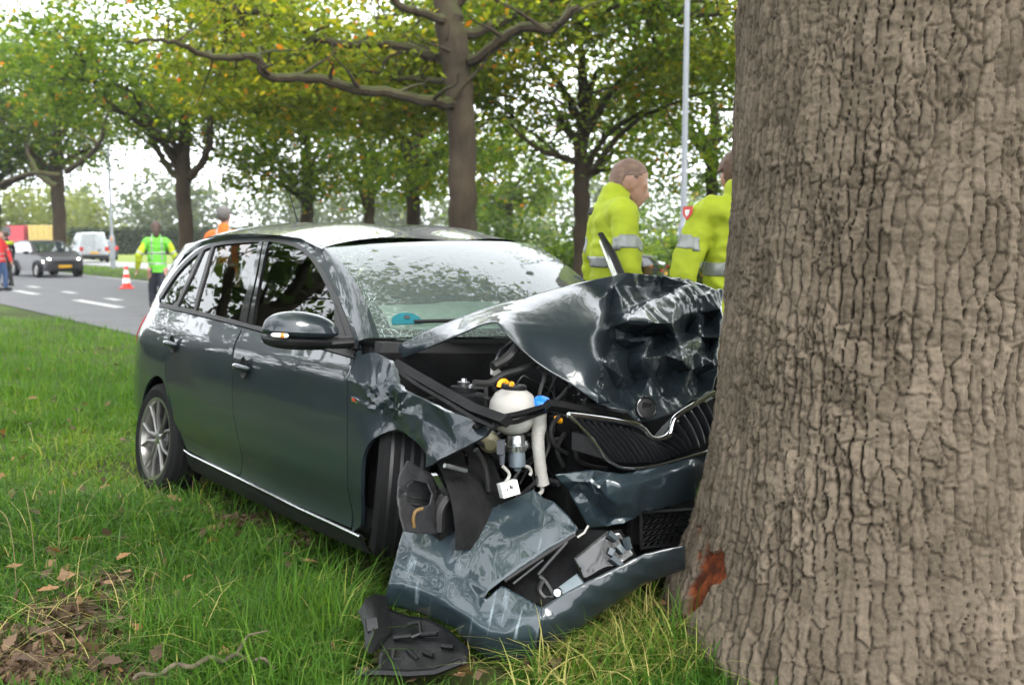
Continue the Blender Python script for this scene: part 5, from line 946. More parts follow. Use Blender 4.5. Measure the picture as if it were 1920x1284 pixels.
def clusters(n_cl, per, region, spread, r_, flat=.45):
    """region(r, n) -> cluster centres; leaves scattered in flattened sprays round them"""
    c = region(r_, n_cl); k = r_.poisson(per, len(c)).clip(4); C_ = np.repeat(c, k, 0); sp = np.repeat(spread*r_.uniform(.5, 1.5, len(c)), k)[:, None]
    d = r_.normal(0, 1, C_.shape); d[:, 2] *= flat
    return C_+d*sp, np.repeat(r_.normal(0, .10, len(c)), k)
def twigs(mb, cl, limbs, r_, n=120, rad=.012):
    pts = np.array([p[:3] for L_ in limbs for p in L_])
    for c in cl[r_.permutation(len(cl))[:n]]:
        d = np.linalg.norm(pts-c, axis=1); p = pts[np.argsort(d)[r_.integers(0, 3)]]
        if np.linalg.norm(p-c) > 4.5: continue
        mid = (p+c)/2+r_.normal(0, .18, 3)+np.array([0, 0, .15]); mb.tube([tuple(p), tuple(p*.3+mid*.7), tuple(mid*.4+c*.6), tuple(c)], [rad*2.2, rad*1.6, rad, rad*.5], 4, cap=False)
def tree(name, label, base, limbs, region, n_cl, per, leaf, lm, seed, spread=.42, group=None, tint0=.42, wig=True, ntw=140, parent=None):
    """limbs: polylines of (x,y,z,r) in world metres"""
    r_ = np.random.default_rng(seed); base = np.array(base, float)
    t = empty(name, tuple(base), 0, label, 'tree', group); leaf = leaf*1.05
    mb = MB(); LL = []
    for Lb in limbs:
        P = spline(Lb, 6); P = [np.r_[p[:3]-base, p[3]] for p in P]
        if wig:
            for i, p in enumerate(P[2:-1]): p[:3] += r_.normal(0, .012+.035*p[3], 3)
        if len(Lb) > 4 and P[0][3] < .19:     # finer side branches fork off every limb
            for q in range(2, len(P)-2, 5):
                a = r_.uniform(0, 6.28); l_ = r_.uniform(.6, 1.7); c0 = P[q][:3]; rr0 = min(.05, P[q][3]*.5); d = np.array([math.cos(a), math.sin(a), r_.uniform(.1, .9)])
                B_ = [np.r_[c0+d*l_*t+np.array([.12*math.sin(5*t+a), .12*math.cos(4*t+a), .10*math.sin(6*t)])*t, rr0*(1-.8*t)] for t in np.linspace(0, 1, 6)]; LL.append(B_); mb.tube([tuple(p[:3]) for p in B_], [max(.006, p[3]) for p in B_], 5, cap=False)
        LL.append(P); mb.tube([tuple(p[:3]) for p in P], [max(.008, p[3]) for p in P], 14 if P[0][3] > .15 else 8)
    C_, tv = clusters(n_cl, per, lambda q, n: region(q, n)-base, spread, r_)
    cl = C_[::max(1, per)]
    twigs(mb, cl, LL, r_, ntw)
    tr = mb.build('trunk', BARK2, t)
    cr = leaf_mesh('crown', C_, leaf, lm, t, r_, tint0); 
    a = cr.data.attributes['tint']; v = np.empty(len(C_)*4, np.float32); a.data.foreach_get('value', v); a.data.foreach_set('value', v+np.repeat(tv, 4).astype(np.float32)*(v < .9)); 
    return t
def ellipsoid(c, rad, zmin=-99, hollow=.5):
    c = np.array(c, float); rad = np.array(rad, float)
    def f(r_, n):
        d = r_.normal(0, 1, (n*4, 3)); d /= np.linalg.norm(d, axis=1)[:, None]; q = (hollow+(1-hollow)*r_.random(n*4))[:, None]; p = c+d*rad*q**.7
        p = p[p[:, 2] > zmin]; g = fbm(p[:, 0]*.55+p[:, 1]*.3+c[0], p[:, 2]*.8+p[:, 1]*.35, 61, 2); p = np.vstack([p[g > -.12], p[g <= -.12][::6]])[:n]; return p
    return f
def both(*fs):
    def f(r_, n):
        return np.vstack([g(r_, int(n*w)) for g, w in fs])
    return f
def pick(P, radii):
    return [(*p, r) for p, r in zip(P, radii)]
# main oak behind the car: limbs follow the photograph
mY = 21.5
mt = [(-1.061,21.5,1.061),(-1.063,21.5,2.986),(-1.127,21.5,4.655),(-1.29,21.5,5.698),(-1.429,21.6,6.754),(-1.517,21.8,8.11)]
def lowbase(p): return (p[0], p[1], float(gz(p[0], p[1])))
b0 = lowbase(mt[0])
limbs = [[(b0[0], b0[1], b0[2]-.1, .44), (b0[0], b0[1], .35, .34)]+pick(mt, [.31, .295, .30, .31, .22, .12]),
  pick([(-1.237,21.4,4.255),(-1.53,20.8,4.203),(-2.332,20.2,4.28),(-3.064,19.8,4.326),(-3.697,19.6,4.498),(-4.422,19.4,4.467),(-4.7,19.3,4.551),(-4.793,19.2,4.829),(-5.165,19.0,4.794),(-5.699,18.8,4.807),(-5.973,18.6,4.937),(-6.372,18.5,5.012),(-6.926,18.3,4.928)], [0.136, 0.120, 0.104, 0.100, 0.092, 0.088, 0.080, 0.076, 0.068, 0.056, 0.048, 0.036, 0.020]),
  pick([(-1.287,21.4,5.133),(-1.596,21.8,5.285),(-2.562,22.3,5.629),(-3.481,22.6,5.714),(-4.283,22.8,5.838),(-4.735,23.0,6.139),(-5.195,23.2,6.386),(-5.699,23.3,6.554),(-6.236,23.5,6.628),(-6.867,23.6,6.948)], [0.136, 0.120, 0.104, 0.096, 0.088, 0.080, 0.080, 0.068, 0.056, 0.040]),
  pick([(-1.352,21.5,4.765),(-1.902,22.0,4.842),(-2.464,22.4,4.961),(-2.925,22.8,5.111),(-3.798,23.4,5.237)], [0.072, 0.060, 0.052, 0.040, 0.024]),
  pick([(-2.021,22.1,5.394),(-2.494,22.2,5.469),(-2.757,22.2,5.299),(-2.847,22.2,5.072)], [0.040, 0.040, 0.036, 0.020]),
  pick([(-1.012,21.5,5.15),(-0.662,21.1,5.162),(-0.162,20.7,5.488),(0.372,20.4,5.636),(0.737,20.2,5.544),(0.99,20.0,5.656),(1.287,19.8,5.914)], [0.136, 0.124, 0.112, 0.100, 0.088, 0.072, 0.048]),
  pick([(-1.149,21.5,5.698),(-0.739,21.8,5.812),(0.0,22.4,6.273),(0.711,22.8,6.647),(1.671,23.0,7.098)], [0.128, 0.120, 0.104, 0.080, 0.056]),
  pick([(-1.283,21.4,5.841),(-1.749,21.0,5.998),(-2.25,20.6,6.094),(-2.516,20.2,6.411)], [0.112, 0.096, 0.080, 0.056]), pick([(-1.293,21.6,6.101),(-0.889,21.4,6.598)], [0.096, 0.064]),
  pick([(0.379,22.6,6.369),(1.15,22.8,6.396),(1.992,22.9,6.467),(2.571,23.0,6.685),(3.454,22.6,6.466),(3.703,22.3,6.304),(4.33,22.0,6.208),(4.766,21.8,6.319)], [0.072, 0.068, 0.064, 0.064, 0.056, 0.052, 0.044, 0.032])]
def main_region(r_, n):
    p = np.empty((0, 3))
    while len(p) < n:
        q = np.stack([r_.uniform(-8.0, 6.6, n), r_.uniform(15.5, 28, n), 4.3+3.6*r_.random(n)**1.15], 1)
        zl = 4.55+.30*vnoise(q[:, 0]*.5, q[:, 1]*.4, 77)+.10*np.maximum(0, q[:, 0]+1)-.02*(q[:, 1]-21)
        u = (q[:, 0]/q[:, 1]); k = (q[:, 2] > zl) & (np.hypot((q[:, 0]+1)/8.2, (q[:, 1]-21.5)/7.5) < 1)
        front = q[:, 1] < 21.6; k &= ~front | (r_.random(n) < .015); up_ = 960+1867*u; k &= ~((np.abs(up_-870) < 75) & (q[:, 1] < 22.3)); k &= ~((q[:, 1] < 23.5) & (r_.random(n) < .45))
        k &= (fbm(q[:, 0]*.55+q[:, 1]*.2, q[:, 2]*.7, 61, 2) > -.2)
        p = np.vstack([p, q[k]])
    return p[:n]
tree('oak_tree', 'moss grown oak with long crooked limbs, rising straight behind the roof of the wrecked car', b0, limbs, main_region, 1750, 26, .140, L_YEL, 11, .40, 'oaks along the road', .46, ntw=260)
def auto_limbs(base, top, r0, fork, seed, n=6, spread=3.2, rise=2.6, low=None):
    r_ = np.random.default_rng(seed); b = np.array(base, float); L_ = [[(b[0], b[1], b[2]-.1, r0*1.35), (b[0]+.01, b[1], b[2]+.4, r0*1.05), (b[0]+.03, b[1], fork*.6, r0), (b[0], b[1], fork, r0), (b[0]+.1, b[1]+.1, (fork+top)/2, r0*.6), (b[0]-.1, b[1]+.2, top, r0*.25)]]
    a0 = r_.uniform(0, 6)
    for k in range(n):
        a = a0+k*2*math.pi/n+r_.normal(0, .3); z0 = fork-.25+(top-fork)*.55*r_.random()**1.5 if k > 1 else fork-.2; P = []; l_ = spread*r_.uniform(.7, 1.2); ri = rise*r_.uniform(.6, 1.3)
        for t in np.linspace(0, 1, 6): P.append((b[0]+math.cos(a)*l_*t**1.1, b[1]+math.sin(a)*l_*t**1.1, z0+ri*t**.75+.12*math.sin(7*t+k), r0*.50*(1-.82*t)))
        L_.append(P)
    return L_
ROWT = []
def row_tree(px, Y, dia, fork, label, seed, n_cl=700, per=26, leaf=.15, zmin=4.0, lm=None, extra=None, rad=(5.2, 5.2, 4), zc=7.0, tint0=.40, spread=.45, zb=None, nl=7, group='oaks along the road', name='oak_tree', sp=3.2):
    x = (px-960)/1867*Y; b = (x, Y, float(gz(x, Y)) if zb is None else zb)
    L_ = auto_limbs(b, zc+1, dia/2, fork, seed, nl, sp)
    if extra: L_ = [L_[0]]+extra+L_[3:]
    ROWT.append(tree(name, label, b, L_, ellipsoid((x, Y, zc), rad, zmin, .35), n_cl, per, leaf, lm or L_OAK, seed, spread, group, tint0, ntw=90)); return ROWT[-1]
row_tree(350, 33.0, .47, 3.2, 'slim oak forking low, standing between the woman in green and the man in orange', 21, 1000, 26, .16, 4.5, L_OAK, [
   pick([(-10.747,33.0,3.285),(-11.307,33.4,3.656),(-11.933,34.0,4.405),(-12.559,34.6,5.533),(-13.315,35.0,6.391),(-14.607,35.5,6.826)], [.12, .11, .10, .09, .07, .04]), pick([(-10.66,33.0,3.285),(-9.902,32.6,4.029),(-9.576,32.2,5.084),(-9.865,32.0,5.969),(-9.849,32.0,6.461)], [.13, .12, .10, .08, .05]),
   pick([(-10.715,33.0,4.232),(-10.935,32.4,4.519),(-11.372,32.0,4.978),(-11.776,31.6,5.831),(-12.187,31.2,6.096),(-13.786,30.6,6.243)], [.10, .09, .08, .07, .06, .03]), pick([(-10.668,33.0,4.318),(-10.831,33.2,5.282),(-10.773,33.4,6.338)], [.14, .13, .10])], rad=(5.6, 5.2, 3.6), zc=7.6)
row_tree(116, 50.0, .62, 4.2, 'oak beside the grey hatchback with its headlights on, limb reaching left', 22, 1000, 24, .20, 4.8, L_OAK, [
   pick([(-19.875,44.0,3.663),(-20.797,44.4,4.147),(-21.512,45.0,5.006),(-21.601,45.0,5.591)], [.14, .12, .09, .06]), pick([(-19.434,44.0,4.353),(-18.409,43.0,4.624),(-17.17,42.0,5.316),(-16.591,41.5,6.345),(-15.934,41.0,6.92)], [.14, .12, .10, .07, .04]), pick([(-19.678,44.0,4.123),(-21.191,44.5,4.27),(-22.883,45.0,3.83)], [.12, .1, .08])], rad=(6.4, 6, 4), zc=8.2)
row_tree(-6, 54.0, .75, 4.4, 'dark oak cut by the left edge, behind the person in a red jacket', 23, 800, 22, .23, 4.6, L_DRK, [pick([(-27.324,54.0,4.163),(-26.094,53.0,4.529),(-24.343,52.0,4.879),(-23.217,52.0,5.422)], [.2, .16, .13, .1]), pick([(-27.279,54.0,5.011),(-26.806,54.0,5.856),(-26.071,54.0,6.277)], [.17, .13, .07])], rad=(6.5, 6, 4), zc=8.0)
row_tree(1088, 26.0, .42, 3.1, 'reddish oak trunk forking low, seen left of the bald firefighter', 24, 720, 26, .13, 3.1, L_OAK, [
   pick([(1.679,26.0,3.39),(1.31,25.6,3.473),(0.759,25.0,3.572),(0.381,24.6,3.79),(0.052,24.3,3.975)], [.10, .085, .07, .05, .025]), pick([(1.72,26.0,3.008),(2.013,25.8,3.148),(2.357,25.4,3.383),(2.503,25.0,3.572)], [.12, .09, .07, .03]), pick([(1.714,26.0,3.847),(1.492,26.2,4.171),(1.189,26.4,4.576),(1.114,26.5,4.895)], [.12, .11, .08, .05]), pick([(1.751,26.0,4.075),(1.825,26.0,4.529),(2.012,26.0,5.207),(2.161,26.0,5.657)], [.12, .10, .08, .05])], rad=(5.2, 4.6, 3.3), zc=5.9, tint0=.40)
row_tree(578, 40.0, .50, 2.6, 'spreading oak with low twin limbs, behind the antenna of the wreck', 25, 620, 24, .18, 2.9, L_OAK, None, (5.0, 4.5, 3.1), 5.8, .50, group='oaks in the second row')
row_tree(694, 43.0, .44, 2.6, 'thin oak between two thicker trunks, over the middle of the car roof', 26, 500, 24, .19, 2.7, L_OAK, None, (4.6, 4.5, 3.3), 5.6, .42, group='oaks in the second row')
row_tree(775, 33.0, .46, 3.4, 'oak just left of the mossy one, limb leaning right', 27, 540, 24, .16, 2.9, L_OAK, None, (3.9, 4.2, 3.2), 5.4, .48, group='oaks in the second row')
row_tree(1330, 34.0, .40, 4.0, 'leafy oak beyond the lamp post with a thin limb crossing behind it', 28, 700, 24, .16, 2.9, L_OAK, [pick([(6.628,30.0,5.219),(5.962,30.0,5.262),(5.511,30.0,5.61),(4.622,30.0,5.827),(4.308,30.0,6.086)], [.07, .06, .05, .035, .02])], (4.8, 4.5, 3.6), 6.0, .46, group='oaks in the second row')
row_tree(955, 60.0, .4, 3.0, 'distant slender tree glimpsed in the bright gap right of the mossy oak', 29, 330, 20, .26, 2.0, L_OAK, None, (4.0, 3.5, 3.5), 5.0, .4, group='oaks in the second row')
# crown of the struck oak, above the frame, and its neighbours down the verge that mirror in glass and paint
C_, tv = clusters(1000, 30, both((ellipsoid((-.2, 1.2, 6.6), (5.5, 5.0, 2.4), 4.9, .2), .95), (ellipsoid((2.2, 3.0, 7.2), (3.8, 3.8, 2.2), 5.2, .2), .28)) , .45, np.random.default_rng(51))
leaf_mesh('crown', C_, .15, L_YEL, oak, np.random.default_rng(52), .5)
k_ = 0
for x, y, sd, rd, zc in ((-8.5, 9.5, 61, 3.6, 6.0), (-15, 11, 62, 4.2, 5.6), (-13, 3, 63, 4, 5.4), (-7.5, -1.5, 64, 4, 5.8), (-19, 18, 65, 4.2, 5.6), (7.5, -6.5, 66, 4.2, 6.6)):
    lab = ['first oak out of frame to the left, mirrored in the side windows', 'second oak out of frame to the left, mirrored dark in the rear door', 'oak beside the photographer, mirrored in the front door', 'oak behind the photographer, mirrored in the front wing', 'far oak out of frame to the left, mirrored in the quarter window', 'next oak down the verge, mirrored in the bonnet'][k_]; k_ += 1
    tree('oak_tree', lab, (x, y, float(gz(x, y))), auto_limbs((x, y, 0), zc+1.5, .25, 3.0, sd, 6), ellipsoid((x, y, zc), (rd, rd, 2.9), 2.4, .3), 85, 22, .26, L_DRK, sd, .5, 'oaks out of frame', ntw=30)
# tall hedge along the ditch, out of frame to the left: the dark mass mirrored in the doors
r_ = np.random.default_rng(88); n = 9000; t_ = r_.random(n); hx_ = np.interp(t_, [0, .5, 1], [-17, -12.5, -8]); hy_ = np.interp(t_, [0, .5, 1], [23, 8, -7])
h2 = empty('hedge', (-12.5, 8, .0), 0, 'tall hedge out of frame to the left, mirrored dark in the car doors', 'hedge')
hz_ = 2.5*(1+.25*vnoise(t_*14, t_*0, 3)); leaf_mesh('foliage', np.stack([hx_+12.5+r_.normal(0, .55, n), hy_-8+r_.normal(0, .5, n), hz_*r_.random(n)**.8], 1), .36, L_DRK, h2, r_, .3)
MB().tube([(-4.5, 15, 1.0), (0, 0, 1.0), (4.5, -15, 1.0)], [.9, .9, .9], 8).build('inner_growth', mat('hedge_core', (.012, .016, .007), .9), h2)  # dark solid core filling the hedge behind its leaves
def copy_tree(src, loc, rz, label):
    c = src.copy(); COL.objects.link(c); c.location = loc; c.rotation_euler = (0, 0, rz); c['label'] = label; c['group'] = 'oaks out of frame'
    for ch in list(src.children): d = ch.copy(); COL.objects.link(d); d.parent = c
for x, y, a_, lab in ((11, 20, 1.0, 'oak out of frame to the right, across the road from the struck oak'), (19, 14, 2.6, 'second oak out of frame to the right across the road'), (16, 34, 4.1, 'far oak out of frame to the right, behind the others'), (27, 24, 5.2, 'farthest oak out of frame to the right')):
    copy_tree(ROWT[int(a_) % len(ROWT)], (x, y, float(gz(x, y))), a_, lab)
def shrub(label, c, rad, n, seed, m=None, leaf=.12, group='shrubs beyond the road', name='shrub', tint0=.45):
    r_ = np.random.default_rng(seed); t = empty(name, (c[0], c[1], c[2]), 0, label, 'shrub', group)
    d = r_.normal(0, 1, (n, 3)); d /= np.linalg.norm(d, axis=1)[:, None]; d[:, 2] = np.abs(d[:, 2])
    lump = 1+.35*vnoise(d[:, 0]*3+seed, d[:, 2]*3+d[:, 1]*2, seed); P = d*np.array(rad)*(lump*(.35+.65*r_.random(n)**.5))[:, None]
    mb = MB()
    for k in range(7):
        a = k*.9+seed; mb.tube([(0, 0, -.1), (math.cos(a)*rad[0]*.3, math.sin(a)*rad[1]*.3, rad[2]*.5), (math.cos(a)*rad[0]*.55, math.sin(a)*rad[1]*.55, rad[2]*.85)], [.04, .025, .01], 5)
    mb.build('stem', BARK2, t); leaf_mesh('foliage', P+np.array([0, 0, .05]), leaf, m or L_DRK, t, r_, tint0); return t
for i, (u, Y, w, h, lb, mm, tt) in enumerate(((935, 36, 1.9, 2.9, 'dark round shrub right of the mossy oak trunk', L_DRK, .4), (1020, 44, 2.6, 3.0, 'low dark shrub behind the reddish oak trunk', L_DRK, .5), (1070, 33, 1.6, 2.1, 'small shrub left of the bald firefighter back', L_OAK, .3), (1225, 54, 2.6, 4.4, 'tall green shrub between the bald firefighter and the lamp post', L_DRK, .55), (1300, 27, .8, 1.6, 'yellowing shrub at the foot of the lamp post', L_OAK, .45), (1345, 30, 2.2, 3.0, 'broad shrub behind the firefighter beside the trunk', L_OAK, .3), (880, 50, 3.0, 3.0, 'dark shrub over the right end of the car roof', L_DRK, .4), (500, 52, 2.2, 1.9, 'low shrub over the rear end of the car roof', L_DRK, .5), (1150, 52, 3.5, 3.6, 'shrub mass beyond the parked black car', L_OAK, .3), (1290, 48, 3.6, 4.0, 'tall shrub far behind the lamp post', L_OAK, .45))):
    x = (u-960)/1867*Y; shrub(lb, (x, Y, float(gz(x, Y))), (w, w, h), 3600, 300+i, mm, .15 if Y < 40 else .2, tint0=tt)
# far wood, trimmed hedge, willows
r_ = np.random.default_rng(90); P = []
for k in range(165):
    x = r_.uniform(-100, 110); y = 165+r_.uniform(-12, 30)+.05*x; h = r_.uniform(7.5, 12.5)*(1 if x < 10 else 1.2); w = r_.uniform(3, 5.5); n = 330
    d = r_.normal(0, 1, (n, 3)); d /= np.linalg.norm(d, axis=1)[:, None]; P.append(np.array([x, y, h*.52])+d*np.array([w, w, h*.52])*(.5+.5*r_.random(n)**.4)[:, None])
tag(leaf_mesh('wood', np.vstack(P), .85, L_FAR, None, r_, .4, .25), kind='stuff')
hd = empty('hedge', (-30, 100, -.3), 0, 'long clipped dark hedge across the far side of the field', 'hedge'); n = 9000
hp = np.stack([r_.uniform(-14, 26, n), r_.uniform(-.8, .8, n), r_.uniform(0, 2.72, n)], 1); f_ = r_.random(n); hp[:, 1] = np.where(f_ < .7, -.8+r_.normal(0, .06, n), hp[:, 1]); hp[:, 2] = np.where(f_ > .85, 2.7+r_.normal(0, .05, n), hp[:, 2])
leaf_mesh('foliage', hp, .32, leafmat('hedge_leaf', [(.0, (.022, .035, .016)), (.5, (.036, .052, .022)), (1, (.06, .075, .03))], .2), hd, r_, .45)
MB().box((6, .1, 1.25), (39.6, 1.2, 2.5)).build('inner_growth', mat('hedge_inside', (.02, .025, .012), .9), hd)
for i, (u, Y, w, h, lb) in enumerate(((85, 112, 4.2, 7.5, 'yellow green willow above the yellow truck box'), (165, 118, 4.6, 7.2, 'yellow green willow behind the white van'), (25, 105, 3.6, 7.2, 'pale willow near the left edge above the truck cab'), (135, 128, 4, 6.2, 'paler willow between two willows over the van'))):
    x = (u-960)/1867*Y; shrub(lb, (x, Y, -.3), (w, w, h), 2600, 400+i, L_WIL, .5, 'willows beyond the field', 'willow_tree')
x = (1000-960)/1867*70; wt = shrub('hanging pale willow in the gap left of the reddish oak', (x, 70, -1), (2.6, 2.6, 6.8), 1500, 410, L_WIL, .3, 'willows beyond the field', 'willow_tree')

# ------------------------------------------------------------------ lamp posts
postm = mat('galvanised_grey', (.20, .215, .235), .45, metal=.2, vary=.1, scale=3)
def lamp_post(label, px, Y, w0, w1, zj, stk):
    x = (px-960)/1867*Y; z0 = float(gz(x, Y)); p = empty('lamp_post', (x, Y, z0), 0, label, 'lamp post', 'lamp posts along the road')
    h = zj-z0
    MB().lathe([(w0*.5, -.1), (w0*.5, h-.05), (w0*.47, h), (w1*.55, h+.05), (w1*.5, h+.1), (w1*.36, 8.0), (w1*.33, 8.1)], 20).build('post', postm, p)
    MB().tube([(0, 0, 8.0), (.05, -.1, 8.5), (.4, -.5, 8.7)], [w1*.34, w1*.3, w1*.28], 8).box((.6, -.75, 8.72), (.3, .6, .12), bev=.05).build('lamp_head', postm, p)
    MB().box((w0*.12, -w0*.5, h-.12), (w0*.28, .012, .20), bev=.004).build('sticker', mat('orange_sticker', (.75, .25, .01), .5), p)
    MB().box((-w0*.2, -w0*.495, .6), (w0*.4, .01, .42), bev=.004).build('hatch', postm, p)
lamp_post('grey lamp post with an orange sticker, standing between the two firefighters', 1279, 16.5, .165, .105, 1.66, 1)
lamp_post('slim lamp post beside the white van, orange sticker halfway up', 214, 50, .24, .14, 1.5, 1)

# ------------------------------------------------------------------ traffic cone
g = [(-12.1,31.294,-0.14)][0]; cone = empty('traffic_cone', (g[0], g[1], -.138), .3, 'red and white striped traffic cone standing on the road', 'cone')
cr_ = mat('cone_red', (.62, .03, .015), .5); cw_ = mat('cone_white', (.72, .72, .70), .5)
MB().box((0, 0, .02), (.42, .42, .04), bev=.015).build('base', cr_, cone)
lv = [.04, .17, .33, .45, .58, .70, .78]
for k in range(6):
    rf = lambda z: .155-.155*.78*z/.78; a_z, b_z = lv[k], lv[k+1]
    MB().lathe([(rf(a_z)*.9, a_z), (rf(a_z), a_z), (rf(b_z), b_z), (rf(b_z)*.9, b_z)], 20).build('band', cr_ if k % 2 == 0 else cw_, cone)

# ------------------------------------------------------------------ vehicles far off
def side_profile_car(name, label, loc, yaw, L_, W, H, col, prof, glasspoly, lamps=True, lit=False, hatch=True, plate=True, group=None, cat='car'):
    c = empty(name, loc, yaw, label, cat, group); pm = paint(name+'_paint', col, coat=.3, crough=.1)
    P = [np.array(p, float) for p in prof]; mb = MB(); rows = []
    for y, sx, dz in ((-.5, .965, -.0), (-.47, .985, .0), (-.40, 1, .0), (0, 1.0, .0), (.40, 1, .0), (.47, .985, .0), (.5, .965, -.0)):
        row = []
        for p in P:
            tum = 1-.26*max(0, (p[1]-.60*H)/(.40*H)) if p[1] > .60*H else 1-.04*(1-p[1]/(.6*H))
            nose = 1-.10*max(0, abs(p[0])/(L_/2)-.8)/.2
            row.append((p[0]*sx if abs(p[0]) > L_*.42 else p[0], y*W*tum*nose, p[1]+(.012 if abs(y) < .1 else 0)))
        rows.append(row+[row[0]])
    mb.grid(rows)
    n = len(rows[0]); mb.f.append(tuple(range(n-1))); mb.f.append(tuple(range(6*n+n-2, 6*n-1, -1)))
    body = mb.build('body', pm, c, True, 35)
    gm = bpy.data.materials.get('far_car_glass') or mat('far_car_glass', (.02, .025, .028), .03, coat=1)
    for s in (-1, 1):
        for poly in glasspoly['side']:
            V = []
            for (x, z) in poly:
                tum = 1-.26*max(0, (z-.60*H)/(.40*H)); V.append((x, s*(W*.5*tum+.004), z))
            MB().prism(V, (0, -s*.012, 0)).build('side_window', gm, c)
        for wx in glasspoly['wheels']:
            o_ = empty('wheel'); o_.parent = c
            A = frame((wx, s*(W*.5-.10), .31), (0, s, 0), (0, 0, 1))
            MB().lathe([(.2, -.1), (.29, -.1), (.31, -.07), (.31, .07), (.29, .105), (.21, .1), (.2, .06)], 28, A).build('tyre', M['tyre'], o_)
            MB().lathe([(.001, .08), (.06, .085), (.19, .06), (.21, .09)], 20, A).build('rim', M['rim'], o_)
            MB().lathe([(.34, 0), (.36, .012), (.38, .004), (.38, -.05)], 28, frame((wx, s*(W*.5-.002), .31), (0, s, 0), (0, 0, 1)), R(0), R(360)).build('wheel_arch', M['black'], c)
    for nm, poly in glasspoly['ends']:        # windscreen / rear screen given by two profile points
        (x0, z0), (x1, z1) = poly; t0 = 1-.26*max(0, (z0-.60*H)/(.40*H)); t1 = 1-.26*max(0, (z1-.60*H)/(.40*H)); sg = 1 if x0 > 0 else -1
        MB().prism([(x0, -W*.42*t0, z0), (x0, W*.42*t0, z0), (x1, W*.42*t1, z1), (x1, -W*.42*t1, z1)], (.012*sg, 0, .016)).build(nm, gm, c)
    fx = L_/2
    if lamps:
        hm = mat('headlight_lit', (1, .95, .82), .2, emit=4.0) if lit else mat('headlight_clear', (.55, .57, .6), .15)
        for s in (-1, 1):
            MB().lathe([(.001, .05), (.07, .045), (.11, .01), (.12, -.05)], 18, frame((fx-.10, s*W*.37, .66), (1, s*.35, .25), (0, 1, 0)) @ Matrix.Diagonal((1.5, 1, 1, 1))).build('headlight', hm, c)
            MB().box((-fx+.03, s*W*.40, .86), (.10, .22, .26), bev=.04).build('tail_light', M['red'], c)
            mr = MB().box((.55, s*(W*.5+.08), .98), (.10, .20, .13), bev=.05).build('door_mirror', pm, c)
        MB().box((fx-.005, 0, .60), (.05, W*.5, .09), bev=.02).build('grille', M['black'], c)
        MB().box((fx-.01, 0, .30), (.06, W*.66, .13), bev=.03).build('lower_intake', M['black'], c)
    if plate:
        MB().box((fx+.02, 0, .44), (.02, .52, .11), bev=.004).build('number_plate', mat('plate_yellow', (.65, .34, .01), .5), c)
        MB().box((-fx-.015, 0, .62), (.02, .52, .11), bev=.004).build('number_plate', bpy.data.materials['plate_yellow'], c)
    return c
hat = [(2.02, .25), (2.06, .45), (2.03, .66), (1.90, .80), (1.1, .98), (.98, 1.0), (.30, 1.40), (-.1, 1.47), (-.9, 1.46), (-1.5, 1.38), (-1.95, 1.0), (-2.0, .8), (-2.03, .5), (-1.98, .25)]
hatg = dict(side=[[(.86, 1.0), (.33, 1.34), (-.1, 1.40), (-.25, 1.40), (-.25, .98)], [(-.33, .98), (-.33, 1.40), (-.95, 1.39), (-1.15, .99)], [(-1.23, .99), (-1.05, 1.38), (-1.42, 1.32), (-1.66, 1.04)]], wheels=(1.28, -1.26), ends=[('windscreen', ((1.0, 1.0), (.34, 1.38))), ('rear_screen', ((-1.90, 1.04), (-1.53, 1.35)))])
g = [(-21.354,45.596,-0.14)][0]
CYAW = math.atan2(-.7828, .6223)
side_profile_car('parked_car', 'dark grey hatchback facing us with both headlights on, stopped on the road', (-19.3, 41.3, -.135), CYAW+.12, 4.06, 1.72, 1.47, (.035, .033, .036), hat, hatg, lit=True)
xr = (1165-960)/1867*46
side_profile_car('parked_car', 'black car parked behind the bald firefighter, red tail light at its right end', (xr, 46, -.80), math.pi-.35, 4.1, 1.75, 1.47, (.012, .012, .013), hat, hatg)
vanp = [(2.1, .3), (2.15, .6), (2.05, .95), (1.45, 1.12), (.95, 1.70), (.6, 1.86), (-1.9, 1.88), (-2.12, 1.80), (-2.18, 1.0), (-2.18, .3)]
vang = dict(side=[[(1.35, 1.14), (.95, 1.62), (.45, 1.66), (.45, 1.12)]], wheels=(1.35, -1.3), ends=[('windscreen', ((1.40, 1.16), (.96, 1.68)))])
xv = (172-960)/1867*64
v = side_profile_car('white_van', 'white panel van seen from behind, between an oak and the slim lamp post', (xv, 64, float(gz(xv, 64))+.03), math.atan2(.7828, -.6223)-.16, 4.36, 1.84, 1.88, (.40, .42, .44), vanp, vang, cat='van')
MB().box((-2.192, 0, 1.15), (.012, .012, 1.3)).box((-2.192, .0, .52), (.02, 1.5, .02)).build('door_seam', M['trim'], v); MB().box((-2.2, -.3, .78), (.05, .25, .05), bev=.01).build('rear_handle', M['black'], v); MB().box((-2.19, 0, .36), (.08, 1.7, .22), bev=.03).build('rear_bumper', M['black'], v)
xd = (188-960)/1867*74
side_profile_car('parked_car', 'dark car mostly hidden behind the slim lamp post, right of the white van', (xd, 74, -.2), math.atan2(.7828, -.6223), 4.0, 1.75, 1.5, (.03, .035, .05), hat, hatg)
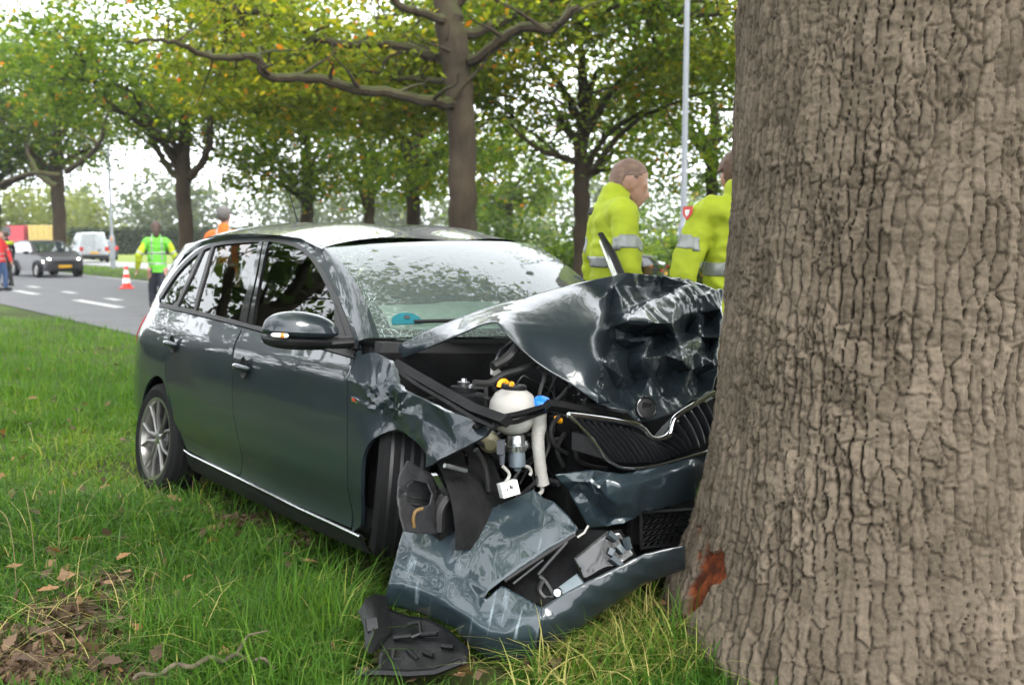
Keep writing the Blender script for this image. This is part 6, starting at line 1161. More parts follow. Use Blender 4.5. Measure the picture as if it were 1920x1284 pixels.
# truck
xt = (42-960)/1867*92; tk_ = empty('truck', (xt, 92, -.2), .05, 'truck with a red cab and a long yellow box, stopped beyond the oaks', 'truck')
rd_ = mat('truck_red', (.30, .03, .04), .4); yl_ = mat('truck_yellow', (.30, .22, .055), .5); 
cabp = [(-.9, -1.2, .6), (-.9, -1.2, 2.0), (-.6, -1.2, 2.7), (.9, -1.2, 2.75), (.9, -1.2, .6)]
MB().prism(cabp, (0, 2.4, 0)).build('cab', rd_, tk_); MB().box((-.62, -1.21, 2.2), (.7, .02, .8), bev=.0).box((-.86, 0, 2.3), (.02, 2.1, .9), rot=Matrix.Rotation(.24, 3, 'Y')).build('cab_window', M['gloss'], tk_)
MB().box((2.45, 0, 1.78), (2.3, 2.45, 1.95), bev=.04).build('load_box', yl_, tk_)
for k in range(4): MB().box((1.6+k*.53, -1.24, 1.78), (.06, .05, 1.8), bev=.0).build('box_rib', yl_, tk_)
MB().box((1.6, 0, .85), (4.0, 1.0, .25)).build('chassis', M['black'], tk_)
for wx in (-.1, 2.0, 3.1):
    for s in (-1, 1): MB().lathe([(.001, .1), (.3, .12), (.48, .14), (.5, .08), (.5, -.1), (.3, -.12)], 24, frame((wx, s*1.05, .5), (0, s, 0))).build('wheel', M['tyre'], tk_)

# ------------------------------------------------------------------ people
SKIN = mat('skin', (.36, .20, .145), .5, vary=.12, scale=18)
_b = bmesh.new(); bmesh.ops.create_icosphere(_b, subdivisions=2, radius=1); _b.verts.index_update()
BALL_V = np.array([v.co for v in _b.verts]); BALL_F = np.array([[v.index for v in f.verts] for f in _b.faces]); _b.free()
def blob(parts, vox, smooth=4, noise=0., seed=0):
    """one continuous skin over tapered limbs: (p0, r0, p1, r1[, squash]) """
    BV, BF = [], []
    def ball(c, r, sq=(1, 1, 1)):
        b = len(BV)*len(BALL_V); BV.append(BALL_V*np.array([r*sq[0], r*sq[1], r*sq[2]])+np.array(c)); BF.append(BALL_F+b)
    for p in parts:
        p0, r0, p1, r1 = p[:4]; sq = p[4] if len(p) > 4 else (1, 1, 1); p0 = Vector(p0); p1 = Vector(p1); k = max(2, int((p1-p0).length/(.35*min(r0, r1)+.006))+1); k = min(k, 26)
        for i in range(k):
            t = i/(k-1); ball(p0.lerp(p1, t), r0+(r1-r0)*t, sq)
    o = mk('tmp', np.vstack(BV), np.vstack(BF), SKIN, None); me = o.data
    md = o.modifiers.new('r', 'REMESH'); md.mode = 'VOXEL'; md.voxel_size = vox
    if smooth: s_ = o.modifiers.new('s', 'SMOOTH'); s_.iterations = smooth; s_.factor = .5
    dg = bpy.context.evaluated_depsgraph_get(); ev = o.evaluated_get(dg); m2 = ev.to_mesh()
    V = np.array([v.co for v in m2.vertices]); N = np.array([v.normal for v in m2.vertices]); F = [tuple(p.vertices) for p in m2.polygons]; ev.to_mesh_clear(); bpy.data.objects.remove(o); bpy.data.meshes.remove(me)
    if noise:
        a = V[:, 0]+V[:, 1]*.7; V = V+N*(noise*(fbm(a*9+seed, V[:, 2]*5, seed, 3)+.7*(1-2*np.abs(fbm(a*6+V[:, 2]*7, V[:, 2]*8-a*5, seed+3, 2)))))[:, None]
    return V, F, N
def cloth(name, c): return mat(name, c, .8, vary=.12, scale=9, bump=.15, bscale=60)
HV = cloth('hivis_yellow', (.335, .405, .013)); HVG = cloth('hivis_green', (.11, .42, .035)); HVO = cloth('hivis_orange', (.55, .12, .012)); HVR = cloth('hivis_red', (.5, .025, .03)); REFL = mat('reflective_tape', (.25, .265, .25), .4, metal=.2, vary=.08); NAVY = cloth('navy_cloth', (.012, .014, .022)); TAN = cloth('tan_cloth', (.13, .08, .035)); DEN = cloth('denim_blue', (.03, .06, .14)); BLK = cloth('black_cloth', (.012, .012, .013))
def person(label, loc, face, h, top, legs, sleeve=None, hair=(.05, .03, .02), bald=False, bands=(), arms=None, stride=.0, group=None, turn=0., nod=0., long_hair=False, short_sleeve=False, vox=.014, hemz=.47, extra=None, drop=0.):
    """stands at loc facing the direction 'face' (radians, x axis is forward); all lengths scale with h"""
    H = h; P = lambda x, y, z: (x*H, y*H, z*H)
    root_o = None
    sh, hip = .100, .052
    arms = arms or [((.02, -.155, .66), (.07, -.15, .50)), ((.02, .155, .66), (.07, .15, .50))]
    parts = [(P(0, 0, .50), .066*H, P(0, 0, .62), .062*H, (.75, 1.05, 1)), (P(0, 0, .62), .062*H, P(-.005, 0, .765), .056*H, (.72, 1.2, 1)), (P(-.005, 0, .80), .036*H, P(.012, 0, .885), .031*H)]
    hc = Vector(P(.022+.35*drop, 0, .932-drop))
    Rm = Matrix.Rotation(turn, 4, 'Z') @ Matrix.Rotation(nod, 4, 'Y')
    hd = lambda x, y, z: tuple(hc + (Rm @ Vector((x*H, y*H, z*H))))
    parts += [(hd(-.012, 0, .012), .050*H, hd(-.010, 0, .018), .052*H, (1.08, .86, 1.0)), (hd(.012, 0, -.020), .040*H, hd(.022, 0, -.036), .030*H, (1, .84, 1)), (hd(.034, 0, -.048), .013*H, hd(.030, 0, -.05), .015*H),
              (hd(.050, 0, -.002), .0045*H, hd(.058, 0, -.018), .0085*H), (hd(.046, 0, -.034), .009*H, hd(.047, 0, -.030), .008*H, (1, 1.5, .6)), (hd(.038, -.02, .008), .010*H, hd(.038, .02, .008), .010*H)]
    for s in (-1, 1): parts += [(hd(-.006, s*.042, -.004), .012*H, hd(-.010, s*.044, .006), .013*H, (1, .4, 1.2)), (hd(-.004, s*.042, -.014), .008*H, hd(-.004, s*.043, -.01), .009*H, (1, .4, 1))]
    feet = []
    for s in (-1, 1):
        st = stride*s; kn = P(.02+st*.5, s*hip, .275); an = P(st-.01, s*hip*1.05, .045)
        parts += [(P(0, s*hip, .50), .056*H, kn, .036*H), (kn, .036*H, an, .024*H), (an, .026*H, P(st+.075, s*hip*1.15, .020), .020*H, (1, 1, .8))]; feet.append((st, s))
    for s, (el, wr) in zip((-1, 1), arms):
        shp = P(-.005, s*sh*.94, .780); el, wr = P(*el), P(*wr)
        parts += [(shp, .024*H, el, .020*H), (el, .020*H, wr, .016*H)]
        d = (Vector(wr)-Vector(el)).normalized(); w = Vector(wr); sd = d.cross(Vector((0, s, 0))); sd = sd.normalized() if sd.length > .1 else Vector((1, 0, 0)); nn = d.cross(sd).normalized()
        parts.append((w+d*.012*H, .013*H, w+d*.042*H, .017*H))
        for k in range(4):                    # four bent fingers of unequal length and a thumb
            o_ = sd*((k-1.5)*.0105*H); l_ = (.042, .048, .046, .036)[k]*H; b0_ = w+d*.050*H+o_; b1 = b0_+d*l_*.55-nn*.004*H*s; b2 = b1+d*l_*.4-nn*.014*H*s
            parts += [(b0_, .0058*H, b1, .0052*H), (b1, .0052*H, b2, .0042*H)]
        tb_ = w+d*.022*H+sd*.016*H; parts += [(tb_, .007*H, tb_+d*.022*H+sd*.014*H-nn*.006*H*s, .0055*H)]
    V, F, N = blob(parts, min(vox, .0075*H), 3)
    o = mk('person', V, F, [SKIN], None); o.location = loc; o.rotation_euler = (0, 0, face); tag(o, label, 'person', group)
    # hair
    hm = mat('hair', hair, .75, vary=.3, scale=30, bump=.4, bscale=90)
    cap = np.array([np.dot(v-np.array(hd(-.008, 0, .016)), 1) for v in V]); Ri = np.array(Rm.to_3x3()); loc_ = (V-np.array(hc))@Ri/H
    ok = (loc_[:, 2] > (.006 if not bald else .004)+np.clip(loc_[:, 0]*1.1, -.040, .05)+(.0 if loc_.shape[0] else 0)) & (np.linalg.norm(loc_, axis=1) < .09) & ~((np.abs(loc_[:, 1]) > .038) & (loc_[:, 2] < .014) & (loc_[:, 0] > -.024))
    def shell(name, msk, d, m, par=o, VV=V, FF=F, NN=N, nz=0., th=.004):
        fs = [f for f in FF if all(msk[i] for i in f)]
        if not fs: return None
        ids = sorted({i for f in fs for i in f}); mp = {i: k for k, i in enumerate(ids)}; dd = d+nz*vnoise(VV[ids][:, 0]*60, VV[ids][:, 2]*60, 5)
        ob = mk(name, VV[ids]+NN[ids]*(dd if np.ndim(dd) == 0 else dd[:, None]), [tuple(mp[i] for i in f) for f in fs], m, par); sd_ = ob.modifiers.new('thickness', 'SOLIDIFY'); sd_.thickness = th; sd_.offset = -1; return ob
    shell('hair', ok, .0012 if bald else .009*H, hm, nz=0 if bald else .004, th=.001 if bald else .008)
    if long_hair: MB().tube([hd(-.04, 0, .03), hd(-.055, 0, -.02), hd(-.055, 0, -.075), hd(-.05, 0, -.11)], [.03*H, .036*H, .032*H, .012*H], 12, flat=1.3).build('hair_tail', hm, o)
    # jacket
    jp = [(P(0, 0, hemz+.03), .088*H, P(0, 0, .62), .080*H, (.80, 1.10, 1)), (P(0, 0, .62), .080*H, P(-.008, 0, .775), .076*H, (.78, 1.20, 1)), (P(-.008, -.08, .792), .046*H, P(-.008, .08, .792), .046*H), (P(-.005, 0, .82), .050*H, P(.0, 0, .845), .046*H)]
    for s, (el, wr) in zip((-1, 1), arms):
        shp = P(-.008, s*sh, .787); el, wr = P(*el), P(*wr)
        jp += [(shp, .038*H, el, .033*H)]
        if not short_sleeve: jp += [(el, .033*H, wr, .026*H)]
    JV, JF, JN = blob(jp, .012, 2, .0075*H if not short_sleeve else .003*H, int(h*100) % 50)
    cut = JV[:, 2] > (hemz+.005)*H
    mats = [top, sleeve or top]
    ids = np.where(cut)[0]; mp = {int(i): k for k, i in enumerate(ids)}; fs = [tuple(mp[i] for i in f) for f in JF if all(cut[i] for i in f)]
    jk = mk('jacket', JV[ids], fs, mats, o); sdm = jk.modifiers.new('thickness', 'SOLIDIFY'); sdm.thickness = .006; sdm.offset = -1
    # how far out along the arm each jacket vertex sits
    arm = np.zeros(len(JV)); 
    for s, (el, wr) in zip((-1, 1), arms):
        shp, e_, w_ = [np.array(P(*q)) for q in ((-.008, s*sh, .787), el, wr)]
        for a, b, o0 in ((shp, e_, 0), (e_, w_, 1)):
            if o0 and short_sleeve: continue
            ab = b-a; t = np.clip(((JV-a)@ab)/(ab@ab), 0, 1); d = np.linalg.norm(JV-a-t[:, None]*ab, axis=1); near = (d < .058*H) & (np.abs(JV[:, 1]) > .118*H); arm = np.where(near & (t > .0), np.maximum(arm, o0+t), arm)
    if sleeve is not None:
        mi = np.zeros(len(fs), np.int32); full = [f for f in JF if all(cut[i] for i in f)]
        for k, f in enumerate(full): mi[k] = 1 if arm[list(f)].mean() > .12 else 0
        jk.data.polygons.foreach_set('material_index', mi)
    for (kind, a, b, m) in bands:
        if kind == 'body': msk = (JV[:, 2] > a*H) & (JV[:, 2] < b*H) & (arm < .05)
        elif kind == 'arm': msk = (arm > a) & (arm < b)
        elif kind == 'brace': msk = (np.abs(np.abs(JV[:, 1])-a*H) < b*H) & (JV[:, 2] > .60*H) & (arm < .2)
        elif kind == 'yoke': msk = (JV[:, 2] > a*H) & (JV[:, 2] < b*H) & (JV[:, 1] > .03*H) & (JV[:, 0] < 0)
        elif kind == 'patch': msk = (np.linalg.norm(JV-np.array(P(*a)), axis=1) < b*H)
        for half in ((JV[:, 1] < 0, JV[:, 1] >= 0) if kind in ('arm', 'brace') else (np.ones(len(JV), bool),)):
            if (msk & half).any(): shell('tape' if m is REFL else 'panel', msk & half, .004, m, jk, JV, JF, JN)
    # trousers and boots
    lp = []
    for s in (-1, 1):
        st = stride*s; kn = P(.02+st*.5, s*hip, .275); an = P(st-.01, s*hip*1.05, .06)
        lp += [(P(0, s*hip*.75, .50), .058*H, kn, .046*H), (kn, .046*H, an, .038*H)]
    lp += [(P(0, -.02, .52), .06*H, P(0, .02, .52), .06*H, (.95, 1.1, 1))]
    TV, TF, TN = blob(lp, .016, 3, .004*H, 9); mk('trousers', TV, TF, legs, o)
    for st, s in feet: MB().box((st*H+.028*H, s*hip*1.1*H, .028*H), (.15*H, .058*H, .056*H), bev=.02*H).build('boot', BLK, o)
    if extra: extra(o, H, JV, JF, JN, shell, jk, arm)
    return o
def badge1(o, H, JV, JF, JN, shell, jk, arm): pass
t1 = np.array([.60, 5.80]); z1 = float(gz(*t1))
f1 = person('bald firefighter in a yellow jacket, head bowed in profile, standing beyond the bonnet', (t1[0], t1[1], z1), R(12), 2.08, HV, TAN, None, (.20, .125, .095), True,
   [('body', .645, .68, REFL), ('arm', .42, .70, REFL), ('yoke', .79, .815, BLK), ('arm', 1.75, 1.95, REFL)], [((-.012, -.150, .645), (.035, -.140, .50)), ((-.02, .15, .64), (.03, .13, .50))], 0, 'firefighters', -.15, .30, drop=.055)
t2 = np.array([1.235, 5.4]); z2 = float(gz(*t2))
f2 = person('brown haired firefighter in a yellow jacket from behind, half hidden by the oak trunk', (t2[0], t2[1], z2), R(95), 2.12, HV, TAN, None, (.085, .045, .025), False,
   [('body', .635, .672, REFL), ('body', .50, .535, REFL), ('arm', .40, .66, REFL), ('arm', 1.72, 1.98, REFL)], [((.02, -.150, .65), (.06, -.13, .51)), ((-.02, .152, .645), (.04, .150, .50))], 0, 'firefighters', .1, .2, drop=.055)
# shield badge on the shoulder and black hem pocket
def shield(par, p, n, s):
    A = frame(p, n, None if abs(n[2]) > .9 else Vector((0, 0, 1)).cross(Vector(n)))
    b = MB().prism([A @ Vector(q) for q in ((-.5*s, .5*s, 0), (.5*s, .5*s, 0), (.5*s, -.1*s, 0), (0, -.62*s, 0), (-.5*s, -.1*s, 0))], A.to_3x3() @ Vector((0, 0, .004))).build('shoulder_badge', mat('badge_red', (.58, .07, .06), .6), par)
    MB().prism([A @ Vector(q) for q in ((-.24*s, .22*s, .004), (.24*s, .22*s, .004), (.2*s, -.1*s, .004), (0, -.34*s, .004), (-.2*s, -.1*s, .004))], A.to_3x3() @ Vector((0, 0, .003))).build('badge_motif', M['label'], b)
jv_ = np.array([v.co for ch in f2.children if ch.name.startswith('jacket') for v in ch.data.vertices]); zb_ = jv_[np.abs(jv_[:, 2]-1.70) < .02]; sp_ = zb_[np.argmax(-.55*zb_[:, 0]+.83*zb_[:, 1])]
shield(f2, tuple(sp_+np.array([-.55, .83, .12])*.006), (-.55, .83, .12), .066)
MB().box((-.150, .02, 1.12), (.02, .15, .12), bev=.006).build('hem_panel', BLK, f2)
MB().box((-.150, .15, 1.00), (.02, .09, .16), bev=.006).build('hem_panel', BLK, f1)
MB().box((.150, -.11, 1.30), (.05, .06, .11), bev=.02).build('radio', TAN, f1)
MB().lathe([(.088, 0), (.094, .03), (.088, .055)], 20, Matrix.Translation((.01, 0, 1.70))).build('collar', TAN, f1)
gw = np.array([(-7.035,19.8,0.881)][0]); 
person('woman in a green and yellow safety jacket seen from behind, walking on the road', (gw[0], gw[1], -.138), R(110), 1.90, HVG, NAVY, HV, (.06, .035, .025), False,
   [('body', .555, .58, REFL), ('body', .665, .69, REFL), ('brace', .05, .010, REFL), ('arm', .75, .95, REFL)], [((-.02, -.175, .66), (.03, -.21, .52)), ((-.02, .175, .66), (.04, .195, .53))], .10, 'road workers', 0, 0, True, vox=.02)
gm_ = np.array([(-4.164,14.5,1.422)][0])
person('grey haired man in an orange safety shirt, seen from behind above the car roof', (gm_[0], gm_[1], -.13), R(95), 2.03, HVO, NAVY, None, (.11, .10, .095), False, [('brace', .045, .010, REFL), ('body', .58, .60, REFL)], None, 0, 'road workers', -.2, .05, short_sleeve=True, vox=.02)
gp = np.array([(-15.372,30.0,0.583)][0])
person('person in a red safety jacket and blue trousers, cut by the left edge', (gp[0], gp[1], -.138), R(-20), 1.80, HVR, DEN, None, (.05, .03, .02), False, [('body', .60, .625, REFL), ('body', .52, .545, REFL), ('arm', .7, .9, REFL)], None, .04, 'road workers', vox=.02)
gq = np.array([(-16.68,33.0,0.496)][0])
person('person in dark clothes with a yellow collar, right behind the person in red', (gq[0], gq[1], -.138), R(150), 1.78, BLK, BLK, None, (.05, .03, .02), False, [('body', .76, .83, HV)], None, 0, 'road workers', vox=.02)
xs_ = (1069-960)/1867*58
person('tiny far person in a blue shirt near the parked black car', (xs_, 58, float(gz(xs_, 58))-.15), R(-90), 1.75, DEN, NAVY, None, (.3, .22, .16), True, [], None, 0, None, vox=.025)

# ------------------------------------------------------------------ grass, litter, twigs
GR_RAMP = [(.0, (0.023, 0.060, 0.010)), (.35, (0.049, 0.122, 0.014)), (.62, (0.097, 0.188, 0.022)), (.80, (0.168, 0.239, 0.036)), (.90, (0.310, 0.289, 0.091)), (1.0, (0.438, 0.375, 0.145))]
L_GRASS = leafmat('grass_blade', GR_RAMP, .35, .45, world_scale=1.1, world_amt=.30)
def visible(x, y):
    u = 960+1867*x/y; return (u > -90) & (u < 1500)
def in_car(x, y):
    d = np.stack([x, y], -1)-np.array([CARM[0][3], CARM[1][3]]); f = d@np.array([.6223, -.7828]); l_ = d@np.array([.7828, .6223]); return f, l_
def blades(name, x, y, Lh, W, lean, tint, r_, segs=3, curl=1.0):
    n = len(x); z = gz(x, y)-.012; a = r_.uniform(0, 2*math.pi, n); hx, hy = np.cos(a), np.sin(a)
    vs = []; ts = np.linspace(0, 1, segs+1)
    yaw = a+math.pi/2+r_.normal(0, .5, n); wx, wy = np.cos(yaw), np.sin(yaw)
    for t in ts:
        f = lean*Lh*(t**(1+curl)); zz = Lh*(t-.5*np.clip(lean, 0, 1.2)*t**2.2)
        c = np.stack([x+hx*f, y+hy*f, z+np.maximum(zz, .004)], 1); w = W*(1-t**1.6)*.5
        if t < 1: vs.append(c+np.stack([wx*w, wy*w, 0*w], 1)); vs.append(c-np.stack([wx*w, wy*w, 0*w], 1))
        else: vs.append(c)
    k = len(vs); V = np.stack(vs, 1).reshape(-1, 3); b = (np.arange(n)*k)[:, None]
    T = []
    for s in range(segs-1): i = 2*s; T += [[i, i+1, i+3], [i, i+3, i+2]]
    T.append([2*segs-2, 2*segs-1, 2*segs]); F = (b[:, None, :]+np.array(T)[None]).reshape(-1, 3)
    return tag(mk(name, V, F, L_GRASS, None, True, tint=np.repeat(tint, k)), kind='stuff')
r_ = np.random.default_rng(5)
def scatter(n, y0, y1, pw, omax=5.25):
    y = (y0**(1-pw)+(y1**(1-pw)-y0**(1-pw))*r_.random(n))**(1/(1-pw)); x = ((r_.uniform(-480, 2150, n))-960)/1867*y; e_ = (x/y*1867+960 < -90) | (x/y*1867+960 > 1480); q_ = ~e_ | (r_.random(n) < .45); x, y = x[q_], y[q_]; k = off(x, y) < omax; return x[k], y[k]
TRAY = np.array(tray.location)[:2]+np.array([.03, .02])
def thin(x, y):
    d = np.hypot(x-TC[0], y-TC[1]); f, l_ = in_car(x, y); under = (np.abs(l_) < .70) & (f > -.8) & (f < 3.0); soil = soilness(x, y)
    tr = np.hypot((x-TRAY[0])/.26, (y-TRAY[1])/.26) < 1; k = ~tr & (d > .70) & (r_.random(len(x)) > soil*.93) & (~under | (r_.random(len(x)) < .15)); return x[k], y[k]
def lenfac(x, y):
    f, l_ = in_car(x, y); low = np.where((np.abs(l_) < .9) & (f > -1.0) & (f < 3.2), .55, 1)
    return low*(.65+.75*np.clip(.5+fbm(x*1.3, y*1.3, 71, 3)*1.3, 0, 1.2))
x, y = thin(*scatter(170000, 2.6, 7.5, 2.2)); n = len(x); tf = sstep(4.6, 6.5, y)
Lh = r_.gamma(6, 1/6, n)*lenfac(x, y)*(.124-.028*tf)*(.55+.45*sstep(2.7, 3.3, y)); ln = np.clip(r_.normal(.75, .35, n), .1, 1.6)
tint = np.clip(.36+.16*tf+r_.normal(0, .13, n)+.14*fbm(x*.9, y*.9, 73, 2), 0, .82); st_ = r_.random(n) < .014+.08*soilness(x, y); tint = np.where(st_, r_.uniform(.84, 1, n), tint)
blades('grass', x, y, Lh, r_.uniform(.0036, .0080, n)*(.8+y/9), ln, tint, r_)
# long arching tufts near the camera and round the bumper
cx_, cy_ = [], []
for (u, v, m_, s_) in ((520, 1130, 260, .20), (600, 1010, 220, .20), (470, 1060, 200, .18), (690, 960, 160, .16), (380, 1180, 160, .16), (560, 1230, 220, .18), (1150, 1240, 420, .16), (1240, 1255, 320, .10), (1010, 1270, 260, .15), (1120, 1190, 260, .12), (1210, 1160, 200, .09), (640, 1100, 140, .14), (760, 1282, 160, .12), (300, 960, 160, .25), (180, 930, 120, .25), (420, 900, 150, .2)):
    d = (v-445)/1867; yy = 1.33/d*.985; xx = (u-960)/1867*yy; cx_.append(xx+r_.normal(0, s_, m_)); cy_.append(yy+r_.normal(0, s_*.9, m_))
x, y = np.concatenate(cx_), np.concatenate(cy_); k = (np.hypot(x-TC[0], y-TC[1]) > .74) & (np.hypot((x-TRAY[0])/.34, (y-TRAY[1])/.36) > 1); x, y = x[k], y[k]; n = len(x)
blades('grass', x, y, r_.uniform(.13, .28, n), r_.uniform(.004, .0085, n), np.clip(r_.normal(.85, .4, n), .15, 1.7), np.clip(np.where(r_.random(n) < .08+.42*(x > 0), r_.uniform(.82, 1, n), r_.normal(.40, .13, n)), 0, 1), r_, 5, 1.1)
x, y = thin(*scatter(80000, 7.0, 19, 1.6)); n = len(x)
blades('grass', x, y, r_.gamma(6, 1/6, n)*.13*lenfac(x, y), r_.uniform(.007, .014, n), np.clip(r_.normal(.7, .3, n), .1, 1.5), np.clip(.47+r_.normal(0, .13, n), 0, .9), r_, 2)
x = r_.uniform(-40, 16, 60000); y = r_.uniform(14, 60, 60000); k = (off(x, y) > 12.5) & (off(x, y) < 16.2) & visible(x, y); x, y = x[k], y[k]; n = len(x)
blades('grass', x, y, r_.uniform(.08, .22, n), r_.uniform(.015, .03, n), r_.uniform(.2, .8, n), np.clip(.55+r_.normal(0, .12, n), 0, .85), r_, 2)
# dead straw lying about
x, y = scatter(1900, 2.95, 6.5, 2.0); f, l_ = in_car(x, y); k = (np.hypot(x-TC[0], y-TC[1]) > .72) & ~((np.abs(l_) < .8) & (f > -.6) & (f < 2.9)); x, y = x[k], y[k]; n = len(x)
o_ = blades('dry_grass', x, y, r_.uniform(.10, .30, n), r_.uniform(.002, .004, n), r_.uniform(1.0, 1.9, n), r_.uniform(.86, 1, n), r_, 4)
# oak leaves on the ground
LITTER = leafmat('dead_leaf', [(.0, (.042, .027, .018)), (.4, (.085, .056, .038)), (.75, (.17, .112, .072)), (1.0, (.27, .14, .06))], .15, .7, world_scale=3, world_amt=.2)
def oak_leaf(seed):
    q = np.random.default_rng(seed); pts = []; n = 9
    for i in range(n+1):
        t = i/n; w = .30*math.sin(math.pi*(.08+.88*t))*(1+.28*math.cos(t*7*math.pi))*(.6+.5*t); pts.append((t-.5, w))
    V = []; 
    for t, w in pts: V += [(t, -w, .10*math.sin(3*t+seed)+.20*w*w*4), (t, 0, .08*math.sin(3*t+seed)), (t, w, .10*math.sin(3*t+seed)+.26*w*w*4)]
    V.append((-.72, .02, .05)); F = []
    for i in range(n):
        a = 3*i; F += [(a, a+1, a+4, a+3), (a+1, a+2, a+5, a+4)]
    F.append((0, len(V)-1, 1)); return np.array(V), F
lm = []
for sd in range(4):
    V, F = oak_leaf(sd); 
    for tv in (.35, .6, .9):
        o = mk('leaf_form', V, F, LITTER, None, True, tint=np.full(len(V), tv)); lm.append(o.data); bpy.data.objects.remove(o)
spots = [(-1.396,3.159,0.15),(-1.514,3.073,0.15),(-1.317,2.841,0.15),(-3.014,5.893,0.15),(-3.4,6.546,0.15),(-2.669,5.18,0.15),(-2.086,5.521,0.15),(-1.663,3.472,0.15),(-3.824,7.839,0.15),(-3.662,8.245,0.15),(-5.404,12.544,0.15),(-4.032,9.956,0.15),(-1.83,5.068,0.15),(-1.647,5.238,0.15),(-1.317,4.441,0.15),(-1.22,4.441,0.15),(-0.816,3.949,0.15),(-0.624,3.581,0.15),(-0.535,3.726,0.15),(-0.73,3.42,0.15),(-1.677,4.858,0.15),(-0.562,3.769,0.15),(-0.143,2.841,0.15),(0.291,3.273,0.15),(0.423,3.472,0.15),(0.467,3.296,0.15),(0.523,3.37,0.15),(0.532,3.137,0.15),(0.331,3.137,0.15),(-1.75,3.395,0.15),(-1.227,2.934,0.15),(-1.255,3.226,0.15),(-3.185,7.244,0.15),(-4.92,9.956,0.15),(-4.167,8.855,0.15),(-0.819,3.204,0.15),(-1.235,3.726,0.15),(-1.531,3.883,0.15),(-0.93,4.018,0.15),(-1.283,4.163,0.15),(0.221,3.053,0.15),(0.132,2.953,0.15),(-1.496,3.581,0.15),(-1.689,3.637,0.15),(-1.446,2.878,0.15),(-1.309,3.012,0.15),(-1.126,2.992,0.15),(-1.491,3.696,0.15),(-1.566,2.972,0.15),(-1.872,3.949,0.15),(-2.205,5.238,0.15),(-1.891,5.681,0.15),(-2.191,4.484,0.15),(-1.044,4.318,0.15),(-0.726,3.756,0.15),(-1.331,4.961,0.15),(-0.685,3.883,0.15),(-2.7,5.968,0.15),(-2.498,6.285,0.15),(-3.178,7.713,0.15)]
spots = spots + [tuple(p) for p in np.stack([r_.uniform(-6, -1.2, 60), r_.uniform(6, 13, 60), np.zeros(60)], 1) if off(p[0], p[1]) < 5.1]
lf = None
for i, s_ in enumerate(spots):
    x, y = s_[0]+float(r_.normal(0, .01)), s_[1]; f, l_ = in_car(np.array([x]), np.array([y]))
    if abs(l_[0]) < .8 and -.8 < f[0] < 2.8: continue
    o = bpy.data.objects.new('fallen_leaf', lm[int(r_.integers(0, 12))]); COL.objects.link(o); o.location = (x, y, float(gz(x, y))+.035+.03*r_.random()*(y < 8)+(.05 if y > 6 else .02)); sc = float(r_.uniform(.045, .080)); o.scale = (sc, sc, sc); o.rotation_euler = (r_.normal(0, .35), r_.normal(0, .35), r_.uniform(0, 6.28))
    tag(o, 'single brown oak leaf fallen on the grass', 'leaf', 'fallen oak leaves')
# crumbled leaf litter on the bare patches
n = 7000; px_ = np.concatenate([r_.normal(p[0], p[2]*.55, int(n*w)) for p, w in zip(PATCH, (.36, .16, .08, .14, .06, .08, .04, .08))]); py_ = np.concatenate([r_.normal(p[1], p[2]*.5, int(n*w)) for p, w in zip(PATCH, (.36, .16, .08, .14, .06, .08, .04, .08))])
k = np.hypot(px_-TC[0], py_-TC[1]) > .70; px_, py_ = px_[k], py_[k]; C_ = np.stack([px_, py_, gz(px_, py_)+np.abs(r_.normal(0, .016, len(px_)))], 1)
tag(leaf_mesh('leaf_litter', C_, .037, LITTER, None, r_, .35, .22, .7, .3), kind='stuff')
n = 1900; x, y = scatter(n, 2.9, 14, 1.9); f, l_ = in_car(x, y); k = (np.hypot(x-TC[0], y-TC[1]) > .72) & ~((np.abs(l_) < .8) & (f > -.7) & (f < 2.9)); x, y = x[k], y[k]
tag(leaf_mesh('leaf_litter', np.stack([x, y, gz(x, y)+.02+.05*r_.random(len(x))], 1), .045, LITTER, None, r_, .5, .25, .7, .6), kind='stuff')
# soil crumbs
V = []; F = []; ico = bmesh.new(); bmesh.ops.create_icosphere(ico, subdivisions=1, radius=1); iv = np.array([v.co for v in ico.verts]); ico.verts.index_update(); if_ = np.array([[v.index for v in f.verts] for f in ico.faces]); ico.free()
n = 900; q = r_.integers(0, 3, n); PX = np.array([PATCH[i][0] for i in q])+r_.normal(0, .13, n); PY = np.array([PATCH[i][1] for i in q])+r_.normal(0, .11, n); sz = r_.gamma(2, .006, n)+.003
VV = (iv[None]*(1+.35*r_.normal(0, 1, (n, len(iv), 1)).clip(-1, 1))*sz[:, None, None]*np.array([1, 1, .7])+np.stack([PX, PY, gz(PX, PY)], 1)[:, None]).reshape(-1, 3)
tag(mk('soil_crumbs', VV, (if_[None]+(np.arange(n)*len(iv))[:, None, None]).reshape(-1, 3), mat('soil', (.055, .038, .026), .95, vary=.4, scale=30)), kind='stuff')
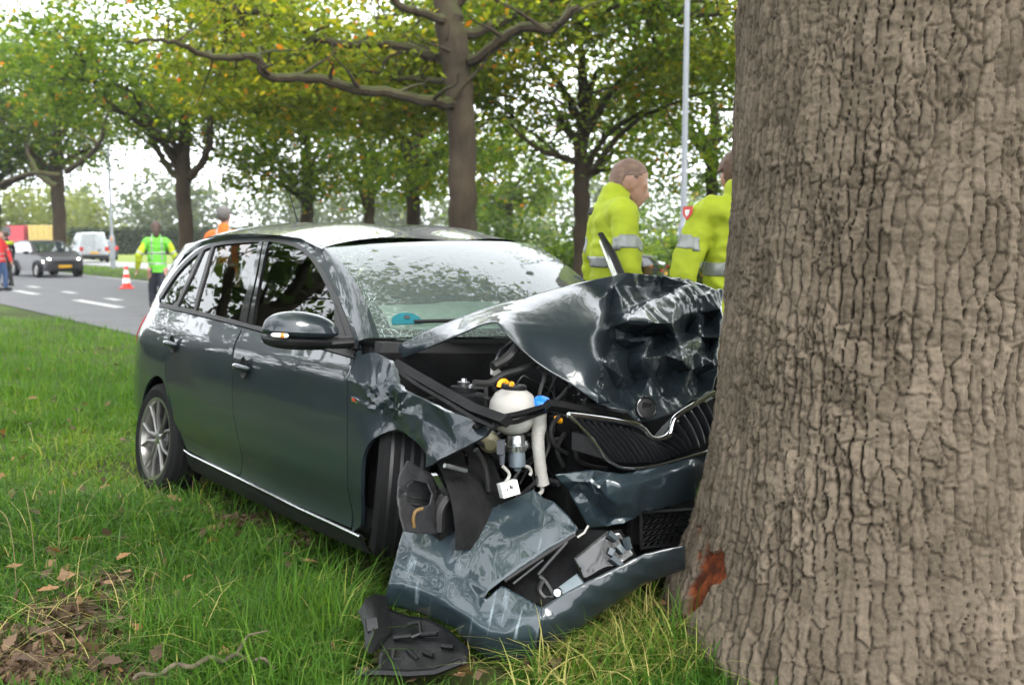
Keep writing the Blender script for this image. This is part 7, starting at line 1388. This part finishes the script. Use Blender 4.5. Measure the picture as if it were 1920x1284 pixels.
# broken branch in the foreground grass
bp_ = [(-1.114,2.809,0.17),(-1.053,2.859,0.17),(-0.988,2.904,0.17),(-0.918,2.943,0.17),(-0.858,2.962,0.17),(-0.787,2.943,0.17),(-0.72,2.9,0.17)]
br = empty('fallen_branch', bp_[0], 0, 'thin lichen covered dead branch lying in the foreground grass', 'branch'); bo_ = np.array(bp_[0])
tm = mat('dead_branch', (.095, .075, .048), .9, vary=.45, scale=25, bump=.5, bscale=60)
MB().tube([tuple(p-bo_+np.array([0, 0, .01*math.sin(i)])) for i, p in enumerate(spline(bp_, 5))], [.004+.004*math.sin(math.pi*t) for t in np.linspace(0.1, 1, 31)], 8).build('stick', tm, br)
MB().tube([tuple(np.array(bp_[4])-bo_), tuple(np.array(bp_[4])-bo_+np.array([.03, .05, .05])), tuple(np.array(bp_[4])-bo_+np.array([.09, .06, .06]))], [.005, .004, .002], 6).build('side_twig', tm, br)
# dry stalks standing in the left foreground
for P_ in ([(-1.85,3.6,0.184),(-1.854,3.6,0.327),(-1.883,3.62,0.423),(-1.941,3.65,0.455)], [(-1.876,3.8,0.221),(-1.882,3.8,0.35),(-1.912,3.82,0.483)], [(-1.869,4.0,0.246),(-1.859,4.0,0.359),(-1.841,4.0,0.46)], [(-1.487,3.3,0.082),(-1.488,3.3,0.215),(-1.5,3.31,0.287)]):
    b_ = np.array(P_[0]); gzz = float(gz(b_[0], b_[1])); P2 = [(b_[0], b_[1], gzz)]+P_
    s_ = MB().tube([tuple(np.array(p)-np.array(P2[0])) for p in spline(P2, 4)], [.0013]*(len(spline(P2, 4))), 5).build('dry_stalk', mat('straw', (.20, .15, .075), .8), None); s_.location = P2[0]
    tag(s_, 'dry straw coloured grass stalk standing in the left foreground', 'stalk', 'dry stalks in the left foreground')

# ------------------------------------------------------------------ damp autumn air
hz = MB().box((0, 150, 6), (1040, 940, 17)).build('haze', None or bpy.data.materials.new('haze_air'), None, False)
hz.display_type = 'WIRE'; tag(hz, kind='stuff'); hm_ = hz.data.materials[0]; hm_.use_nodes = True; nt = hm_.node_tree; nt.nodes.clear(); vo = nt.nodes.new('ShaderNodeVolumePrincipled'); ou = nt.nodes.new('ShaderNodeOutputMaterial')
vo.inputs['Color'].default_value = (.93, .96, 1, 1); vo.inputs['Density'].default_value = .0004; vo.inputs['Anisotropy'].default_value = .2; nt.links.new(vo.outputs[0], ou.inputs['Volume'])
